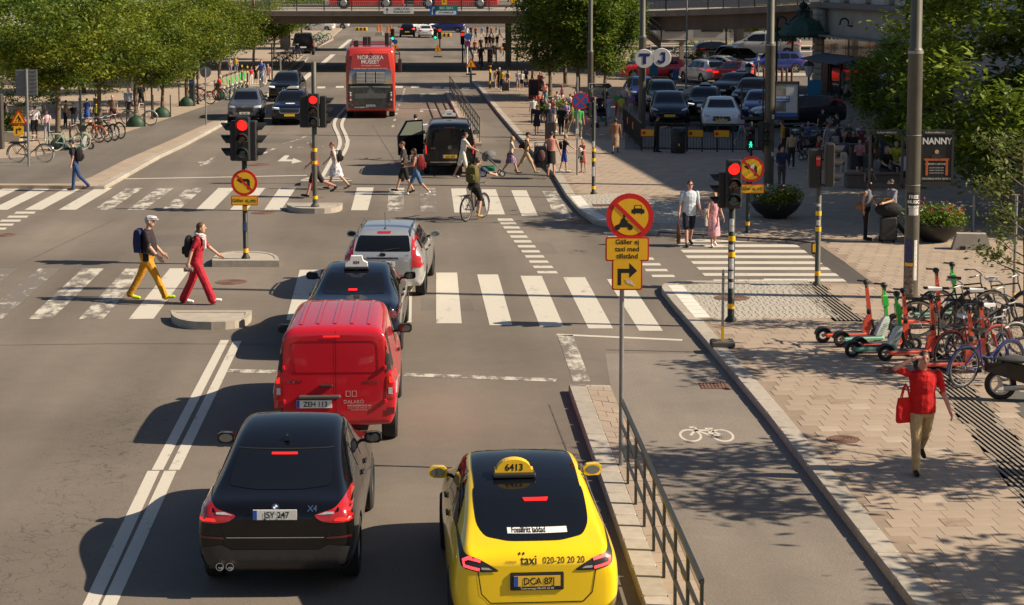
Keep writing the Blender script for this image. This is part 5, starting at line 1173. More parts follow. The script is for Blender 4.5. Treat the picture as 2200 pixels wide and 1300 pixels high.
def text_plate(parent,loc,w,h,lines,size,rim=SIGNR,face=SIGNY,ink=INK,rz=0.0,dx=0.0,bold=.002):
 o,T=plate3(w,h,rim,parent,loc,rz,r=.03);flat(T,rrect(w-.04,h-.04,.02),face,o,'sign_face',.001)
 for i,l in enumerate(lines):text(l,size,ink,o,T@Matrix.Translation((dx,(len(lines)-1)*size*.52-i*size*1.04,.004)),bold=bold)
 return o,T
ZI=.15
# left light on its island
t,p=signal_pole('traffic_light','traffic light showing red on the left island, with no-left-turn sign below it',528,556,252,ZI,.062,(447,538),((0,297,3,0,{0:LRED},1.08),(-.22,302,3,-90,None,.98),(.22,302,3,90,None,.98)),box=(487,0,M('button_blue',(.02,.06,.25),.5)))
no_left(t,(0,-.085,hgt(p,392)),.315);o,T=text_plate(t,(0,-.09,hgt(p,430)),.64,.235,[''],.13);text('Gäller ej',.115,INK,o,T@Matrix.Translation((-.10,.0,.005)),bold=.002);bikeglyph(T,o,.10,.21,-.015)
# middle light at the far crossing
signal_pole('traffic_light','tall banded pole with a red traffic light in the middle of the far crossing',677,444,133,ZI,.075,(322,349,424),((0,236,3,0,{0:LRED},1.0),(-.27,240,3,180,None,.95),(.27,240,3,90,None,.95)),mat=POLE)
# right light by the cycle lane
t,p=signal_pole('traffic_light','traffic light showing red on the right kerb, its pole covered in stickers',1570,690,440,PAV,.068,(512,546,657),((0,393,3,0,{0:LRED},.98),(-.21,408,3,-90,None,.72)),mat=POLED,stickers=((478,.16,''),(490,.12,''),(530,.10,''),(566,.22,''),(590,.15,''),(612,.12,'')))
t,p=signal_pole('traffic_light','traffic light seen from behind beside the side crossing on the right',1756,613,400,PAV,.062,(458,492,587),((-.10,362,3,180,None,.88),(.22,354,3,90,None,.98)),mat=POLE,box=(532,-.11,BANDY),stickers=((440,.06,''),(478,.12,'')))
zz=hgt(p,345);MB().box((-.04,-.11,zz),(.09,.01,.22)).build('sticker',SIGNR,t);text('NO',.06,SIGNW,t,FACE((-.04,-.117,zz+.05)))
t,p=signal_pole('pedestrian_light','pedestrian light showing a green man on a pole beside the lamp post',1612,402,262,PAV,.05,(),((-.04,296,2,0,{1:LDG},.98),(.34,290,3,75,None,.9)),mat=POLED)
zz=hgt(p,309);gm=MB();T=FACE((-.04,-.305,zz));gm.prism(disc(.028,10),0,.004,T=T@Matrix.Translation((0,.075,0)));gm.prism([(-.03,.04),(.03,.04),(.055,-.02),(.03,-.02),(.02,.005),(.045,-.095),(.02,-.095),(0,-.03),(-.03,-.095),(-.055,-.095),(-.02,.0),(-.05,-.02),(-.06,-.0)],0,.004,T=T);gm.build('green_man',LGRN,t)
t,p=signal_pole('signal_pole','slim banded pole with small black cycle signals near the no-stopping sign',1275,417,219,PAV,.058,(322,343,403),((-.14,237,3,-80,None,.5),),mat=POLED,stickers=((310,.2,''),(368,.3,'')))
# second no-left-turn sign
t=thing('no_left_sign','yellow no-left-turn sign behind the right traffic light','sign',G(1606,500,PAV),RC);p=G(1606,500,PAV);H=hgt(p,335)
MB().lathe([(.10,0),(.055,.08),(.055,H)],12).build('pole',POLED,t,True);zz=hgt(p,480);MB().lathe([(.058,zz-.05),(.058,zz+.05)],12).build('yellow_band',BANDY,t);no_left(t,(.07,-.08,hgt(p,363)),.345);o,T=text_plate(t,(.07,-.085,hgt(p,405)),.70,.25,[''],.13);text('Gäller ej',.125,INK,o,T@Matrix.Translation((-.10,0,.005)),bold=.002);bikeglyph(T,o,.11,.23,-.015);MB().prism(disc(.06,8),.0,.002,T=FACE((.1,-.085,hgt(p,357)))).build('sticker',STICK,t)
# big no-motor-vehicles sign on the near railing
p=G(1334,999,PAV);t=thing('no_motor_vehicles_sign','round no-motor-vehicles sign with two yellow plates on a pole at the railing end','sign',p,RC);H=hgt(p,440)
MB().lathe([(.032,0),(.032,H)],12).build('pole',STEEL,t,True);zs=hgt(p,465);k=.32;dx=.10
o,T=round_sign(t,(dx,-.06,zs),.325,SIGNR,SIGNY,rw=.22)
flat(T,[(x+.11,y+.11)for x,y in((-.09,-.06),(-.09,-.01),(-.06,0),(-.045,.055),(.045,.055),(.06,0),(.09,-.01),(.09,-.06),(.06,-.06),(.06,-.075),(.04,-.075),(.04,-.06),(-.04,-.06),(-.04,-.075),(-.06,-.075),(-.06,-.06))],INK,o,'car_symbol',.002);flat(T,[(x+.11,y+.115)for x,y in((-.045,.005),(-.035,.04),(.035,.04),(.045,.005))],SIGNY,o,'car_window',.004)
mc=flat(T,[(x-.085,y-.09)for x,y in((-.10,-.03),(-.05,.01),(-.04,.05),(-.01,.085),(.015,.08),(.03,.045),(.06,.04),(.05,.015),(.09,-.01),(.10,-.035),(.03,-.055),(-.05,-.055))],INK,o,'motorcycle_symbol',.002);[flat(T,[(x-.085+a,y-.145)for x,y in disc(r,14)],INK,mc,nm,.003)for a,r,nm in((-.085,.038,'rear_wheel_symbol'),(.09,.038,'front_wheel_symbol'))];flat(T,[(x-.075,y+.015)for x,y in disc(.022,10)],INK,mc,'rider_head_symbol',.003);flat(T,band_poly((-.21,.19),(.20,-.20),.055),SIGNR,o,'slash',.006)
text_plate(t,(dx-.035,-.065,hgt(p,534)),.60,.335,['Gäller ej','taxi med','tillstånd'],.095,bold=.002)
o,T=plate3(.42,.44,SIGNR,t,(dx-.035,-.065,hgt(p,588)),0,r=.03);flat(T,rrect(.38,.40,.02),SIGNY,o,'sign_face',.001);flat(T,[(-.13,-.15),(-.08,-.15),(-.08,.02),(.03,.02),(.03,-.05),(.14,.05),(.03,.16),(.03,.08),(-.13,.08)],INK,o,'arrow',.002)
flat(T,[(-.03,-.06),(.06,-.09),(.11,-.16),(.0,-.12)],STICK,o,'torn_sticker',.004)
for yy in(500,560,600):MB().box((.05,-.03,hgt(p,yy)),(.12,.05,.04)).build('clamp',STEEL,t)
# no-stopping sign
p=G(1240,376,PAV);t=thing('no_stopping_sign','round blue and red no-stopping sign above the people on the right pavement','sign',p,RC);H=hgt(p,165);MB().lathe([(.035,0),(.035,H)],10).build('pole',STEEL,t,True)
o,T=round_sign(t,(.10,-.05,hgt(p,217)),.30,SIGNR,SIGNB,rw=.16);flat(T,band_poly((-.18,.18),(.18,-.18),.05),SIGNR,o,'cross_bar',.003);flat(T,band_poly((.18,.18),(-.18,-.18),.05),SIGNR,o,'cross_bar',.005);MB().box((0,-.04,hgt(p,282)),(.10,.02,.18)).build('number_tag',SIGNW,t)
# wayfinding arrow and its pole, tall lamp posts
def lamp_post(label,px,py,rb,rt,zsplit,z=PAV,H=11.0,mat=POLE):
 p=G(px,py,z);t=thing('lamp_post',label,'lamp post',p,RC);zs=hgt(p,zsplit);MB().lathe([(rb,0),(rb,zs),(rb*1.04,zs+.02),(rt,zs+.08),(rt*.9,H)],18).build('pole',mat,t,True)
 MB().lathe([(rb*1.06,zs-.05),(rb*1.06,zs+.01)],18).build('collar',STEEL,t,True);MB().tube([(0,0,H),(-.6,0,H+.35),(-1.9,0,H+.4)],.05,8).build('arm',mat,t,True);MB().bbox((-2.3,0,H+.40),(.9,.32,.14),.03).build('lantern',SIGNBACK,t);return t,p
tn,pn=lamp_post('tall steel lamp post plastered with posters, nearest on the right',1956,640,.155,.125,110)
tm,pm=lamp_post('tall steel lamp post carrying the exhibition poster frame',1651,400,.165,.13,95)
tt,pt=lamp_post('tall steel lamp post carrying the round T and J signs',1379,292,.16,.13,78)
lamp_post('tall steel lamp post rising through the trees in the centre',1268,232,.15,.12,110)
def wrap(t,r,z0,z1,a0,a1,mat,name='bill'):
 m=MB();m.loft([[(r*math.cos(R(a)),r*math.sin(R(a)),z)for a in np.linspace(a0,a1,9)]for z in(z0,z1)],closed=False,caps=False);return m.build(name,mat,t)
wrap(tn,.158,hgt(pn,461),hgt(pn,412),-150,-35,M('bill_black',(.03,.03,.03),.7,var=.3,scale=30));m=MB()
for i,(s_,sz)in enumerate((('FREE',.105),('MUSIC',.095),('PROJECT',.062))):
 me=textmesh(s_,sz,.004);zz=hgt(pn,422)-i*.105
 for v in me.vertices:a=R(-92)+v.co.x/.160;v.co=(.160*math.cos(a),.160*math.sin(a),zz+v.co.y)
 me.materials.clear();me.materials.append(WHITEP);O('bill_lettering',me,tn)
wrap(tn,.1585,hgt(pn,461),hgt(pn,446),-130,-50,STICK);wrap(tn,.158,hgt(pn,562),hgt(pn,512),-160,-95,M('bill_violet',(.05,.045,.13),.7,var=.5,scale=8));wrap(tn,.158,hgt(pn,570),hgt(pn,563),-160,-90,BANDY);wrap(tn,.158,hgt(pn,630),hgt(pn,572),-165,-80,M('bill_mixed',(.20,.15,.12),.8,var=.9,scale=14));wrap(tn,.158,hgt(pn,600),hgt(pn,514),-82,-55,STICK)
for yy in(397,290):MB().tube([(.16*math.cos(R(a)),.16*math.sin(R(a)),hgt(pn,yy))for a in range(0,360,20)],.008,4,closed=True).build('hoop',STEEL,tn)
for yy in(255,335):wrap(tm,.168,hgt(pm,yy),hgt(pm,yy-9),-70,-20,STICK)
def poster_frame(name,label,pole_p,base,px0,px1,py0,py1,board,parts=None,cat='poster'):
 """frame clamped to a lamp post; pixel box taken in the plane through the post"""
 Z=(pole_p-CAM).dot(FWH);x0,x1=[((px-CX)/FPX*Z)-(pole_p-CAM).dot(RGT)for px in(px0,px1)];z1,z0=hgt(pole_p,py0),hgt(pole_p,py1)
 t=thing(name,label,cat,pole_p,RC);w,h=x1-x0,z1-z0;cx,cz=(x0+x1)/2,(z0+z1)/2
 for a,b in(((x0,z0),(x1,z0)),((x0,z1),(x1,z1)),((x0,z0),(x0,z1)),((x1,z0),(x1,z1))):m=MB();m.box(((a[0]+b[0])/2,-.02,(a[1]+b[1])/2),(abs(b[0]-a[0])+.05,.05,abs(b[1]-a[1])+.05 if a[1]!=b[1]else .10));m.build('frame_bar',DARKST,t)
 if board:MB().box((cx,-.02,cz),(w-.06,.02,h-.10)).build('board',board,t)
 return t,FACE((cx,-.034,cz)),w,h
t,T,w,h=poster_frame('exhibition_poster','exhibition poster reading Monika Sosnowska on the lamp post',pm,0,1665,1716,178,254,M('poster_pale',(.44,.47,.52),.5,var=.1))
flat(T,[(-w/2+.05,-h/2+.22),(-.02,-h/2+.22),(-.02,h/2-.08),(-w/2+.05,h/2-.08)],M('poster_grey',(.22,.21,.19),.6,var=.5,scale=3),t,'grey_picture',.001);flat(T,[(-w/2+.03,-h/2+.05),(w/2-.03,-h/2+.05),(w/2-.03,-h/2+.18),(-w/2+.03,-h/2+.18)],SIGNB,t,'blue_band',.001)
flat(T,[(-w/2+.03,-.06),(.10,-.06),(.10,.16),(-w/2+.03,.16)],SIGNB,t,'title_box',.003);text('MONIKA',.105,SIGNW,t,T@Matrix.Translation((-.13,.10,.006)),bold=.002);text('SOSNOWSKA',.066,SIGNW,t,T@Matrix.Translation((-.13,.0,.006)))
poster_frame('poster_frame','empty poster frame on the left of the exhibition poster lamp post',pm,0,1594,1640,178,254,None,cat='frame')
t,T,w,h=poster_frame('theatre_poster','dark theatre poster reading Nanny on the near lamp post',pn,0,1982,2050,284,396,M('poster_dark',(.010,.010,.010),.5))
text('kulturreklam.se',.065,SIGNW,t,T@Matrix.Translation((-.05,h/2-.0,.02)));text('NANNY',.19,SIGNW,t,T@Matrix.Translation((0,h/2-.19,.003)),bold=.006,sx=.9)
PORNG=M('poster_orange',(.42,.10,.03),.6,var=.3);flat(T,[(-.25,-.05),(.25,-.05),(.27,0),(-.27,0)],PORNG,t,'picture_desk',.002)
for x in(-.23,.19):flat(T,[(x,-.36),(x+.05,-.36),(x+.05,-.05),(x,-.05)],PORNG,t,'picture_leg',.002)
flat(T,disc(.045,14),M('poster_skin',(.5,.33,.22),.7),t,'picture_head',.002).location.z=.14;flat(T,[(-.13,0),(.13,0),(.08,.10),(-.08,.10)],DARKST,t,'picture_shoulders',.004)
text('PREMIÄR 5 OKTOBER',.05,SIGNW,t,T@Matrix.Translation((0,-.12,.003)));text('STRINDBERGS INTIMA TEATER.SE',.055,SIGNW,t,T@Matrix.Translation((0,-h/2+.12,.003)),sx=.75)
for k in range(3):text('UNDER HÖSTEN VISAS',.03,SIGNW,t,T@Matrix.Translation((0,-.20-.055*k,.003)))
t,T,w,h=poster_frame('poster_frame','empty black poster frame left of the near lamp post',pn,0,1872,1942,284,400,None,cat='frame');text('kulturreklam.se',.065,SIGNW,t,T@Matrix.Translation((0,h/2,.02)))
# round T and J signs
SIGND=M('disc_ivory',(.68,.66,.63),.4,var=.03);LETB=M('letter_blue',(.018,.022,.16),.5,var=0)
for s_,px,py,lab in(('T',1384,126,'round white sign with a blue letter T on the lamp post'),('J',1421,124,'round white sign with a blue letter J beside the T sign')):
 Z=(pt-CAM).dot(FWH)-.35;x=(px-CX)/FPX*Z-(pt-CAM).dot(RGT);z=hgt(CF((px-CX)/FPX*Z,Z,PAV),py);t=thing('station_sign',lab,'sign',pt,RC);rr=20.5/FPX*Z
 MB().lathe([(rr*.96,-.10),(rr,-.07),(rr,.07),(rr*.96,.10)],32,T=FACE((x,-.35,z))).build('disc',SIGND,t,True);T=FACE((x,-.455,z));k=rr/.48
 P=[(-.26,.13),(.26,.13),(.26,.27),(.08,.27-.14),(.08,-.27),(-.08,-.27),(-.08,.13)]
 if s_=='T':
  flat(T,[(x_*k,y_*k)for x_,y_ in((-.27,.12),(.27,.12),(.27,.27),(-.27,.27))],LETB,t,'letter_bar',.001);flat(T,[(x_*k,y_*k)for x_,y_ in((-.085,-.27),(.085,-.27),(.085,.12),(-.085,.12))],LETB,t,'letter_stem',.001)
 else:
  flat(T,[(x_*k,y_*k)for x_,y_ in((-.05,.14),(.18,.14),(.18,.28),(-.05,.28))],LETB,t,'letter_bar',.001);flat(T,[(x_*k,y_*k)for x_,y_ in((.05,.14),(.05,-.10),(.0,-.16),(-.08,-.15),(-.12,-.08),(-.24,-.16),(-.16,-.27),(-.02,-.30),(.10,-.26),(.18,-.14),(.18,.14))],LETB,t,'letter_hook',.003)
 MB().tube([(0,0,z),(x,-.25,z)],.04,6).build('arm',POLE,t)
p=G(1300,262,PAV);t=thing('wayfinding_sign','dark arrow sign pointing right to the city hall beside the trees','sign',p,RC);MB().lathe([(.04,0),(.04,hgt(p,172))],10).build('pole',STEEL,t);T=FACE((-.25,-.06,hgt(p,185)));s_=1.0
MB().prism([(-.52,-.14),(.44,-.14),(.58,0),(.44,.14),(-.52,.14)],-.03,0,T=T).build('arrow_board',SIGNW,t);flat(T,[(-.49,-.115),(.43,-.115),(.545,0),(.43,.115),(-.49,.115)],M('sign_brown',(.035,.022,.012),.5),t,'board_face',.001);text('Stadshuset',.085,SIGNW,t,T@Matrix.Translation((-.05,.05,.004)));text('Stockholm City Hall',.065,BANDY,t,T@Matrix.Translation((-.0,-.05,.004)));flat(T,[(-.42,-.09),(-.39,-.09),(-.375,0),(-.36,-.09),(-.33,-.09),(-.36,.05),(-.375,.09),(-.40,.05)],SIGNW,t,'walker_symbol',.004)
# left-hand signs
p=G(62,357,PAV);t=thing('large_sign','back of a large grey traffic sign on a pole at the far left','sign',p,RC);MB().lathe([(.045,0),(.045,hgt(p,148))],10).build('pole',STEEL,t,True);z1,z0=hgt(p,150),hgt(p,206)
MB().bbox((-.02,.06,(z0+z1)/2),(.78,.03,z1-z0),.008).build('sign_back',SIGNBACK,t)
for k in range(7):MB().box((-.02,.038,z0+.06+k*(z1-z0-.1)/6),(.78,.02,.02)).build('stiffener',SIGNBACK,t)
p=G(42,308,PAV);t=thing('roadworks_sign','red and yellow roadworks triangle with an arrow plate at the left','sign',p,RC);z=hgt(p,252);MB().lathe([(.03,0),(.03,z+.2)],8).build('pole',BANDY,t);s_=.345
def tri(r):return[(0,r),(r*.866,-r*.5),(-r*.866,-r*.5)]
T=FACE((0,-.05,z-.08));MB().prism(rounded(tri(.42),.05),-.02,0,T=T).build('triangle',SIGNR,t);flat(T,rounded(tri(.30),.03),SIGNY,t,'triangle_face');flat(T,[(-.17,-.12),(-.08,-.12),(-.10,-.06)],INK,t,'heap_symbol',.004);flat(T,[(-.02,-.12),(.02,-.12),(.04,-.02),(.08,-.12),(.12,-.12),(.08,.04),(.02,.10),(-.04,.10),(-.12,-.04),(-.09,-.05),(-.03,.05),(0,-.02)],INK,t,'worker_symbol',.004);flat(T,disc(.03,8),INK,t,'head_symbol',.004).location.z=.13
o,T=plate3(.40,.40,SIGNY,t,(-.02,-.05,hgt(p,281)),0);flat(T,[(-.10,-.13),(-.05,-.13),(-.05,.04),(.04,.04),(.04,-.02),(.14,.065),(.04,.15),(.04,.09),(-.10,.09)],INK,t,'arrow')
MB().bbox((0,0,.04),(.7,.3,.08),.02).build('foot',DARKST,t)
p=G(443,269,PAV);t=thing('round_sign','back of a round grey sign on a slim pole by the left cycle path','sign',p,RC);MB().lathe([(.035,0),(.035,hgt(p,146))],8).build('pole',STEEL,t);MB().prism(disc(.26,24),0,.02,T=FACE((0,.06,hgt(p,155)))).build('sign_back',SIGNBACK,t)
# slim dark posts, meter and bollards along the left pavement
for px,py,top,lab in((175,316,192,'slim dark post beside the orange bicycle'),(327,256,152,'slim dark post left of the second bicycle'),(425,224,140,'slim dark post beside the parking meter'),(585,190,95,'slim post at the end of the left pavement'),(603,170,118,'thin steel post by the far left kerb')):
 p=G(px,py,PAV);t=thing('street_post',lab,'post',p,RC);MB().lathe([(.055,0),(.05,.3),(.045,hgt(p,top))],10).build('shaft',POLED if px!=603 else STEEL,t,True);MB().lathe([(.09,0),(.09,.06)],10).build('foot',POLED,t)
p=G(413,228,PAV);t=thing('parking_meter','dark parking meter with a slanted solar top on the left pavement','meter',p,RC);MB().bbox((0,0,.75),(.28,.22,1.5),.03).build('cabinet',DARKST,t);MB().box((0,-.115,1.25),(.18,.01,.20)).build('panel',SIGNB,t);MB().add([(-.18,-.15,1.50),(.18,-.15,1.50),(.18,.15,1.72),(-.18,.15,1.72),(-.18,-.15,1.53),(.18,-.15,1.53),(.18,.15,1.75),(-.18,.15,1.75)],[(0,3,2,1),(4,5,6,7),(0,1,5,4),(1,2,6,5),(2,3,7,6),(3,0,4,7)]).build('solar_panel',BLKPL,t)
for px,py,top,lab in((520,186,137,'banded yellow and black pole by the green scooters, left one'),(532,190,139,'banded yellow and black pole by the green scooters, right one')):
 p=G(px,py,PAV);t=thing('banded_pole',lab,'pole',p,RC);H=hgt(p,top);MB().lathe([(.05,0),(.05,H)],8).build('shaft',POLED,t)
 for z in(.25,H-.5,H-.2):MB().lathe([(.053,z),(.053,z+.12)],8).build('yellow_band',BANDY,t)
p=G(3,320,PAV);t=thing('advert_pillar','dark pillar cut off by the left edge of the picture','pillar',p,RC);MB().bbox((-.35,0,1.1),(.9,.3,2.2),.03).build('cabinet',M('pillar_bronze',(.06,.052,.045),.5,var=.1),t);MB().box((-.35,-.16,1.2),(.7,.02,1.6)).build('screen',DARKST,t)
p=G(20,305,PAV);t=thing('planter_box','grey planter box with grassy shrub at the far left','planter',p,RC);MB().bbox((0,.3,.22),(1.0,.6,.44),.03).build('box',CONC,t);PLANTER_L=t
# near railing: posts and three rails
RB=[(1333,998),(1352,1044),(1370,1094),(1390,1148),(1413,1208),(1438,1272),(1466,1345)]
pts=[G(x,y,PAV)for x,y in RB];t=thing('near_railing','dark flat-bar railing beside the cycle lane, nearest the camera','railing',pts[0],0);d=(pts[-2]-pts[0]);n=6;RL=M('railing_steel',(.05,.052,.048),.45,.4,var=.12)
hd=math.atan2(d.y,d.x);full=d*1.45;NP=8;PH=.93
for k in range(NP+1):q=full*(k/NP);MB().box((q.x,q.y,PH/2),(.03,.07,PH),T=Matrix.Translation((q.x,q.y,0))@Matrix.Rotation(hd+R(90),4,'Z')@Matrix.Translation((-q.x,-q.y,0))).build('post',RL,t)
for z in(PH,.60,.29):MB().box((full.length/2,0,z),(full.length,.05 if z==PH else .03,.045),T=Matrix.Rotation(hd,4,'Z')).build('rail',RL,t)
# far railing
a,b=G(966,201,PAV),G(1030,305,PAV);t=thing('far_railing','dark railing on the far strip beside the cycle lane','railing',a);d=b-a;hd=math.atan2(d.y,d.x);NP=18
for k in range(NP+1):q=d*(k/NP);MB().box((0,0,.5),(.06,.03,1.0),T=Matrix.Translation((q.x,q.y,0))@Matrix.Rotation(hd,4,'Z')).build('post',RL,t)
for z in(1.0,.66,.34):MB().box((d.length/2,0,z),(d.length,.04,.05),T=Matrix.Rotation(hd,4,'Z')).build('rail',RL,t)
# taxi-court fence
def court_fence(label,a,b,h,np_,signs=()):
 t=thing('court_fence',label,'fence',a);d=b-a;hd=math.atan2(d.y,d.x);L_=d.length;T=Matrix.Rotation(hd,4,'Z')
 for k in range(np_+1):MB().box((L_*k/np_,0,h/2),(.06,.06,h),T=T).build('post',DARKST,t)
 for z in(h-.03,.12):MB().box((L_/2,0,z),(L_,.035,.05),T=T).build('rail',DARKST,t)
 nb=int(L_/.11)
 for k in range(nb):MB().box((L_*(k+.5)/nb,0,h/2),(.016,.016,h-.12),T=T).build('bar',DARKST,t)
 for u,w in signs:o=MB().bbox((L_*u,-.04,h-.40),(w,.02,.30),.006,T=T).build('sign_board',SIGNR,t);MB().box((L_*u,-.055,h-.40),(w-.05,.012,.25),T=T).build('sign_face',SIGNY,o);MB().prism(disc(.07,12),0,.01,T=T@FACE((L_*u-w*.3,-.062,h-.40))).build('sign_disc',SIGNR,o)
FZ=PAV;f0,f1,f2=G(1340,284,FZ),G(1378,324,FZ),G(1640,328,FZ)
court_fence('black bar fence at the left end of the taxi court',f0,f1,1.12,3,((.3,.3),(.6,.3)));court_fence('black bar fence along the front of the taxi court with yellow signs',f1,f2,1.12,8,((.06,.62),(.445,.62),(.66,.62)))
p=G(1457,329,FZ);t=thing('litter_bin','black round-topped litter bin in front of the fence','bin',p,RC);MB().lathe([(.27,0),(.29,.05),(.29,.70),(.31,.72),(.31,.78)],18).build('body',DARKST,t,True);MB().lathe([(.31,.80),(.31,.88),(.24,.98),(.0,1.02)],18,caps=False).build('lid',HOUS,t,True);MB().lathe([(.28,.70),(.28,.82)],18).build('slot',INK,t);MB().box((0,-.295,.35),(.06,.01,.09)).build('badge',BANDY,t)
# planters with flowers come with the vegetation; concrete block, weighted post, bins
p=G(2086,535,PAV);t=thing('concrete_barrier','pale trapezoid concrete barrier block on the right','barrier',p,RC+R(-8));b=MB();b.add([(-.48,-.22,0),(.48,-.22,0),(.48,.22,0),(-.48,.22,0),(-.36,-.15,.40),(.36,-.15,.40),(.36,.15,.40),(-.36,.15,.40)],[(0,3,2,1),(4,5,6,7),(0,1,5,4),(1,2,6,5),(2,3,7,6),(3,0,4,7)]);b.build('block',CONC,t)
for x in(-.22,.18):MB().box((x,-.19,.05),(.13,.10,.09)).build('slot',DARKST,t)
p=G(2090,500,PAV);t=thing('slim_pole','slim pale pole standing behind the concrete barrier','pole',p);MB().lathe([(.03,0),(.03,hgt(p,420))],8).build('shaft',STEEL,t);MB().lathe([(.06,0),(.06,.05)],8).build('foot',STEEL,t)
p=G(1552,744,PAV);t=thing('sign_post_stand','bare perforated sign post in a grey rubber foot at the kerb','post',p,RC);H=hgt(p,580);MB().box((0,0,H/2),(.045,.045,H)).build('post',STEEL,t);MB().box((0,0,.22),(.052,.052,.30)).build('yellow_sleeve',BANDY,t)
for k in range(12):MB().box((0,-.024,.45+k*.09),(.014,.004,.014)).build('hole',DARKST,t)
MB().bbox((0,0,.055),(.44,.34,.11),.02).build('rubber_foot',M('rubber_grey',(.085,.08,.072),.9,var=.2),t)
for x,y in((-.16,-.1),(.16,-.1),(-.16,.1),(.16,.1)):MB().box((x,y,.112),(.08,.07,.012)).build('recess',DARKST,t)
p=G(2178,642,PAV);t=thing('tree_stake_pole','slim grey pole with yellow ties beside the young tree','pole',p);H=hgt(p,420);MB().lathe([(.035,0),(.033,H)],8).build('shaft',STEEL,t)
for z in(.06,.75):MB().lathe([(.038,z),(.038,z+.07)],8).build('yellow_tie',BANDY,t)
# small far signals, signs and works barriers round the far junction
def small_signal(label,px,py,top,lit,extra=None,z=0.0):
 p=G(px,py,z);t=thing('traffic_light',label,'traffic light',p,RC);H=hgt(p,top);MB().lathe([(.07,0),(.06,H)],8).build('pole',POLED,t);signal_head(t,(0,-.15,H-.55),0,3,lit,1.05)
 if extra:extra(t,p,H)
 return t
small_signal('far traffic light showing green behind the bus',844,122,61,{2:LGRN},lambda t,p,H:round_sign(t,(.22,-.08,hgt(p,90)),.22,SIGNB,SIGNB))
small_signal('far traffic light showing red and green near the middle of the junction',945,110,60,{0:LRED},lambda t,p,H:signal_head(t,(-.42,-.1,H-.6),0,3,{2:LGRN},1.0))
small_signal('far traffic light showing red left of the round blue cycle sign',994,136,68,{0:LRED});small_signal('far traffic light seen in front of the crowd, banded yellow',1053,190,103,{2:LDG},lambda t,p,H:[MB().lathe([(.075,z),(.075,z+.2)],8).build('yellow_band',BANDY,t)for z in(.25,1.0,1.35)],PAV)
for px,py,top,lab in((1066,135,102,'thin banded crossing pole in the far crowd'),(1111,136,108,'thin banded crossing pole at the edge of the trees')):
 p=G(px,py,PAV);t=thing('banded_pole',lab,'pole',p);H=hgt(p,top);MB().lathe([(.06,0),(.06,H)],8).build('shaft',POLED,t);[MB().lathe([(.065,z),(.065,z+.15)],8).build('yellow_band',BANDY,t)for z in(.1,H-.3)]
p=G(1004,160,PAV);t=thing('cycle_sign','round blue cycle sign above a round violet sign on a white pole','sign',p,RC);MB().lathe([(.04,0),(.04,hgt(p,72))],8).build('pole',SIGNW,t);round_sign(t,(.05,-.06,hgt(p,79)),.24,SIGNB,SIGNB,'blue_disc');round_sign(t,(.03,-.06,hgt(p,93)),.21,SIGNR,M('sign_violet',(.14,.02,.16),.5),'violet_disc',.12)
def works(label,px,py,s,z=0.0,stand=True):
 p=G(px,py,z);t=thing('warning_sign',label,'sign',p,RC);T=FACE((0,-.03,s*1.0+.3));MB().prism(tri(s),-.02,0,T=T).build('triangle',SIGNR,t);flat(T,tri(s*.74),SIGNY,t,'triangle_face');flat(T,[(-.04,-s*.3),(.04,-s*.3),(.04,s*.3),(-.04,s*.3)],INK,t,'symbol',.004);MB().tube([(0,0,0),(0,0,s+.3)],.03,6).build('post',STEEL,t);MB().box((0,0,.05),(.7,.4,.10)).build('foot',DARKST,t)
 return t
works('yellow warning triangle on a small island under the bridge',941,123,.42);works('orange works triangle standing beside the white sign pole',1012,161,.45,PAV);works('yellow warning triangle beside the far green light behind the bus',850,117,.38)
WRK=M('works_orange',(.75,.20,.015),.6,var=.1)
for i,(px,py,lab)in enumerate(((815,76,'orange works barrier at the left of the far junction'),(836,78,'orange works barrier beside the far green light'),(776,66,'yellow and black works block beyond the bridge'),(955,79,'yellow works block right of the white saloon'))):
 p=G(px,py);t=thing('works_barrier',lab,'barrier',p,RC);MB().bbox((0,0,.22),(1.6 if i>1 else .9,.5,.44),.04).build('base',CONC if i<2 else BANDY,t)
 if i<2:
  for k in range(2):MB().bbox((-.2+.4*k,0,.85),(.22,.1,.9),.02).build('board',WRK,t)
 else:
  for k in range(3):MB().box((-.5+.5*k,-.26,.22),(.2,.02,.40)).build('stripe',INK,t)
  # grey cabinets, signs and lamp in the court
for px,py,top,w,m_,lab in((1433,203,175,.38,SIGNBACK,'grey metal cabinet on the court island'),(1476,160,127,.55,SIGNBACK,'grey steel cabinet behind the red estate')):
 p=G(px,py,PAV+.1);t=thing('street_cabinet',lab,'cabinet',p,RC);H=hgt(p,top);MB().bbox((0,0,H/2),(w,.35,H),.02).build('box',m_,t);MB().box((0,-.18,H/2),(.012,.01,H*.9)).build('door_gap',DARKST,t)
for px,py,top,m_,w,h,lab in((1404,210,138,M('sign_teal',(.01,.16,.30),.5),.48,.62,'turquoise information sign hanging left of the J sign'),(1451,206,150,SIGNB,.30,.55,'dark blue information sign in the taxi court'),(1360,190,118,SIGNB,.38,.42,'blue pedestrian crossing sign left of the T sign'),(1629,176,117,SIGNB,.32,.46,'blue pedestrian crossing sign at the sunny court'),(1748,262,172,MATS['sign_teal'],.62,1.25,'tall turquoise information board near the copper canopy')):
 p=G(px,py,PAV);t=thing('info_sign',lab,'sign',p,RC);H=hgt(p,top);MB().lathe([(.03,0),(.03,H)],8).build('pole',STEEL,t);o,T=plate3(w,h,m_,t,(0,-.05,H-h/2),0)
 if 'crossing' in lab:flat(T,[(-w*.36,-h*.36),(w*.36,-h*.36),(0,h*.36)],SIGNW,o,'white_triangle',.001)
 else:flat(T,[(-w*.25,-h*.35),(w*.25,-h*.35),(w*.25,-h*.2),(-w*.25,-h*.2)],SIGNG,o,'green_label',.001)
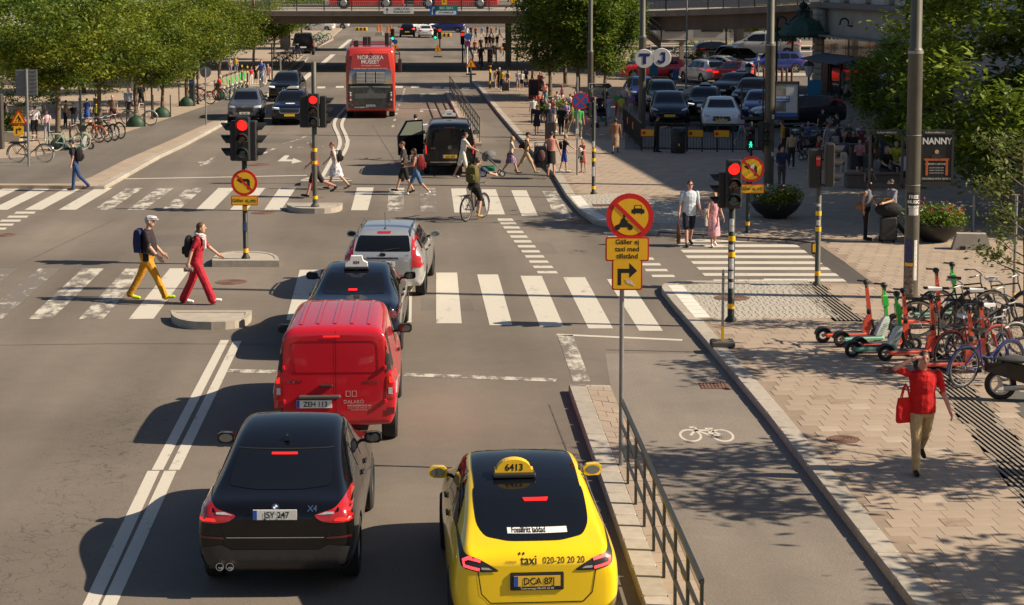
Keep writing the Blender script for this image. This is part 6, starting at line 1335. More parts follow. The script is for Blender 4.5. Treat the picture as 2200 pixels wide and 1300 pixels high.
p=G(1474,195,PAV);t=thing('court_lamp_pole','slim grey lamp pole in front of the white SUV','lamp post',p,RC);MB().lathe([(.10,0),(.10,.25),(.05,.3),(.045,6)],10).build('pole',STEEL,t,True);MB().bbox((0,-.3,6),(.2,.7,.1),.02).build('lantern',SIGNBACK,t)
for i,(px,py)in enumerate(((1622,180),(1641,178),(1668,178),(1680,178),(1690,178),(1701,178))):
 p=G(px,py,PAV);t=thing('bollard','first second third fourth fifth sixth'.split()[i]+' rusty brown bollard from the left at the sunny court','bollard',p,group='bollards at the court');MB().lathe([(.08,0),(.08,.85),(.05,.95),(.0,.97)],10,caps=False).build('shaft',M('bollard_brown',(.10,.04,.025),.7),t,True)
for i,(px,py,top,lab)in enumerate(((1736,262,130,'old lantern on an ornate black post by the stone corner'),(1608,190,135,'old lantern on a black post in the court'))):
 p=G(px,py,PAV);t=thing('lantern_post',lab,'lamp post',p);H=hgt(p,top);MB().lathe([(.14,0),(.10,.3),(.05,.5),(.05,H-.75)],10).build('post',IR,t,True);MB().lathe([(.12,H-.75),(.24,H-.25)],6).build('lantern_glass',M('lantern_glass',(.45,.44,.40),.2),t);MB().lathe([(.28,H-.25),(.18,H-.08),(.05,H)],6).build('lantern_cap',IR,t)
 # street cabinet-like litter box and stone seat by the square
p=G(1838,363,PAV);t=thing('square_bin','brown square litter bin in the shaded square','bin',p,RC);MB().bbox((0,0,.42),(.44,.44,.84),.03).build('body',M('bin_brown',(.075,.06,.05),.7),t);MB().bbox((0,0,.87),(.48,.48,.06),.02).build('lid',DARKST,t)
for i,(px,py,rz,lab)in enumerate(((1905,405,0,'low stone bench with seated people in the shaded square'),(1905,335,0,'stone bench farther back in the shaded square'))):
 p=G(px,py,PAV);t=thing('stone_bench',lab,'bench',p,RC+R(rz));MB().bbox((0,.25,.22),(2.6,.5,.44),.03).build('seat',M('bench_stone',(.16,.13,.11),.85),t);MB().bbox((0,.25,.46),(2.7,.6,.05),.015).build('slab',M('bench_wood',(.14,.09,.06),.8),t)
 # cafe fence with tables and white parasol
for i,(px,py)in enumerate(((1795,215),(1845,232),(1880,240))):
 p=G(px,py,PAV);t=thing('cafe_screen',('low cafe screen nearest the stone corner','low cafe screen in the middle of the terrace','low cafe screen beside the dark tree')[i],'screen',p,frz);
 for x in(-.8,.8):MB().box((x,0,.5),(.08,.08,1.0)).build('post',HOUS,t)
 for a,b in(((-.8,.1),(.8,.9)),((-.8,.9),(.8,.1)),((-.8,.95),(.8,.95))):MB().tube([(a[0],0,a[1]),(b[0],0,b[1])],.025,5).build('bar',HOUS,t)
for i,(px,py)in enumerate(((1818,215),(1862,226))):
 p=G(px,py,PAV);t=thing('cafe_table',('cafe table nearer the stone corner','cafe table under the shop awning on the right')[i],'table',p,frz);MB().bbox((0,0,.73),(1.3,.7,.04),.01).build('top',M('table_pale',(.35,.33,.30),.6),t);[MB().box((x,y,.36),(.05,.05,.72)).build('leg',HOUS,t)for x in(-.5,.5)for y in(-.25,.25)]
p=G(1958,262,PAV);t=thing('cafe_parasol','pale parasol on the cafe terrace beside the near lamp post','parasol',p,frz);MB().lathe([(.04,0),(.04,2.6)],8).build('pole',STEEL,t);MB().lathe([(1.75,2.05),(1.70,2.18),(.1,2.65),(.02,2.7)],8).build('canopy',M('parasol_cloth',(.50,.52,.56),.8),t);MB().lathe([(.3,0),(.3,.1)],8).build('base',CONC,t)
# ================================================================ PEOPLE
SK={k:M('skin_'+k,c,.55,var=.06)for k,c in(('p',(.52,.30,.21)),('t',(.42,.22,.14)),('b',(.16,.075,.045)),('r',(.55,.27,.20)))}
HAIRC={k:M('hair_'+k,c,.6,var=.3,scale=25)for k,c in(('d',(.018,.012,.009)),('b',(.075,.036,.018)),('l',(.30,.17,.07)),('g',(.38,.36,.34)),('r',(.16,.055,.02)))}
def CL(c):return cloth(c.lstrip('#'),srgb(c))
QP=[]
def cap_(mb,a,b,ra,rb,tg,n=9):
 a,b=Vector(a),Vector(b);d=b-a;L_=max(d.length,1e-4);d/=L_;u=d.orthogonal().normalized();w=d.cross(u);rings=[]
 for t,off,k in((0,-.95,.30),(0,-.6,.80),(0,0,1),(.5,0,1),(1,0,1),(1,.6,.80),(1,.95,.30)):
  r=ra+(rb-ra)*t;c=a+d*(L_*t+off*r);rings.append([tuple(c+u*(r*k*math.cos(2*math.pi*i/n))+w*(r*k*math.sin(2*math.pi*i/n)))for i in range(n)])
 mb.loft(rings,tg)
def limb(o,fl,ab,L_):
 f,a=R(fl),R(ab);return Vector((math.sin(a),math.sin(f)*math.cos(a),-math.cos(f)*math.cos(a)))*L_+Vector(o)
TG=('skin','top','bottom','shoe','sock','acc')
def figure(lean=4,legs=((22,8),(-20,14)),arms=((20,10,18),(-22,8,22)),top='#333333',sl='s',bot='#222222',bt='l',shoe='#dddddd',skin='p',build=1.0,belly=0.0,child=1.0,sit=False,fine=False,acc=None,wide=1.0,hem=0.0):
 """one continuous body; arms/legs (right, left); returns mesh source, joints and materials. Faces +Y"""
 mb=MB();q=lambda y,z:(y*math.cos(R(-lean))-(z-.93)*math.sin(R(-lean)),.93+y*math.sin(R(-lean))+(z-.93)*math.cos(R(-lean)))
 def P(x,y,z):yy,zz=q(y,z);return Vector((x,yy,zz))
 def ellring(z,a,b,y0=0.0,n=14):return[tuple(P(a*math.cos(2*math.pi*i/n),y0+b*math.sin(2*math.pi*i/n),z))for i in range(n)]
 B=build
 mb.loft([ellring(z,a*B,b*B+bb,y0)for z,a,b,bb,y0 in((.93,.150,.108,belly*.5,0),(1.02,.148,.108,belly,belly*.4),(1.12,.146,.106,belly*.9,belly*.5),(1.24,.160,.114,belly*.4,.005+belly*.2),(1.36,.172,.112,0,.0),(1.44,.160,.092,0,-.01),(1.485,.085,.066,0,-.012))],1)
 mb.loft([ellring(z,a*B,b*B+bb,0)for z,a,b,bb in((.80,.120,.085,0),(.86,.160,.116,0),(.94,.162,.118,belly*.4),(1.0,.154,.112,belly*.8))],2)
 cap_(mb,P(0,-.01,1.46),P(0,.012,1.58),.056,.050,0);hc=P(0,.022,1.645)
 mb.ell(hc,(.073,.090,.108),14,10,0);mb.ell(hc+Vector((0,.018,-.062)),(.054,.068,.055),12,8,0)
 cap_(mb,hc+Vector((0,.085,.012)),hc+Vector((0,.104,-.018)),.011,.015,0,7)
 for sx in(-1,1):mb.ell(hc+Vector((sx*.075,-.008,-.008)),(.012,.020,.030),8,6,0)
 hands=[]
 for sx,(fl,ab,el,*x2)in zip((1,-1),arms):
  s_=P(sx*.178*B,-.008,1.425);e=limb(s_,fl+lean*.2,sx*ab,.285);dirf=fl+el;ab2=sx*ab if el<60 else sx*(ab-min(el,120)*.22)
  if x2:ab2=sx*x2[0]
  w=limb(e,dirf,ab2,.25);cap_(mb,s_+Vector((0,0,-.005)),e,.042+.008*B,.040,1 if sl in 'sl' else 0)
  if sl=='s':cap_(mb,s_,s_.lerp(e,.62),.050+.006*B,.050+.004*B,1);cap_(mb,s_.lerp(e,.5),e,.042,.038,0)
  if sl=='n':cap_(mb,s_,s_.lerp(e,.5),.045,.042,0)
  cap_(mb,e,w,.041,.029 if sl!='l' else .036,1 if sl=='l' else 0);d=(w-e).normalized()
  h0=w+d*.03;side=Vector((1,0,0)).cross(d).normalized()if abs(d.x)<.9 else Vector((0,0,1));nrm=d.cross(side)
  h1=w+d*.095;hands.append(h1)
  if fine:
   cap_(mb,w,w+d*.045,.026,.030,0);cap_(mb,h0+side*.020,h1+side*.018,.019,.019,0);cap_(mb,h0-side*.020,h1-side*.022,.019,.018,0)
   for k,ln in enumerate((.070,.080,.074,.056)):
    b0=h1+side*(.030-.020*k);m=b0+d*ln*.55+nrm*sx*-.012;cap_(mb,b0,m,.0095,.009,0,6);cap_(mb,m,m+d*ln*.42+nrm*sx*-.028,.009,.0075,0,6)
   tb=w+d*.03+side*.026;cap_(mb,tb,tb+d*.035+side*.025,.013,.011,0,6);cap_(mb,tb+d*.035+side*.025,tb+d*.068+side*.030,.011,.009,0,6)
  else:
   cap_(mb,w,h1,.030,.034,0,7);cap_(mb,h1,h1+d*.065+nrm*sx*-.02,.026,.016,0,7);cap_(mb,w+d*.03,w+d*.075+side*.05,.014,.012,0,6)
 lows=[]
 for sx,(fl,kn)in zip((1,-1),legs):
  h=Vector((sx*.085,0,.91));k=limb(h,fl,sx*2,.43);a=limb(k,fl-kn,sx*1,.42);sh=fl-kn
  lt=2 if bt in 'lsw' else 0
  cap_(mb,h,k,.088*B,.056,2 if bt!='n' else 0)
  if bt=='s':cap_(mb,h,h.lerp(k,.95),.094*B,.082*wide,2);cap_(mb,k.lerp(h,.08),k,.056,.053,0);cap_(mb,k,a.lerp(k,.45),.053,.050,0);cap_(mb,a.lerp(k,.5),a,.048,.034,0)
  elif bt=='m':cap_(mb,h,h.lerp(k,.55),.096*B,.090,2);cap_(mb,h.lerp(k,.45),k,.072,.053,0);cap_(mb,k,a.lerp(k,.45),.053,.050,0);cap_(mb,a.lerp(k,.5),a,.048,.034,0)
  elif bt in 'kd':cap_(mb,h.lerp(k,.3),k,.075,.052,0);cap_(mb,k,a.lerp(k,.45),.052,.050,0);cap_(mb,a.lerp(k,.5),a,.047,.033,0)
  else:cap_(mb,h,k,.094*B,.066*wide,2);cap_(mb,k,a+(a-k)*.06,.064*wide,.054*wide**1.6,2)
  pt=0 if abs(sh)<12 else(-(abs(sh)-8)*.9 if sh<0 else 12);pt=max(-50,pt);fd_=Vector((sx*.12,math.cos(R(pt)),math.sin(R(pt))))
  heel=a+Vector((0,-.035,-.035));ball=a+fd_*.115+Vector((0,0,-.045));toe=ball+Vector((sx*.004,math.cos(R(pt*.35)),math.sin(R(pt*.35))))*.07
  cap_(mb,heel,ball,.036,.040,3,8);cap_(mb,ball,toe,.040,.032,3,8);cap_(mb,a,heel.lerp(ball,.3),.038,.040,3 if bt!='k' else 3,8);lows.append(min(heel.z-.036,toe.z-.032,ball.z-.04))
 if bt in 'kd':
  zb=.52 if bt=='k' else .34;st=(legs[0][0]-legs[1][0])/2;n=16
  def sk(z,a,b):f=(.93-z)/.6;return[((a+.012*math.sin(5*t))*math.cos(t),b*math.sin(t)*1.0+(legs[0][0]+legs[1][0])*.002*f,z)for t in[2*math.pi*i/n for i in range(n)]]
  mb.loft([sk(.97,.152*B,.112*B),sk(.84,.185*B*wide,.15*B+abs(st)*.0012),sk((.84+zb)/2,.20*wide,.165+abs(st)*.0030),sk(zb,.215*wide,.175+abs(st)*.0045)],2)
 if hem:mb.loft([ellring(z,a*B,b*B+belly*.4)for z,a,b in((.93-hem,.168,.130),(1.05,.160,.120),(1.15,.152,.110))],1)
 if acc:acc(mb,P,hc)
 low=min(lows)if not sit else 0.0
 return mb,dict(P=P,hc=hc,low=low,hands=hands)
HAIRS={'short':[((0,-.014,.022),(.079,.092,.098))],'bob':[((0,-.016,.016),(.084,.094,.104)),((0,-.045,-.05),(.082,.06,.09))],'long':[((0,-.016,.016),(.082,.094,.104)),((0,-.055,-.07),(.080,.052,.14)),((0,-.085,-.18),(.070,.04,.13))],'bun':[((0,-.014,.02),(.079,.092,.10)),((0,-.10,.04),(.04,.04,.04))],'pony':[((0,-.014,.02),(.079,.092,.10)),((0,-.11,-.06),(.032,.035,.12))]}
def hairmesh(kind,hc):
 mb=MB()
 for i,(c,r)in enumerate(HAIRS[kind]):
  b2=MB();b2.ell(hc+Vector(c),r,14,10);keep=[f for f in b2.f if i or np.mean([b2.v[k][1]-hc.y for k in f])<.035+max(0,np.mean([b2.v[k][2]-hc.z for k in f])-.03)*.9 and(np.mean([b2.v[k][2]-hc.z for k in f])>-.03 or np.mean([b2.v[k][1]-hc.y for k in f])<-.035)]
  mb.add(b2.v,keep)
 return mb
def person(label,px,py,top_py,hd,hair='short',hc='b',z=None,hat=None,face=False,group=None,lift=0.0,rz=None,tophand=None,scale=None,**k):
 if z is None:z=0.0
 p=G(px,py,z);H=hgt(p,top_py)if scale is None else scale;fine=k.pop('fine',False);mb,J=figure(fine=fine,**k);s=H/(1.76-(J['low']if not k.get('sit')else 0.0))if scale is None else scale/1.76
 vox=.0085 if fine else(.016 if k.get('vox')is None else .02);pxh=abs(py-top_py)
 if not fine:vox=.013 if pxh>80 else(.018 if pxh>45 else .026)
 me=mb.mesh('body',[SK['p']]);o=bpy.data.objects.new('p',me);r=o.modifiers.new('r','REMESH');r.mode='VOXEL';r.voxel_size=vox;sm=o.modifiers.new('s','SMOOTH');sm.factor=.5;sm.iterations=2 if fine else 3
 rz_=(RC-R(hd))if rz is None else rz
 loc=Vector((p.x,p.y,z+lift-(J['low']*s if not k.get('sit')else 0)))
 QP.append((o,mb,label,loc,rz_,s,hair,hc,hat,J,k,group,face));return Matrix.Translation(loc)@Matrix.Rotation(rz_,4,'Z')@Matrix.Scale(s,4),J
def flush_people():
 ms=evaluate([q[0]for q in QP])
 for(o_,mb,label,loc,rz,s,hair,hcol,hat,J,k,group,face),me in zip(QP,ms):
  bv=BVHTree.FromPolygons([Vector(v)for v in mb.v],mb.f);me.materials.clear();sk=SK[k.get('skin','p')];tp=CL(k.get('top','#333333'))if isinstance(k.get('top','#333333'),str)else k['top'];bo=CL(k.get('bot','#222222'))if isinstance(k.get('bot','#222222'),str)else k['bot']
  for m in(sk,tp,bo,CL(k.get('shoe','#dddddd')),sk,CL('#222222')):me.materials.append(m)
  n=len(me.polygons);c=np.empty(n*3,dtype=np.float32);me.polygons.foreach_get('center',c);c=c.reshape(-1,3);idx=np.zeros(n,dtype=np.int32)
  for i in range(n):
   h=bv.find_nearest(Vector(c[i]))
   if h[2]is not None:idx[i]=mb.m[h[2]]
  me.polygons.foreach_set('material_index',idx);me.polygons.foreach_set('use_smooth',[True]*n);me.name='body'
  t=thing('person',label,'person',loc,rz,group,s);O('body',me,t);hc=J['hc']
  if hair and hair in HAIRS:hairmesh(hair,hc).build('hair',HAIRC[hcol],t,True)
  if hat:
   hm=CL(hat[1])if isinstance(hat[1],str)else hat[1];b=MB();b2=MB();b2.ell(hc+Vector((0,-.012,.035)),(.086,.102,.092),14,8);b.add(b2.v,[f for f in b2.f if np.mean([b2.v[i][2]for i in f])>hc.z+.03])
   if hat[0]=='flat':b.ell(hc+Vector((0,.03,.075)),(.085,.12,.045),14,6)
   sg=-1 if hat[0]=='back' else 1;b.loft([[(hc.x+x,hc.y+sg*y,hc.z+.038+dz)for x,y in((-.07,.06),(.07,.06),(.055,.16),(0,.18),(-.055,.16))]for dz in(0,.010)]);b.build('hat',hm,t,True)
  if face or 'fine' in k:
   b=MB()
   for sx in(-1,1):b.ell(hc+Vector((sx*.030,.083,.012)),(.012,.006,.007),8,6,0);b.ell(hc+Vector((sx*.030,.083,.034)),(.018,.007,.005),8,4,1)
   b.ell(hc+Vector((0,.086,-.052)),(.024,.006,.006),8,4,2);b.build('face_features',[INK,HAIRC[hcol],M('lips',(.30,.09,.08),.5)],t,True)
  if face=='glasses':
   b=MB();[b.ell(hc+Vector((sx*.032,.092,.014)),(.027,.010,.020),10,6)for sx in(-1,1)];b.build('sunglasses',INK,t,True)
def carry(name,label,cat,T,mb,mats,loc=(0,0,0),smooth=True,group=None):
 """something worn or held: a thing of its own, placed from the bearer's frame"""
 M4=T@Matrix.Translation(Vector(loc));t=thing(name,label,cat,M4.translation,0,group);t.rotation_euler=M4.to_euler();t.scale=M4.to_scale()
 for nm,b,mt in mb:b.build(nm,mt,t,smooth)
 return t
def backpack(label,T,J,col,w=.28,h=.44,d=.16,dy=-.20,dz=1.22,straps=True):
 c=CL(col);y,zz=J['P'](0,dy,dz).yz;b=MB();b.loft([[(x*w/2*k,yy*d/2*k,z)for x,yy in((-.8,-1),(.8,-1),(1,-.5),(1,.8),(.8,1),(-.8,1),(-1,.8),(-1,-.5))]for z,k in((-h/2,.75),(-h/2+.05,.97),(0,1.02),(h/2-.10,.92),(h/2-.02,.62),(h/2,.3))][::1])
 p=MB();p.bbox((0,-d/2-.02,-h*.18),(w*.72,.07,h*.36),.02);parts=[('bag',b,c),('pocket',p,c)]
 if straps:
  for sx in(-1,1):s_=MB();s_.tube([(sx*.10,d/2,h*.38),(sx*.115,d/2+.10,h*.50),(sx*.13,d/2+.225,h*.38),(sx*.13,d/2+.23,h*.1),(sx*.14,d/2+.08,-h*.3)],.018,5);parts.append(('strap',s_,c))
 return carry('backpack',label,'backpack',T@Matrix.Rotation(0,4,'X'),parts,None,(0,y,zz))
def tote(label,T,at,col,w=.32,h=.36,d=.09,drop=.22,name='bag',rz=0.0):
 b=MB();b.loft([[(x*w/2*k,y*d/2*k2,z)for x,y in((-1,-.7),(-.9,-1),(.9,-1),(1,-.7),(1,.7),(.9,1),(-.9,1),(-1,.7))]for z,k,k2 in((-drop-h,.92,.8),(-drop-h+.03,1,1),(-drop-h*.4,.98,1),(-drop,.86,.4))]);parts=[('bag',b,CL(col))]
 for sy in(-1,1):s_=MB();s_.tube([(-w*.25,sy*.02,-drop),(-w*.12,sy*.015,-drop*.3),(0,sy*.01,0),(w*.12,sy*.015,-drop*.3),(w*.25,sy*.02,-drop)],.010,5);parts.append(('handle',s_,CL(col)))
 return carry(name,label,'bag',T@Matrix.Translation(Vector(at))@Matrix.Rotation(rz,4,'Z'),parts,None)
STEP=((24,6),(-18,22));STEP2=((-20,22),(22,6));STAND=((3,3),(-3,2));DOWN=((6,8,10),(-4,8,12));PHONE=((18,10,82),(14,8,84));SEAT=((82,84),(80,86))
PATT=M('cloth_blue_pattern',(.55,.55,.60),.85,var=.95,scale=16);PINKP=M('cloth_pink_frill',(.62,.30,.34),.85,var=.55,scale=14);AWSH=M('cloth_patterned',(.22,.14,.22),.85,var=.9,scale=18)
# ---- near figures
T,J=person('man in a grey flat cap, black T-shirt and mustard trousers crossing on the left',318,645,463,92,'short','g',hat=('flat','#b9b4bd'),face=True,fine=True,legs=((28,4),(-24,6)),arms=((16,8,26),(10,10,30)),top='#2a2028',bot='#c98a18',shoe='#b9d818',belly=.055,wide=1.15,build=1.14)
b=MB();b.loft([[(x,y*k-.02,z)for x,y in((-.16,-.05),(.16,-.05),(.18,.05),(-.18,.05))]for z,k in((-.40,1.2),(-.2,1.6),(.0,1.3),(.06,.8))]);carry('jacket','dark blue jacket slung over the shoulder of the man in mustard trousers','jacket',T,[('cloth',b,CL('#16234f'))],None,tuple(J['P'](.06,-.17,1.42)))
b=MB();b.bbox((0,0,0),(.06,.12,.16),.015);s_=MB();s_.tube([(-.02,.0,.07),(-.04,-.05,.10),(-.10,-.10,.11)],.012,5);carry('camera_case','small black case on the belt of the man in mustard trousers','case',T,[('case',b,CL('#171313')),('strap',s_,CL('#171313'))],None,(.20,.02,.93))
T,J=person('woman in a red jumpsuit with a pale scarf walking right on the near crossing',424,653,477,90,'bob','b',face=True,fine=True,legs=((24,2),(-16,10)),arms=((-26,8,12),(34,14,14)),lean=7,top='#a8142a',bot='#a8142a',shoe='#e6e2dc',wide=1.4,build=1.08)
backpack('black backpack worn by the woman in the red jumpsuit',T,J,'#141214',.26,.46,.16);b=MB()
for k in range(3):b.tube([(.10*math.cos(R(a))*(1-.06*k),.02+.095*math.sin(R(a)),-.035*k+.02*math.sin(R(a*2+40*k))-.04*math.sin(R(a)))for a in range(0,360,30)],.034,7,closed=True)
b.loft([[(x+.02,y+.10,z)for x,y in((-.06,0),(.06,0),(.06,.04),(-.06,.04))]for z in(-.30,-.10)]);carry('scarf','pale pink striped scarf of the woman in the red jumpsuit','scarf',T,[('cloth',b,cloth('scarf',(.62,.52,.52)))],None,tuple(J['P'](0,-.005,1.50)))
b=MB();b.bbox((0,0,0),(.05,.20,.09),.012);carry('water_bottle_pouch','small phone and bottle in the hand of the woman in red','bottle',T,[('case',b,CL('#7c6a66'))],None,tuple(J['hands'][0]+Vector((0,.02,-.05))))
T,J=person('man in a red T-shirt and beige trousers with one hand on his head',1978,1012,752,180,'short','b',PAV,face=True,fine=True,legs=((15,6),(-22,30)),arms=((125,52,42,-60),(2,16,22)),top='#c20a0e',bot='#b59a6e',shoe='#17130f',build=1.2,hem=.06,wide=1.1,skin='r')
tote('red cloth shopping bag on the arm of the man in the red T-shirt',T,(.25,.05,1.28),'#d0120f',.28,.36,.08,.20,'shopping_bag',R(20))
T,J=person('man in a pale shirt and navy shorts stepping onto the side crossing',1480,528,387,172,'short','b',face='glasses',fine=True,legs=((16,5),(-14,16)),arms=((4,10,8),(-6,10,12)),top='#b9c2cc',bot='#1d2232',bt='s',shoe='#26211f',skin='r',hem=.10,wide=1.12,build=1.14)
tote('long brown tote bag carried by the man in the pale shirt',T,tuple(J['hands'][0]),'#6b3a22',.26,.52,.10,.20,'tote_bag',R(80))
T,J=person('woman in a pink frilled dress walking beside the man in the pale shirt',1533,529,412,170,'long','l',fine=True,legs=((14,4),(-12,14)),arms=((10,12,40),(6,10,26)),top=PINKP,sl='n',bot=PINKP,bt='d',shoe='#e8e6e2',skin='t',wide=.95,build=.92)
b=MB();b.loft([[(x,y,z)for x,y in((-.05,-.14),(.03,-.14),(.05,.12),(-.03,.12))]for z in(-.55,-.25,.0)]);carry('shawl','cream fringed shawl over the arm of the woman in pink','shawl',T,[('cloth',b,cloth('cream',(.60,.52,.46)))],None,(.25,.0,1.22))
T,J=person('man in a dark cap, navy T-shirt and jeans walking left at the far left',163,410,299,-92,'short','d',.01,hat=('cap','#23283a'),face=True,legs=((10,4),(-20,24)),arms=((4,8,14),(-6,8,18)),top='#1d1a2c',bot='#27406b',shoe='#5b3b46',lean=8)
backpack('black backpack on the man in the dark cap',T,J,'#1a1114',.30,.48,.18)
T,J=person('man in a white cap, red T-shirt and black shorts behind the banded pole',678,424,302,-90,'short','g',hat=('cap','#d8d2c8'),legs=((20,4),(-30,40)),arms=((8,8,40),(-10,8,20)),top='#c4141a',bot='#15131a',bt='s',shoe='#161313',skin='r')
tote('red bag carried low by the man in the red T-shirt at the island',T,tuple(J['hands'][1]),'#d0261c',.26,.30,.10,.24,'red_bag')
T,J=person('woman in a blue and white patterned dress with a black backpack',722,407,304,-90,'short','r',legs=((22,6),(-24,20)),arms=((28,12,16),(-20,8,20)),top=PATT,sl='n',bot=PATT,bt='k',shoe='#5a4034',lean=10,build=1.08,wide=1.05)
backpack('black backpack on the woman in the patterned dress',T,J,'#17151a',.26,.42,.15)
T,J=person('young man in a dark grey T-shirt and black shorts left of the minivan',869,414,303,-90,'short','b',legs=((20,3),(-14,14)),arms=((-4,8,16),(10,8,60)),top='#3b3638',bot='#151316',bt='s',shoe='#2a2524',face=True)
tote('black carrier bag of the young man in the grey T-shirt',T,tuple(J['hands'][0]),'#191717',.30,.34,.14,.10,'carrier_bag')
T,J=person('woman in a grey vest and denim shorts walking left past the minivan',895,419,318,-90,'long','d',legs=((26,4),(-22,22)),arms=((22,8,70),(10,8,70)),top='#6b645e',sl='n',bot='#41628c',bt='s',shoe='#e4e0da',lean=6,skin='t',build=1.02)
backpack('red and brown backpack on the woman in denim shorts',T,J,'#7c1620',.32,.52,.24)
person('man in a light blue shirt leaning into the open door of the minivan',888,345,268,15,'short','d',legs=((4,4),(-10,10)),arms=((60,10,30),(50,10,40)),top='#8fa0c8',sl='l',bot='#100f12',shoe='#100f10',lean=24,scale=1.80)
T,J=person('man in a white polo shirt and white shorts pushing the pram',994,383,283,70,'short','d',legs=((12,4),(-14,14)),arms=((36,8,24),(36,8,26)),top='#d6cdc4',bot='#d8d0c8',bt='s',shoe='#c7bfb6',lean=8,skin='t',face=True)
T,J=person('girl in a floral dress looking at her phone on the far crossing',1098,373,292,88,'long','l',legs=((22,4),(-20,16)),arms=((24,8,64),(20,8,70)),top='#c9b8a8',bot=AWSH,bt='k',shoe='#4a2b26',build=.86)
tote('straw coloured shoulder bag of the girl with the phone',T,(-.16,-.06,1.06),'#8d6a3c',.26,.26,.12,.10,'straw_bag',R(90))
T,J=person('boy in a black cap and beige clothes striding with a map',1131,372,284,85,'short','b',hat=('cap','#1c1714'),legs=((26,2),(-26,12)),arms=((20,10,74),(14,10,82)),top='#b8956f',bot='#b99d78',bt='s',shoe='#a3a52a',build=.88)
backpack('black backpack on the boy in the black cap',T,J,'#17130f',.26,.42,.16)
b=MB();b.box((0,0,0),(.02,.20,.16));b.box((.02,.02,.02),(.01,.18,.14));carry('paper_map','folded pale map held by the boy in the black cap','map',T,[('sheet',b,WHITEP)],None,tuple(J['hands'][0]+Vector((0,.05,.05))))
person('woman in a pink top and black skirt seen from behind at the kerb',1184,381,282,8,'bun','d',.06,legs=STAND,arms=((6,16,20),(10,22,30)),top='#b97f72',sl='n',bot='#131013',bt='k',shoe='#171211',build=1.05,wide=.86,skin='r')
T,J=person('boy in a black waistcoat and blue shorts reaching out his arm',1212,369,288,80,'short','l',PAV,legs=((8,4),(-8,8)),arms=((44,10,14),(10,8,20)),top='#1b1b20',bot='#1b3c9c',bt='s',shoe='#c9c6c2',build=.86);backpack('dark backpack on the boy in blue shorts',T,J,'#15151a',.24,.38,.14)
T,J=person('small girl hugging a panda toy by the sign pole',1253,371,300,-140,'long','l',PAV,legs=STAND,arms=((30,10,70),(30,10,70)),top='#b06a5a',bot='#b06a5a',bt='k',shoe='#8a5a3a',build=.9)
b=MB();b.ell((0,0,0),(.16,.13,.20),12,8,0);b.ell((0,.02,.25),(.12,.11,.11),12,8,0);d_=MB()
for sx in(-1,1):d_.ell((sx*.17,.04,.05),(.07,.07,.14),8,6);d_.ell((sx*.12,.08,-.2),(.08,.09,.10),8,6);d_.ell((sx*.09,0,.35),(.035,.02,.035),8,6);d_.ell((sx*.05,.11,.27),(.03,.02,.035),8,6)
carry('panda_toy','large black and white panda soft toy in the arms of the small girl','toy',T,[('body',b,M('plush_white',(.62,.60,.57),.9,var=.1)),('dark_fur',d_,M('plush_black',(.015,.014,.014),.9))],None,(0,.24,1.0))
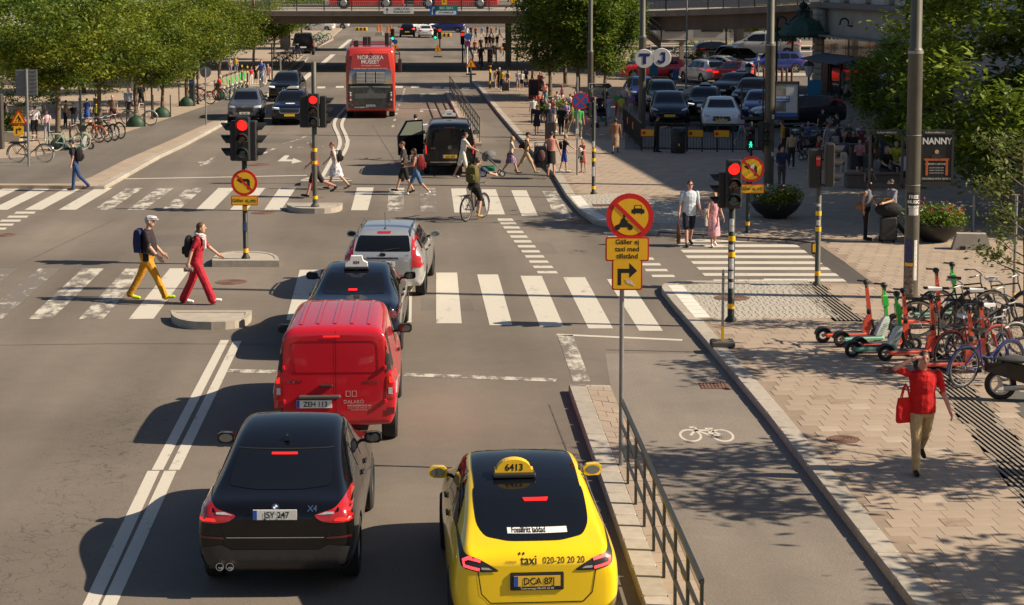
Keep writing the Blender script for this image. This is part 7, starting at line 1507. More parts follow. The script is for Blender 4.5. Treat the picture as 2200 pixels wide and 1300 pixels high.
# ---- groups (label, px, py, top, hd, kwargs) built by one loop
CR=PAV
GROUPS=[('woman in a navy uniform dress looking at her phone',1153,289,225,175,'bob','d',dict(arms=PHONE,top='#191a2b',bot='#191a2b',bt='k',shoe='#15110f',build=1.1)),('man in a black vest behind the woman in the navy dress',1166,262,203,180,'short','b',dict(top='#141214',sl='n',bot='#222222',build=1.15)),('woman in a navy waistcoat with a green scarf towing a suitcase',1180,298,222,0,'short','g',dict(top='#1c2036',bot='#15161f',legs=STEP)),('man in black sportswear holding a jacket',1206,290,226,178,'short','d',dict(top='#0f0f11',bot='#0f0f11',legs=STEP,arms=((6,14,20),(10,20,40)),face=True)),('woman in an orange dress near the flower planter',1212,262,210,20,'long','l',dict(top='#cf5a1e',bot='#c9703a',bt='k')),('man in a white T-shirt beside the woman in orange',1225,258,201,5,'short','b',dict(top='#d6d0cc',bot='#9d8c72',bt='s')),('man in a bright green T-shirt walking away below the no-stopping sign',1243,300,226,5,'short','b',dict(top='#3fae4d',bot='#8a8574',bt='s',legs=STEP,build=1.1)),('girl in a pink dress beside the man in green',1262,283,222,10,'long','r',dict(top='#c98f86',bot='#c98f86',bt='k',build=.85)),('woman in black with a pram near the no-stopping sign',1288,262,201,175,'bob','d',dict(top='#1b1b20',bot='#20202a',arms=((30,8,40),(30,8,40)))),('woman in a pale blue dress walking towards the camera',1308,262,203,178,'long','b',dict(top='#9aa0b4',sl='n',bot='#9aa0b4',bt='d',legs=STEP)),('woman in a green top and coral trousers walking away',1327,252,196,0,'short','g',dict(top='#3f9a55',bot='#b3484c',legs=STEP2)),('man in a patterned shirt and pale trousers near the T sign post',1355,256,198,10,'short','g',dict(top=AWSH,bot='#a8a39a',build=1.12)),('woman in a taupe top and long skirt walking away past the fence',1322,330,254,5,'bun','d',dict(top='#8a6248',bot='#8f7460',bt='d',skin='b',build=1.15,wide=.9,shoe='#181312')),('guard in black reading beside the court fence',1410,327,248,70,'short','d',dict(arms=PHONE,top='#101013',bot='#101013',shoe='#0d0c0c',skin='t')),('man in a white shirt passing behind the court fence',1592,312,245,60,'short','d',dict(top='#a99dab',bot='#6f7c8c',bt='s',legs=STEP)),('man in a white shirt and dark trousers inside the taxi court',1633,262,208,-20,'short','d',dict(top='#b8aeb8',sl='l',bot='#14131a')),('man in an open denim jacket standing by the lamp post',1679,405,313,175,'short','d',dict(top='#25304f',sl='l',bot='#4f4650',shoe='#2a2320',arms=((14,8,50),(8,8,40)),face=True)),('man in a yellow shirt with a black backpack walking left in the shade',1682,345,258,-75,'short','b',dict(top='#b38b2c',bot='#3a2a24',bt='s',legs=STEP,skin='t',bag='#15131a')),('woman in a white shirt and denim shorts with an orange bag in the square',1774,352,262,120,'bun','d',dict(top='#b4b0bc',bot='#3a5578',bt='s',skin='t',hem=.05)),('girl in a white top behind the woman in denim shorts',1794,345,282,10,'long','r',dict(top='#aaa8b2',bot='#202430',bt='k',build=.9)),('woman in a black vest with a brown handbag by the shaded crossing',1860,516,388,120,'long','d',dict(top='#59606c',sl='n',bot='#100e12',legs=STAND,shoe='#1a1013',skin='t',face=True)),('man in a grey T-shirt with luggage beside the near lamp post',1916,519,384,-110,'short','d',dict(top='#7d7c86',bot='#101014',shoe='#8c8a8a',arms=((18,8,60),(30,8,50)),build=1.08)),('person with dark hair resting in front of the poster frame',1866,420,350,160,'long','d',dict(top='#6a656b',bot='#2b2b33')),('man in a black cap walking behind the bicycles',1800,320,243,-90,'short','d',dict(top='#15141a',bot='#2b3342',legs=STEP,arms=((60,8,20),(10,8,20)))),('man in a dark T-shirt beyond the black estate taxi',1766,300,234,170,'short','b',dict(top='#17161a',bot='#202028')),('man in a white polo shirt and black shorts in a grey cap on the left',75,303,223,150,'short','d',dict(hat=('cap','#9a9aa0'),top='#d8cfd4',bot='#131214',bt='s',skin='b',shoe='#d4d0cc',build=1.14,arms=((20,8,80),(4,10,12)))),('woman in a pink blouse and grey trousers beside the man in the grey cap',101,302,236,160,'short','r',dict(top='#cfb4c0',bot='#9693a4',arms=((24,8,60),(20,8,64)))),('man with a dark backpack at the far left edge',12,262,213,70,'short','d',dict(top='#2c2a33',bot='#3a3a42',bag='#20232e',skin='t')),('man in a beige shirt with a black strap behind the left tree',141,276,215,60,'short','d',dict(top='#8a7350',bot='#17151a',skin='t')),('woman in a black T-shirt beside the man in beige',158,274,222,160,'short','d',dict(top='#131114',bot='#6c7078')),('man in a white cap and white T-shirt in the left crowd',171,272,210,20,'short','g',dict(hat=('cap','#cfc9c0'),top='#d4cdd2',bot='#8da0b8')),('person in a long blue shirt in the left crowd',187,270,211,15,'short','d',dict(top='#274a92',bot='#274a92',bt='k',build=1.1)),('child in a yellow cap and lime shirt by the bicycles',207,266,224,10,'short','b',dict(hat=('cap','#d8a818'),top='#9db63a',bot='#2a2c30',build=.9)),('man in a grey shirt and maroon shorts facing the camera',243,271,203,178,None,'g',dict(top='#6f6354',bot='#4a1420',bt='s',legs=STEP,skin='r',build=1.1)),('bald man in a light blue T-shirt walking away',276,256,188,5,None,'g',dict(top='#8296a6',bot='#191822',legs=STEP2,skin='r',build=1.1)),('man in black shorts and top beside the third left tree',304,236,178,0,'short','d',dict(top='#121114',bot='#141318',bt='s',legs=STEP,bag='#16151a')),('dark haired man partly hidden behind the second left tree',206,262,201,40,'short','d',dict(top='#5a564f',bot='#30303a')),('woman in white trousers near the far left kerb',540,183,143,150,'long','r',dict(top='#b0343a',bot='#cfcac6')),('woman in a black dress beside the woman in white trousers',550,181,141,170,'long','b',dict(top='#1a1715',bot='#1a1715',bt='k')),('woman in pink at the far left kerb',577,182,136,200,'long','d',dict(top='#c99a9a',bot='#cdb8b0')),('woman in a pale top farther back on the left pavement',495,160,125,180,'long','b',dict(top='#b7a8a8',bot='#8a8090')),('man in a yellow T-shirt and denim shorts on the left pavement',507,159,122,180,'short','b',dict(top='#c29a1e',bot='#5a7898',bt='s')),('person in a beige top in the group under the far light',1066,190,148,170,'short','r',dict(top='#a58a60',bot='#b89870',bt='s')),('person in a white cap behind the woman in yellow',1073,192,145,175,'short','d',dict(hat=('cap','#d8d4cc'),top='#2c2b26',bot='#1c1c20')),('woman in a yellow top and navy skirt with a black suitcase',1079,196,150,10,'bun','d',dict(top='#c39a10',bot='#151a38',bt='k')),('woman with a black backpack next to the woman in yellow',1091,192,150,0,'long','d',dict(top='#c9a890',sl='n',bot='#b08a74',bt='m',bag='#15131a')),('woman in a white T-shirt and black shorts waiting near the trees',1121,195,152,0,'long','d',dict(top='#cfcaca',bot='#141418',bt='m')),('man in a pale shirt beside the woman in black shorts',1113,194,150,170,'short','b',dict(top='#a9a6b4',bot='#8c8a90',bt='s')),('person in a mustard jacket at the edge of the central trees',1143,180,146,100,'short','d',dict(top='#b88a14',bot='#222228')),('man in orange far behind the round signs',1020,118,85,30,'short','d',dict(top='#b5522c',bot='#4a3a38',bt='s')),('woman in white walking under the bridge',1029,126,97,20,'long','l',dict(top='#cfc8bc',bot='#c8beb0',bt='s')),('man in a dark jacket under the bridge',1033,113,80,180,'short','d',dict(top='#24211f',bot='#2a2622')),('man with a cap in the far crowd, dark clothes',1045,105,74,180,'short','d',dict(top='#1b1a1a',bot='#20201f')),('woman in a red jacket in the far crowd',1052,104,73,175,'long','b',dict(top='#8a2a22',bot='#3a3030')),('man in a grey shirt in the far crowd',1059,103,76,10,'short','d',dict(top='#6a6660',bot='#2b2a28')),('man in black in the far crowd near the pier',1068,102,74,0,'short','d',dict(top='#131313',bot='#181818')),('woman in an orange top and pale trousers under the bridge',1077,127,96,170,'long','l',dict(top='#b5752c',bot='#a8b4c4')),('man in black walking beside the woman in pale trousers',1084,125,86,10,'short','g',dict(top='#141215',bot='#121114')),('person in shorts by the banded pole in the far crowd',1061,127,92,180,'short','d',dict(top='#33302e',bot='#2a2828',bt='s')),('dark pedestrian standing on the bridge footway',545,23,-12,90,'short','d',dict(top='#141214',bot='#4a1a1c',zb=4.56,Z=138.5)),]
for i,(lab,px,py,top,hd,hair,hc,k)in enumerate(GROUPS):
 k=dict(k);bag=k.pop('bag',None);k.setdefault('build',1.1 if 'man in' in lab and 'woman' not in lab else 1.02);k.setdefault('arms',DOWN if i%2 else((-10,8,16),(14,8,22)));k.setdefault('legs',STAND if i%3 else STEP)
 if 'zb' in k:zb=k.pop('zb');k.pop('Z');T,J=person(lab,px,py,top,hd,hair,hc,zb,**k)
 else:T,J=person(lab,px,py,top,hd,hair,hc,CR if not 860<px<905 else 0,**k)
 if bag:backpack('backpack on the '+lab.split(' with ')[0],T,J,bag)
for i,(px,py,top,hd,c1,c2,bt,hr)in enumerate(((1186,268,208,170,'#7a3038','#23222a','l','long'),(1196,250,196,20,'#c8bfae','#4a5570','s','short'),(1235,252,196,180,'#31406a','#8a7a60','s','short'),(1252,262,206,10,'#d8d0c4','#2a2a30','m','long'),(1270,252,199,175,'#8a5a78','#3a3a44','l','bob'),(1300,240,188,0,'#2c4a3a','#22242a','l','short'),(1340,238,186,180,'#c2b8b0','#6a7080','s','short'),(1130,186,146,180,'#44506a','#2a2a2e','l','short'),(1160,196,154,10,'#a04038','#2a2a2e','l','long'),(1720,330,262,100,'#3a3c48','#20222a','l','short'),(1850,335,268,190,'#7a4a50','#2a2a30','l','long'),(1876,345,276,170,'#1c2a4a','#20202a','l','short'),(1935,345,272,180,'#6a2c2c','#26262e','l','short'),(1822,330,262,170,'#3b4a3c','#222228','l','short'))):
 person('%s in a %s top, %s'%('woman' if hr!='short' else 'man',('maroon','cream','navy','ivory','mauve','dark green','beige','slate blue','brick red','charcoal','dusty pink','deep blue','dark red','moss green')[i],('behind the woman in the navy dress','behind the flower planter','left of the dark arrow sign','behind the girl in pink','behind the woman with the pram','under the right central tree','beside the man in the patterned shirt','under the central trees','next to the menu board','passing the dark bicycles','standing behind the stone bench','standing among the seated people','standing right of the stone bench','between the bin and the bicycles')[i]),px,py,top,hd,hr,'dbl'[i%3],PAV,top=c1,bot=c2,bt=bt,legs=(STAND,STEP,STEP2)[i%3],arms=(DOWN,PHONE,DOWN)[i%3])
for i,(px,py,h)in enumerate(((1003,84,27),(1012,80,25),(1022,83,26),(1036,82,26),(1047,79,25),(1056,82,26),(1066,80,25),(1074,84,26),(962,66,20),(972,65,19))):
 c=('white','navy','red','pale blue','black','orange','grey','green','pink','beige')[i];person('far pedestrian in %s beyond the bridge'%c,px,py,py-h,180*(i%2)+10*i,'short' if i%2 else 'long','dbl'[i%3],PAV,top=('#d8d2ca','#20284a','#a83028','#8aa0c0','#181818','#c06a28','#77777c','#3f7a4a','#c89aa0','#a8906a')[i],bot=('#30323a','#c8bfae')[i%3==0],legs=(STAND,STEP)[i%2],arms=DOWN)
for i,(px,py,h)in enumerate(((1146,268,60),(1158,250,55),(1172,246,54),(1190,284,64),(1216,280,64),(1230,286,66),(1254,246,54),(1262,270,60),(1278,292,66),(1334,262,58),(1170,222,46),(1208,232,50),(1700,362,80),(1735,330,70),(1756,372,80),(1812,372,78),(1846,378,80),(1884,362,74),(1912,342,70),(1950,372,76))):
 c='white coral teal grey lilac olive rust cream indigo lemon salmon plum sand denim brick slate rose khaki aqua charcoal'.split()[i];person(('bystander in a %s top among the waiting people near the flower planter' if i<12 else 'bystander in a %s top in the shaded square')%c,px,py,py-h,(0,175,90,20,190,-80)[i%6],('short','long','bob')[i%3],'dblr'[i%4],PAV,top=('#d4ccc4','#c8604e','#2f7a78','#77777c','#9a8ab4','#6a6a34','#9a4a26','#d8cdb4','#2c2c66','#c8b840','#d08a76','#5a2a4a','#b09a74','#46628c','#8a3026','#4a5562','#b87a84','#7a6e4a','#5a9a9a','#2a2a2e')[i],bot=('#22242c','#8a7a60','#3a4a6a','#c4b8a8')[i%4],bt='lslkm'[i%5],skin='ptrb'[i%4],legs=(STAND,STEP,STEP2)[i%3],arms=(DOWN,PHONE,((-10,8,16),(14,8,22)))[i%3])
 # seated people
for lab,px,py,hd,top,bot,hc,lf in(('seated man in a dark T-shirt on the stone bench',1812,352,170,'#14151a','#26282f','d',0),('seated man in a dark shirt leaning on the stone bench',1832,352,185,'#1d2226','#20252b','d',0),('seated woman with a pink backpack in the square',1868,365,200,'#6a4a42','#2c2a33','b',0),('seated blonde woman resting her chin on the bench',1898,395,160,'#191719','#2a2a30','l',0),('seated child in a lime top on the bench',1922,380,180,'#a8a832','#222226','d',0),('seated girl in a white T-shirt at the end of the bench',1943,405,30,'#b9b6c2','#15151a','b',0),('seated man in a blue shirt at the back of the bench',1895,350,175,'#55617c','#30343c','d',0),('seated woman at the cafe table in a pale top',1815,222,90,'#8d8a70','#2a2a30','d',.0),('seated man at the cafe table in a dark blue shirt',1835,215,180,'#2b3358','#20222a','b',0),('seated guest in white at the right cafe table',1868,235,20,'#b5b4bc','#2a2a30','b',0),('seated bald guest at the right cafe table',1856,222,180,'#8c5a4c','#2a2a30','l',0),('white haired man in red sitting on the left pavement',467,208,90,'#c8181c','#23222a','g',0),('woman sitting by the menu board under the trees',1158,210,120,'#6d5a58','#3c3438','b',0)):
 person(lab,px,py,0,hd,'short' if 'man' in lab.split()[:3]or 'bald' in lab else 'long',hc,PAV,lift=-.42,scale=1.72,sit=True,legs=SEAT,arms=((30,8,50),(26,8,56)),lean=14,top=top,bot=bot,shoe='#2a2624')
 # cyclists are posed on their bicycles
ca,cb=G(1004,476),G(1037,468);CYC_RZ=head_of(ca,cb)
T,J=person('cyclist in a navy T-shirt and black shorts with an olive backpack',1018,473,0,0,'short','b',0,rz=CYC_RZ,scale=1.80,sit=True,lift=.04,legs=((28,46),(58,68)),arms=((58,14,16),(56,14,18)),lean=20,top='#343a52',bot='#131114',bt='s',shoe='#b08a4c',fine=True,build=1.1)
backpack('olive backpack on the cyclist',T,J,'#5d5528',.36,.50,.20)
T,J=person('cyclist in blue riding towards the camera on the left path',563,187,0,180,'short','b',PAV,scale=1.7,sit=True,lift=.06,legs=((28,46),(58,68)),arms=((50,12,16),(50,12,18)),lean=14,top='#4a62a0',bot='#7f8ba8',shoe='#cccccc')
T,J=person('cyclist dressed in black riding away under the bridge',1033,150,0,0,'short','d',PAV,scale=1.8,sit=True,lift=.06,legs=((28,46),(58,68)),arms=((50,12,16),(50,12,18)),lean=14,top='#0f0e10',bot='#121114')
T,J=person('cyclist in white beside the tall signals under the bridge',1002,122,0,10,'short','d',PAV,scale=1.75,sit=True,lift=.06,legs=((28,46),(58,68)),arms=((50,12,16),(50,12,18)),lean=14,top='#c6c4c4',bot='#20242a')
flush_people()
# ================================================================ BICYCLES, SCOOTERS, PRAMS, LUGGAGE   (all face +Y)
ORD='first second third fourth fifth sixth seventh eighth ninth tenth'.split();BK=M('bike_black',(.012,.012,.013),.35,var=.1,coat=.4);TYC=M('tyre_cream',(.50,.46,.38),.8);SADW=M('saddle_white',(.66,.66,.66),.7,var=.15);CORAL=paint('scooter_coral',(.78,.10,.055),.4);LIME=paint('scooter_green',(.03,.55,.06),.4);MINT=M('scooter_white',(.62,.66,.62),.4,var=.05)
def wheel2(r,tr,spokes=18):
 T=Matrix.Rotation(R(90),4,'Y');w=MB();w.tube([(0,r*math.cos(2*math.pi*i/26),r*math.sin(2*math.pi*i/26))for i in range(26)],tr,6,closed=True)
 s_=MB();s_.tube([(0,(r-tr-.008)*math.cos(2*math.pi*i/26),(r-tr-.008)*math.sin(2*math.pi*i/26))for i in range(26)],.011,5,closed=True);s_.lathe([(.022,-.045),(.03,0),(.022,.045)],8,T=T)
 for i in range(spokes):a=2*math.pi*i/spokes;s_.tube([(.02*(-1)**i,.02*math.cos(a+.6),.02*math.sin(a+.6)),(0,(r-tr)*math.cos(a),(r-tr)*math.sin(a))],.0028,3)
 return w.mesh('wheel',[RUBBER],True),s_.mesh('rim',[STEEL],True)
WH=wheel2(.335,.021)
def fr_(pts,r=.016):m=MB();[m.tube(p,r,7)for p in pts];return m.mesh('frame',[BK],True)
RA,FA_=(0,-.52,.345),(0,.52,.345);BB=(0,-.08,.29);ST=(0,-.22,.80);HT=(0,.30,.86);HB=(0,.36,.70)
FRAMES={'d':fr_([[BB,ST],[ST,HT],[BB,HB],[HT,HB,(0,.42,.60),FA_],[BB,RA],[(0,-.19,.72),RA],[(.04,.43,.58),(.045,.52,.345)]]),'s':fr_([[BB,ST],[(0,-.15,.52),(0,.05,.46),HB],[BB,(0,.1,.36),HB],[HT,HB,(0,.42,.60),FA_],[BB,RA],[(0,-.19,.72),RA],[(.04,.43,.58),(.045,.52,.345)]])}
_m=MB();_m.tube([(0,-.22,.80),(0,-.24,.93)],.014,6,0);_m.loft([[(x,y,z)for x,y in((-.085,-.34),(.085,-.34),(.06,-.22),(.022,-.08),(-.022,-.08),(-.06,-.22))]for z in(.93,.98)],1);SADM=_m.mesh('saddle',[STEEL,BK],True)
_m=MB();_m.tube([(0,.30,.86),(0,.28,1.02)],.014,6);_m.tube([(-.30,.10,1.06),(-.24,.20,1.08),(-.08,.30,1.04),(0,.30,1.03),(.08,.30,1.04),(.24,.20,1.08),(.30,.10,1.06)],.012,6);_m.tube([(-.30,.10,1.06),(-.31,.02,1.05)],.018,6);_m.tube([(.30,.10,1.06),(.31,.02,1.05)],.018,6);HBM=_m.mesh('handlebar',[STEEL],True)
def arc_(cy,a0,a1,r=.37):return[(0,cy+r*math.cos(R(a)),.345+r*math.sin(R(a)))for a in range(a0,a1,14)]
_m=MB();_m.tube(arc_(-.52,20,190),.022,5);_m.tube(arc_(.52,10,170),.022,5);MGM=_m.mesh('mudguard',[BK],True);MGM.name='mudguards'
_m=MB();[_m.tube([(x,-.30,.75),(x,-.80,.75)],.010,5)for x in(-.07,0,.07)];[_m.tube([(x,-.70,.75),(x,-.54,.36)],.008,4)for x in(-.08,.08)];RKM=_m.mesh('rack',[BK],True)
_m=MB();_m.lathe([(.09,-.01),(.09,.01)],18,T=Matrix.Translation((.06,-.08,.29))@Matrix.Rotation(R(90),4,'Y'));_m.tube([(.09,-.08,.29),(.09,.02,.16)],.011,5);_m.tube([(-.09,-.08,.29),(-.09,-.18,.42)],.011,5);_m.box((.13,.02,.16),(.09,.08,.02));_m.box((-.13,-.18,.42),(.09,.08,.02));CRM=_m.mesh('crank',[STEEL])
_m=MB();_m.loft([[(x*k,.52+y*k,z)for x,y in((-.17,-.13),(.17,-.13),(.17,.13),(-.17,.13))]for z,k in((.78,.8),(1.0,1.05))]);BSK=_m.mesh('basket',[BLKPL])
def bicycle(label,px,py,hd,col=BK,fr='d',z=PAV,tyre=None,sad=None,rack=True,basket=False,rz=None,group=None,tilt=R(5),sc=1.0,mg=None):
 t=thing('bicycle',label,'bicycle',G(px,py,z),(RC-R(hd))if rz is None else rz,group,sc);t.rotation_euler.y=tilt
 o=O('frame',FRAMES[fr],t);setmat(o,{0:col})
 for y in(-.52,.52):
  w=O('wheel',WH[0],t,(0,y,.357));O('rim',WH[1],w)
  if tyre:setmat(w,{0:tyre})
 for nm,me in(('saddle',SADM),('handlebar',HBM),('mudguards',MGM),('crank',CRM))+((('rack',RKM),)if rack else())+((('basket',BSK),)if basket else()):
  o=O(nm,me,t)
  if nm=='saddle' and sad:setmat(o,{1:sad})
  if nm=='mudguards':o['kind']='stuff';setmat(o,{0:mg or col})
 return t
bicycle('black bicycle of the cyclist with the olive backpack',1020.5,472,0,BK,'d',0,rz=CYC_RZ,tilt=0);bicycle('bicycle of the rider in blue on the left path',563,187,180,tilt=0);bicycle('bicycle of the rider in black under the bridge',1033,150,0,tilt=0);bicycle('bicycle of the rider in white under the bridge',1002,122,10,tilt=0)
bicycle('dark bicycle with pale tyres leaning on the large sign pole at the left',67,350,92,BK,'d',tyre=TYC);bicycle('pale grey bicycle with white tyres under the third left tree',300,270,95,M('bike_pale',(.30,.30,.31),.4),'d',tyre=TYC)
bicycle('pale green bicycle beside the first left tree',148,324,65,M('bike_mint',(.24,.38,.30),.4),'s',tyre=TYC,basket=True);bicycle('orange bicycle with orange wheels on the left pavement',190,306,110,M('bike_orange',(.60,.12,.03),.4),'d',tyre=M('tyre_orange',(.45,.13,.04),.7))
for i,(px,py)in enumerate(((214,304),(229,301),(242,297))):bicycle(('first dark bicycle right of the orange bicycle','second dark bicycle right of the orange bicycle','outermost dark bicycle right of the orange bicycle')[i],px,py,128,BK,'sd'[i%2])
bicycle('red bicycle beside the parking meter',432,224,100,M('bike_red',(.35,.03,.03),.4),'s');bicycle('red bicycle behind the parking meter',450,217,95,MATS['bike_red'],'s',basket=True)
for i in range(7):bicycle(ORD[i]+' bicycle from the camera in the row at the far left kerb',604+8*i,144-6*i,120,(BK,P_BLUE,MATS['bike_red'])[i%3],'sd'[i%2],group='bicycles at the far left kerb')
for i in range(4):bicycle(ORD[i]+' bicycle of the stand under the bridge by the black van',676+7*i,97-4*i,100,(BK,LIME)[i%2],'s',group='bicycles under the bridge')
R1=[('black bicycle with a white saddle cover nearest the lamp post',2030,726,97,BK,'d',TYC,SADW),('black bicycle beside the green scooter on the right',2070,700,95,BK,'d',TYC,None),('black bicycle with a white saddle farther right in the rack',2120,730,100,BK,'s',None,SADW),('dark bicycle with a long black rack at the right edge',2150,700,92,BK,'d',None,SADW),('dark bicycle with a front basket below the young tree',2140,765,80,BK,'s',None,SADW),('red bicycle with a white saddle in front of the rack',2085,790,62,MATS['bike_red'],'d',None,SADW),('silver bicycle beside the red bicycle',2120,782,70,M('bike_silver',(.4,.4,.4),.35,.6),'d',None,None),('bicycle with blue mudguards beside the moped',2115,826,58,P_BLUE,'s',None,None)]
for lab,px,py,hd,c,f,ty,sd in R1:bicycle(lab,px,py,hd,c,f,tyre=ty,sad=sd)
for i in range(10):bicycle(ORD[i]+' bicycle from the left in the dark row at the shaded square',1690+24*i,336-(i%3)*5,20+30*(i%4),(BK,MATS['bike_red'],BK,P_BLUE,BK)[i%5],'ds'[i%2],group='bicycles in the shaded square',sad=SADW if i%3==1 else None)
# rack hoops
for i,(px,py)in enumerate(((2010,745),(2060,735),(2110,725),(2160,742))):t=thing('cycle_hoop',ORD[i]+' low steel hoop from the left between the parked bicycles','cycle stand',G(px,py,PAV),RC,'cycle stands on the right');MB().tube([(-.02,-.3,0),(-.02,-.3,.6),(-.02,-.2,.72),(-.02,.2,.72),(-.02,.3,.6),(-.02,.3,0)],.022,7).build('hoop',POLED,t,True)
# e-scooters
SW=wheel2(.115,.032,6)
def smesh(kind):
 d=MB();d.bbox((0,-.08,.16),(.17,.78,.07),.02,0);d.bbox((0,-.08,.20),(.14,.70,.012),.004,1);s_=MB()
 if kind=='c':s_.loft([[(x*k,y0+y*k2,z)for x,y in((-1,-1),(1,-1),(1,1),(-1,1))]for z,y0,k,k2 in((.15,.30,.045,.07),(.42,.34,.035,.075),(.52,.37,.028,.04),(1.10,.29,.024,.026))],0);s_.bbox((0,.355,.60),(.062,.075,.12),.01,1)
 else:s_.loft([[(x*k,y0+y*k2,z)for x,y in((-1,-1),(1,-1),(1,1),(-1,1))]for z,y0,k,k2 in((.15,.22,.06,.10),(.50,.34,.055,.07),(.56,.36,.03,.035))],1);s_.loft([[(x*k,y0+y*k2,z)for x,y in((-1,-1),(1,-1),(1,1),(-1,1))]for z,y0,k,k2 in((.54,.36,.028,.03),(.75,.33,.028,.03),(.77,.33,.045,.05),(.95,.30,.045,.05),(.97,.29,.025,.026),(1.12,.27,.024,.025))],0)
 h=MB();h.tube([(-.27,.20,1.12),(-.08,.28,1.15),(.08,.28,1.15),(.27,.20,1.12)],.018,7);h.bbox((0,.28,1.15),(.12,.10,.09),.02);h.tube([(0,.29,1.08),(0,.28,1.15)],.03,8);f=MB();f.tube([(-.05,.42,.40),(-.055,.52,.145)],.018,6);f.tube([(.05,.42,.40),(.055,.52,.145)],.018,6);f.tube([(-.05,.42,.42),(.05,.42,.42)],.03,6);g=MB();g.loft([[(x,-.50+.165*math.cos(R(a)),.147+.165*math.sin(R(a)))for x in(-.06,.06)]+[(x,-.50+.15*math.cos(R(a)),.147+.15*math.sin(R(a)))for x in(.06,-.06)]for a in range(10,171,20)])
 return[('deck',d.mesh('deck',[CORAL,GREYPL])),('stem',s_.mesh('stem',[CORAL,MINT if kind=='l' else BLKPL],True)),('handlebar',h.mesh('handlebar',[BLKPL],True)),('fork',f.mesh('fork',[BLKPL],True)),('rear_mudguard',g.mesh('rear_mudguard',[BLKPL],True))]
SCM={k:smesh(k)for k in 'cl'}
def scooter(label,px,py,hd,kind='c',z=PAV,group=None):
 t=thing('electric_scooter',label,'scooter',G(px,py,z),RC-R(hd),group);t.rotation_euler.y=R(4)
 for nm,me in SCM[kind]:
  o=O(nm,me,t)
  if kind=='l' and nm=='stem':setmat(o,{0:LIME})
  if kind=='l' and nm=='deck':setmat(o,{0:M('lime_deck',(.20,.50,.36),.5)})
 for y in(-.50,.54):w=O('wheel',SW[0],t,(0,y,.147));O('rim',SW[1],w)
 if kind=='l' and z==PAV and py>500:
  for sx in(-1,1):text('Lime',.15,M('lime_print',(.10,.42,.30),.5),t,Matrix.Translation((sx*.066,.28,.33))@Matrix.Rotation(sx*R(90),4,'Z')@Matrix.Rotation(R(90),4,'X')@Matrix.Rotation(R(60),4,'Z'))
 return t
for lab,px,py,hd,k in(('coral electric scooter farthest left on the right pavement',1824,736,84,'c'),('coral electric scooter second from the left in the row',1902,758,82,'c'),('coral electric scooter behind the head of the man in red',1960,774,82,'c'),('coral electric scooter leaning at the near lamp post',1975,706,80,'c'),('coral electric scooter among the bicycles, left of two',2040,800,84,'c'),('coral electric scooter among the bicycles, right of two',2066,792,84,'c'),('white and green electric scooter left of its twin',1862,744,80,'l'),('white and green electric scooter behind the coral one',1888,766,80,'l'),('green stemmed electric scooter behind the black bicycles',2010,690,86,'l')):scooter(lab,px,py,hd,k)
scooter('green electric scooter beside the orange bicycle',165,322,75,'l')
for i in range(6):scooter(ORD[i]+' green rental scooter from the left in the kerbside row',478+9*i,206-3.5*i,150,'l',PAV,'green scooters at the left kerb')
# moped at the right edge
t=thing('moped','black moped with pale three-spoke wheel cut off by the right edge','moped',G(2172,860,PAV),RC-R(100),scale=.86);w=O('wheel',MB().tube([(0,.24*math.cos(2*math.pi*i/24),.24*math.sin(2*math.pi*i/24))for i in range(24)],.055,8,closed=True).mesh('wheel',[RUBBER],True),t,(0,-.2,.295));m=MB();m.lathe([(.195,-.03),(.205,0),(.195,.03),(.17,.03),(.17,-.03)],24,T=Matrix.Rotation(R(90),4,'Y'),caps=False);[m.box((0,0,.10),(.035,.05,.17),T=Matrix.Rotation(R(a),4,'X'))for a in(20,140,260)];m.lathe([(.05,-.04),(.05,.04)],10,T=Matrix.Rotation(R(90),4,'Y'));m.build('rim',M('rim_pale',(.42,.42,.42),.4,.3),w)
MB().loft([[(x*k,y,z0+(z1-z0)*q)for x,q in((-.14,0),(.14,0),(.12,1),(-.12,1))]for y,z0,z1,k in((-.50,.55,.66,.5),(-.1,.45,.74,1),(.4,.30,.62,1),(.8,.25,.45,.9))]).build('body',P_BLACK,t);MB().ell((0,.1,.78),(.14,.40,.07),12,6).build('seat',M('seat_grey',(.07,.07,.075),.6),t,True);MB().tube([(.12,-.15,.25),(.14,.5,.30)],.05,8).build('exhaust_pipe',STEEL,t,True);MB().ell((0,-.50,.60),(.06,.04,.05),8,6).build('tail_light',TAILR,t,True)
wf=O('wheel',w.data,t,(0,1.05,.295));O('rim',w.children[0].data,wf);MB().tube([(0,1.05,.30),(0,.92,.75),(0,.85,1.0)],.04,8).build('fork',BK,t,True);MB().tube([(-.3,.80,1.02),(.3,.80,1.02)],.02,6).build('handlebar',BK,t,True)
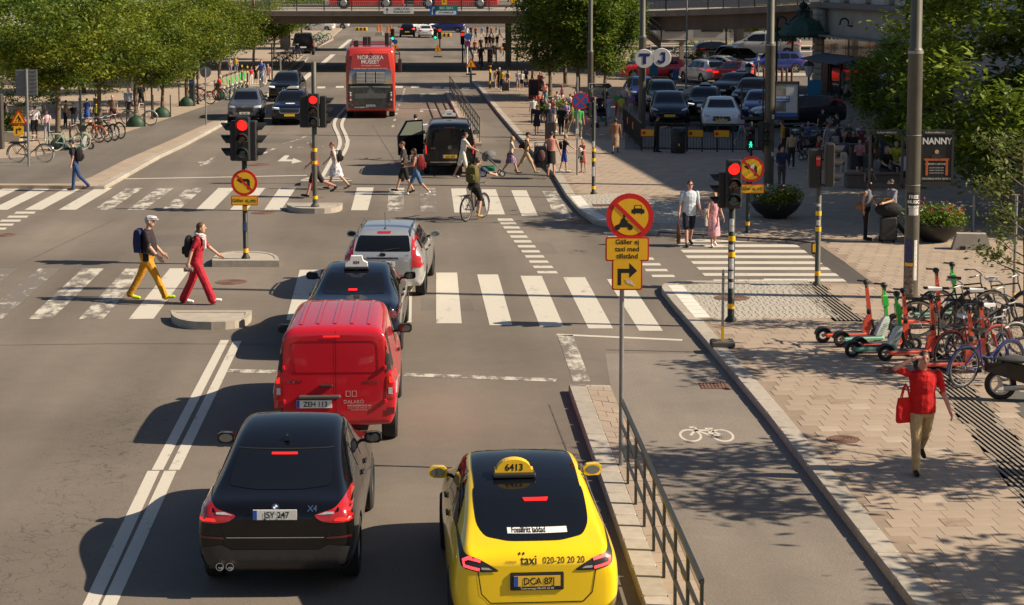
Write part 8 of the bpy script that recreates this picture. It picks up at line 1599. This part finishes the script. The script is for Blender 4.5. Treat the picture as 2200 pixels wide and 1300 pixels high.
# prams, suitcases, bags
def pram(label,px,py,hd,z,hood):
 t=thing('pram',label,'pram',G(px,py,z),RC-R(hd));MB().tube([(-.22,-.55,1.02),(-.24,0,.60),(-.24,.40,.22)],.016,6).build('side_bar',BK,t);MB().tube([(.22,-.55,1.02),(.24,0,.60),(.24,.40,.22)],.016,6).build('side_bar',BK,t);MB().tube([(-.22,-.55,1.02),(.22,-.55,1.02)],.02,6).build('handle',BK,t)
 MB().loft([[(x*.20,y,z_)for x in(-1,1)]+[(x*.20,y+.03,z_+.10)for x in(1,-1)]for y,z_ in((-.15,.72),(.05,.50),(.35,.46))]).build('seat',CL('#1a1a1c'),t);b2=MB();b2.ell((0,.0,.68),(.22,.28,.24),14,10);MB().add(b2.v,[f for f in b2.f if np.mean([b2.v[i][2]-b2.v[i][1]*.7 for i in f])>.66]).build('hood',hood,t,True);MB().bbox((0,-.05,.28),(.36,.45,.16),.03).build('basket',CL('#1f7a58'),t)
 for x,y,r in((-.26,-.28,.13),(.26,-.28,.13),(-.20,.42,.09),(.20,.42,.09)):w=O('wheel',MB().tube([(0,r*math.cos(2*math.pi*i/16),r*math.sin(2*math.pi*i/16))for i in range(16)],.022,6,closed=True).mesh('wheel',[RUBBER],True),t,(x,y,r+.022));MB().lathe([(r*.8,-.01),(r*.8,.01)],14,T=Matrix.Rotation(R(90),4,'Y')).build('hub',M('hub_pale',(.5,.48,.45),.5),w)
pram('grey hooded pram pushed by the man in white',1052,379,80,0,CL('#6a6a6e'));pram('black pram in front of the woman in black',1291,270,175,PAV,CL('#17171a'));pram('black pram with a sleeping child in the shaded square',1748,345,-60,PAV,CL('#141416'))
def suitcase(label,px,py,w,h,col,hd=0,handle=.4):
 t=thing('suitcase',label,'suitcase',G(px,py,PAV),RC-R(hd));MB().bbox((0,0,h/2+.05),(w,.26,h),.04).build('shell',BLKPL if h!=.62 or label[0]=='b' else GREYPL,t);[MB().lathe([(.035,-.012),(.035,.012)],10,T=Matrix.Translation((x,y,.035))@Matrix.Rotation(R(90),4,'Y')).build('wheel',RUBBER,t)for x in(-w*.35,w*.35)for y in(-.08,.08)];MB().tube([(-w*.22,0,h+.05),(-w*.22,0,h+handle),(w*.22,0,h+handle),(w*.22,0,h+.05)],.012,5).build('pull_handle',STEEL,t)
suitcase('black suitcase under a black holdall beside the man in the grey T-shirt',1908,521,.42,.62,'#141317');t=thing('holdall','black holdall lying on the suitcase beside the man in grey','bag',G(1908,521,PAV)+Vector((0,0,.68)),RC);MB().ell((0,0,.18),(.36,.17,.20),14,8).build('bag',CL('#121115'),t,True);MB().tube([(-.15,0,.33),(-.1,0,.46),(.1,0,.46),(.15,0,.33)],.014,5).build('handle',BANDY,t)
suitcase('black suitcase beside the woman in yellow',1086,197,.46,.50,'#121114');suitcase('tall black suitcase towed by the woman in the navy waistcoat',1182,302,.44,.75,'#131216');suitcase('grey suitcase standing in the shaded square',1862,372,.40,.62,'#26262c')
t=thing('handbag','brown leather handbag on the woman in the black vest','bag',G(1848,517,PAV)+Vector((0,0,.80)),RC);MB().ell((0,-.05,.10),(.14,.07,.11),12,8).build('bag',M('leather_brown',(.22,.08,.025),.5),t,True);MB().tube([(-.12,0,.16),(0,0,.50),(.12,0,.16)],.012,5).build('strap',M('leather_brown'),t)
t=thing('baby_seat','black baby car seat carried by the woman in the black skirt','baby seat',G(1162,381,.06)+Vector((0,0,.35)),RC);MB().loft([[(x*k,y,z)for x,y in((-.22,-.2),(.22,-.2),(.24,.3),(-.24,.3))]for z,k in((0,.7),(.12,1),(.45,1.0),(.72,.75))]).build('shell',CL('#17161a'),t);MB().tube([(-.24,.05,.35),(-.2,.05,.85),(.2,.05,.85),(.24,.05,.35)],.02,6).build('handle',BK,t);MB().ell((.02,-.16,.42),(.15,.10,.22),10,8).build('lining',CL('#5a3f42'),t,True)
for i,(px,py,w)in enumerate(((1148,208,.6),(22,360,.7))):
 if i:break
 t=thing('menu_board','red framed menu board standing under the central trees','board',G(1147,212,PAV),RC);MB().bbox((0,0,.55),(.62,.08,1.1),.02).build('frame',M('board_red',(.30,.04,.03),.6),t);MB().box((0,-.045,.62),(.50,.01,.85)).build('slate',INK,t)
 # ================================================================ VEGETATION
def leafmat(name,c,c2):
 m=bpy.data.materials.new(name);m.use_nodes=True;nt=m.node_tree;N=nt.nodes.new;L=nt.links.new;nt.nodes.remove(nt.nodes['Principled BSDF']);out=nt.nodes['Material Output']
 at=N('ShaderNodeAttribute');at.attribute_name='tone';mx=N('ShaderNodeMix');mx.data_type='RGBA';mx.inputs['A'].default_value=(*c,1);mx.inputs['B'].default_value=(*c2,1);L(at.outputs['Fac'],mx.inputs['Factor'])
 d=N('ShaderNodeBsdfPrincipled');d.inputs['Roughness'].default_value=.55;d.inputs['Specular IOR Level'].default_value=.3;tr=N('ShaderNodeBsdfTranslucent');ms=N('ShaderNodeMixShader');ms.inputs[0].default_value=.38
 L(mx.outputs['Result'],d.inputs['Base Color']);L(mx.outputs['Result'],tr.inputs['Color']);L(d.outputs[0],ms.inputs[1]);L(tr.outputs[0],ms.inputs[2]);L(ms.outputs[0],out.inputs['Surface']);return m
LF_Y=leafmat('leaf_yellow_green',(.045,.092,.012),(.25,.28,.02));LF_G=leafmat('leaf_green',(.055,.108,.014),(.21,.28,.03));LF_D=leafmat('leaf_dark',(.060,.115,.014),(.24,.31,.03));LF_S=leafmat('leaf_sapling',(.07,.11,.02),(.20,.22,.06))
BARK=M('bark',(.13,.095,.07),.9,var=.3,scale=12,bump=.5,bscale=40)
def leaves(cl,per,sig,size,r_,flat_=.5,top=None):
 """leaf blades gathered round clump centres; lighter leaves towards the outside of the crown"""
 cl=np.asarray(cl,dtype=float);n=len(cl);c=np.repeat(cl,per,0);N_=n*per;p=c+r_.normal(0,1,(N_,3))*np.array(sig);tone=np.repeat(r_.uniform(0,.75,n),per)+r_.uniform(-.2,.3,N_)
 nr=r_.normal(0,1,(N_,3));nr[:,2]=np.abs(nr[:,2])+flat_*2;nr/=np.linalg.norm(nr,axis=1)[:,None];u=np.cross(nr,r_.normal(0,1,(N_,3)));u/=np.linalg.norm(u,axis=1)[:,None];w=np.cross(nr,u);s=size*r_.uniform(.6,1.25,N_)[:,None]
 v=np.empty((N_,4,3));v[:,0]=p-u*s;v[:,1]=p+w*s*.42+nr*s*.1;v[:,2]=p+u*s;v[:,3]=p-w*s*.42+nr*s*.1
 me=bpy.data.meshes.new('crown');me.vertices.add(N_*4);me.vertices.foreach_set('co',v.ravel());me.loops.add(N_*4);me.loops.foreach_set('vertex_index',np.arange(N_*4,dtype=np.int32));me.polygons.add(N_);me.polygons.foreach_set('loop_start',np.arange(0,N_*4,4,dtype=np.int32));me.update();at=me.attributes.new('tone','FLOAT','POINT');at.data.foreach_set('value',np.repeat(np.clip(tone,0,1),4));return me
def crown_pts(n,rx,rz,cz,seed,layered=False):
 r_=np.random.default_rng(seed);d=r_.normal(0,1,(n,3));d/=np.linalg.norm(d,axis=1)[:,None];rad=r_.uniform(.45,1.0,n)**.6;lump=1+.22*np.sin(3*np.arctan2(d[:,1],d[:,0])+seed)*(1-np.abs(d[:,2]));p=d*(rad*lump)[:,None]*np.array([rx,rx,rz]);p[:,2]+=cz
 if layered:p[:,2]=np.round((p[:,2])/.55)*.55+r_.normal(0,.05,n)
 return p,r_
def trunk(h0,h1,r,spread,seed,nb=6):
 q=random.Random(seed);m=MB();m.tube([(0,0,0),(q.uniform(-.05,.05),q.uniform(-.05,.05),h0*.6),(q.uniform(-.1,.1),q.uniform(-.1,.1),h0),(q.uniform(-.2,.2),0,h1)],[r*1.25,r,r*.85,r*.25],9)
 for k in range(nb):a=2*math.pi*k/nb+q.uniform(-.3,.3);l=spread*q.uniform(.6,.95);z=h0*q.uniform(.85,1.15);m.tube([(0,0,z),(l*.4*math.cos(a),l*.4*math.sin(a),z+(h1-h0)*.3),(l*math.cos(a),l*math.sin(a),z+(h1-h0)*q.uniform(.4,.75))],[r*.55,r*.35,r*.1],6)
 return m.mesh('trunk',[BARK],True)
KT={}
def kind_tree(k,n,per,rx,rz,cz,sig,size,seed,mat,h0,h1,r,layered=False,flat_=.5):
 p,r_=crown_pts(n,rx,rz,cz,seed,layered);me=leaves(p,per,sig,size,r_,flat_);me.materials.append(mat);KT[k]=(me,trunk(h0,h1,r,rx*.8,seed))
for i in range(3):kind_tree('left%d'%i,80,165,2.7,1.8,3.7,(.40,.40,.19),.105,20+i,LF_Y,1.9,4.6,.10,False,.35)
for i in range(2):kind_tree('mid%d'%i,110,120,2.35,2.9,4.6,(.36,.36,.26),.13,30+i,LF_G,1.8,6.5,.11)
kind_tree('big',185,140,3.5,4.2,4.9,(.38,.38,.24),.14,41,LF_D,1.8,4.6,.2);kind_tree('shade0',12,200,1.8,1.0,4.7,(.36,.36,.2),.125,51,LF_G,2.4,5.5,.11,False,.3);kind_tree('shade1',10,180,1.9,1.1,4.6,(.34,.34,.2),.125,53,LF_G,2.4,5.5,.11,False,.3)
def tree(label,kind,loc,rz=0.0,s=1.0,leaf=None,name='street_tree',group=None):
 cr,tk=KT[kind];t=thing(name,label,'tree',loc,rz,group,s);O('trunk',tk,t);c=O('crown',cr,t);c['kind']='stuff'
 if leaf:setmat(c,{0:leaf})
 return t
LT=[(124,298,1.08,'first leafy tree from the left edge, nearest on the left pavement'),(215,277,1.0,'second tree of the left row, above the crowd by the orange bicycle'),(293,243,1.0,'third tree of the left row, by the pale grey bicycle'),(348,251,.80,'small tree with a green watering bag in the left row'),(402,224,.98,'fifth tree of the left row, near the parking meter'),(473,185,1.0,'sixth tree of the left row, above the man sitting in red'),(425,170,1.08,'tree behind the left row near the bridge'),(300,200,1.15,'tree at the back of the left square'),(60,225,1.2,'tree at the back left corner by the white building'),(545,150,.95,'yellow-green tree of the left row near the bridge'),(590,128,.92,'last yellow-green tree before the bridge on the left'),(648,95,.95,'dark tree under the far end of the left row'),(180,200,1.25,'tree behind the crowd on the left square')]
for i,(px,py,s,lab)in enumerate(LT):tree(lab,'left%d'%(i%3),G(px,py,PAV),i*1.9,s,LF_G if i in(7,8,11,12)else None)
for i,(px,py)in enumerate(((128,322),(292,272),(348,252),(402,228),(478,214))):
 t=thing('watering_bag',('green watering bag at the foot of the pale green bicycle','green watering bag behind the pale grey bicycle','green watering bag round the small tree','green watering bag beside the parking meter','green watering bag beside the scooters')[i],'watering bag',G(px,py,PAV));MB().loft([[(.34*k*math.cos(R(a))*1.15,.30*k*math.sin(R(a)),z)for a in range(0,360,36)]for z,k in((0,1),(.2,1.05),(.38,.75),(.5,.35))]).build('bag',M('bag_green',(.014,.048,.026),.6,var=.2),t,True)
 for x in(-.42,.42):MB().tube([(x,0,0),(x,0,1.1)],.03,6).build('stake',POLED,t)
for i,(px,py,s,lab)in enumerate(((1182,206,.95,'left tree of the central clump'),(1240,212,1.05,'middle tree of the central clump'),(1300,214,.90,'right tree of the central clump'),(1215,180,1.05,'tree behind the central clump by the bridge'),(1275,185,1.0,'tree behind the lamp post in the central clump'))):tree(lab,'mid%d'%(i%2),G(px,py,PAV),i*2.1,s)
tree('large dark tree filling the upper right corner','big',CF(13.7,51.5,PAV),.5,.95);tree('large tree at the right edge behind the theatre poster','big',CF(18.6,55,PAV),2.4,1.05);tree('large tree just outside the right edge shading the square','big',CF(20.5,50.5,PAV),4.0,1.0);tree('small leafy tree beside the cafe terrace','mid0',CF(13.6,66,PAV),1.0,.62,LF_D)
tree('yellow-green tree behind the copper canopy','left1',CF(cfp(1702,150),150,PAV),0,.95,LF_Y);tree('tree beyond the court railing','mid1',CF(cfp(1560,190),190,0),0,.9,LF_G);tree('second tree beyond the court railing','mid0',CF(cfp(1625,190),190,0),1,.9,LF_G)
# street trees just outside the right of the picture: their shade falls on the pavement
tree('street tree off the right edge that shades the man in red','shade0',CF(10.6,24.5,PAV),.4,1.0);tree('street tree off the right edge beside the moped','shade1',CF(11.0,31.3,PAV),1.7,.92);tree('street tree off the right edge nearest the camera','shade0',CF(12.0,19.2,PAV),3.0,1.0)
# young tree at the right edge, sparse
q=random.Random(5);sp=G(2203,705,PAV);t=thing('young_tree','young sparse tree leaning in from the right edge','tree',sp,0);m=MB();m.tube([(0,0,0),(-.03,0,1.2),(-.10,0,2.4),(-.16,0,3.7)],[.05,.04,.03,.012],8);tips=[]
for k in range(17):
 z=.9+k*.17;a=q.uniform(math.pi*.72,math.pi*1.28)if k%4 else q.uniform(-.5,.5);l=q.uniform(.5,1.0)*(1.15-.17*abs(z-1.9));x0=-.03-z*.03;e=Vector((x0+l*math.cos(a),l*math.sin(a)*.8,z+l*q.uniform(.35,.8)));m.tube([(x0,0,z),Vector((x0,0,z)).lerp(e,.5)+Vector((0,0,-.05)),e],[.016,.012,.005],5)
 tips+=[Vector((x0,0,z)).lerp(e,f)+Vector((q.uniform(-.08,.08),q.uniform(-.08,.08),q.uniform(-.05,.05)))for f in(.45,.62,.78,.92,1.0,1.05)]
m.build('trunk',BARK,t,True);me=leaves([tuple(v)for v in tips],17,(.11,.11,.08),.062,np.random.default_rng(9),.3);me.materials.append(LF_S);O('crown',me,t)['kind']='stuff'
# planters with flowers
FLR=M('petal_red',(.42,.015,.02),.7);FLW=M('petal_white',(.55,.52,.52),.7)
def bowl(label,px,py,r,fl,z=PAV,col=HOUS):
 t=thing('flower_planter',label,'planter',G(px,py,z),0);MB().lathe([(r*.45,0),(r*.5,.06),(r*.78,r*.28),(r*.95,r*.5),(r,r*.62),(r*.94,r*.62),(r*.85,r*.55)],28,caps=False).build('bowl',col,t,True);MB().lathe([(r*.92,r*.56),(0.01,r*.60)],20,caps=False).build('soil',PAVERD,t)
 r_=np.random.default_rng(int(px));n=60;a=r_.uniform(0,6.28,n);d=np.sqrt(r_.uniform(0,1,n))*r*.95;c=np.stack([d*np.cos(a),d*np.sin(a),r*.6+.10+r_.uniform(0,.38,n)*(1-d/r*.6)],1);me=leaves(c,55,(.10,.10,.09),.05,r_,.2);me.materials.append(LF_G);O('foliage',me,t)['kind']='stuff'
 for mt,k in fl:c2=c[r_.integers(0,n,k)]+r_.normal(0,.06,(k,3))+np.array([0,0,.16]);me=leaves(c2,5,(.03,.03,.03),.035,r_,.4);me.materials.append(mt);O('blossoms',me,t)['kind']='stuff'
bowl('black bowl planter with white flowers behind the right traffic light',1666,468,.72,((FLW,60),(FLR,14)));bowl('black bowl planter with red flowers right of the near lamp post',2008,518,.72,((FLR,60),(FLW,20)));bowl('dark bowl planter with pale flowers among the waiting people',1203,262,.85,((FLW,70),(FLR,20)))
r_=np.random.default_rng(77);me=leaves(np.stack([r_.uniform(-.45,.45,40),r_.uniform(.1,.5,40),r_.uniform(.5,1.2,40)],1),60,(.10,.08,.12),.05,r_,.1);me.materials.append(LF_G);O('foliage',me,PLANTER_L)['kind']='stuff'
def hedge(label,a,b,h,w=.7,mat=LF_D):
 t=thing('hedge',label,'hedge',a,math.atan2((b-a).y,(b-a).x));L_=(b-a).length;r_=np.random.default_rng(int(L_*10));n=int(L_*h*9);c=np.stack([r_.uniform(0,L_,n),r_.uniform(-w/2,w/2,n),r_.uniform(.35,h,n)],1);me=leaves(c,45,(.14,.12,.12),.07,r_,.2);me.materials.append(mat);O('foliage',me,t)['kind']='stuff';MB().bbox((L_/2,0,.2),(L_,w,.4),.03).build('trough',CONC,t)
hedge('dark clipped hedge at the far left behind the roadworks sign',G(-60,250,PAV),G(125,240,PAV),1.5,.8);hedge('low shrubs at the back of the taxi court',CF(cfp(1445,152),152,PAV),CF(cfp(1510,152),152,PAV),.9,1.2,LF_Y);hedge('long low hedge beyond the court railing',CF(cfp(1450,172),172,PAV),CF(cfp(1640,172),172,PAV),1.0,1.0,LF_G);hedge('shrub bed under the white building',CF(-36,120,PAV),CF(-24,118,PAV),1.4,1.0)
bpy.data.scenes.remove(TMP)
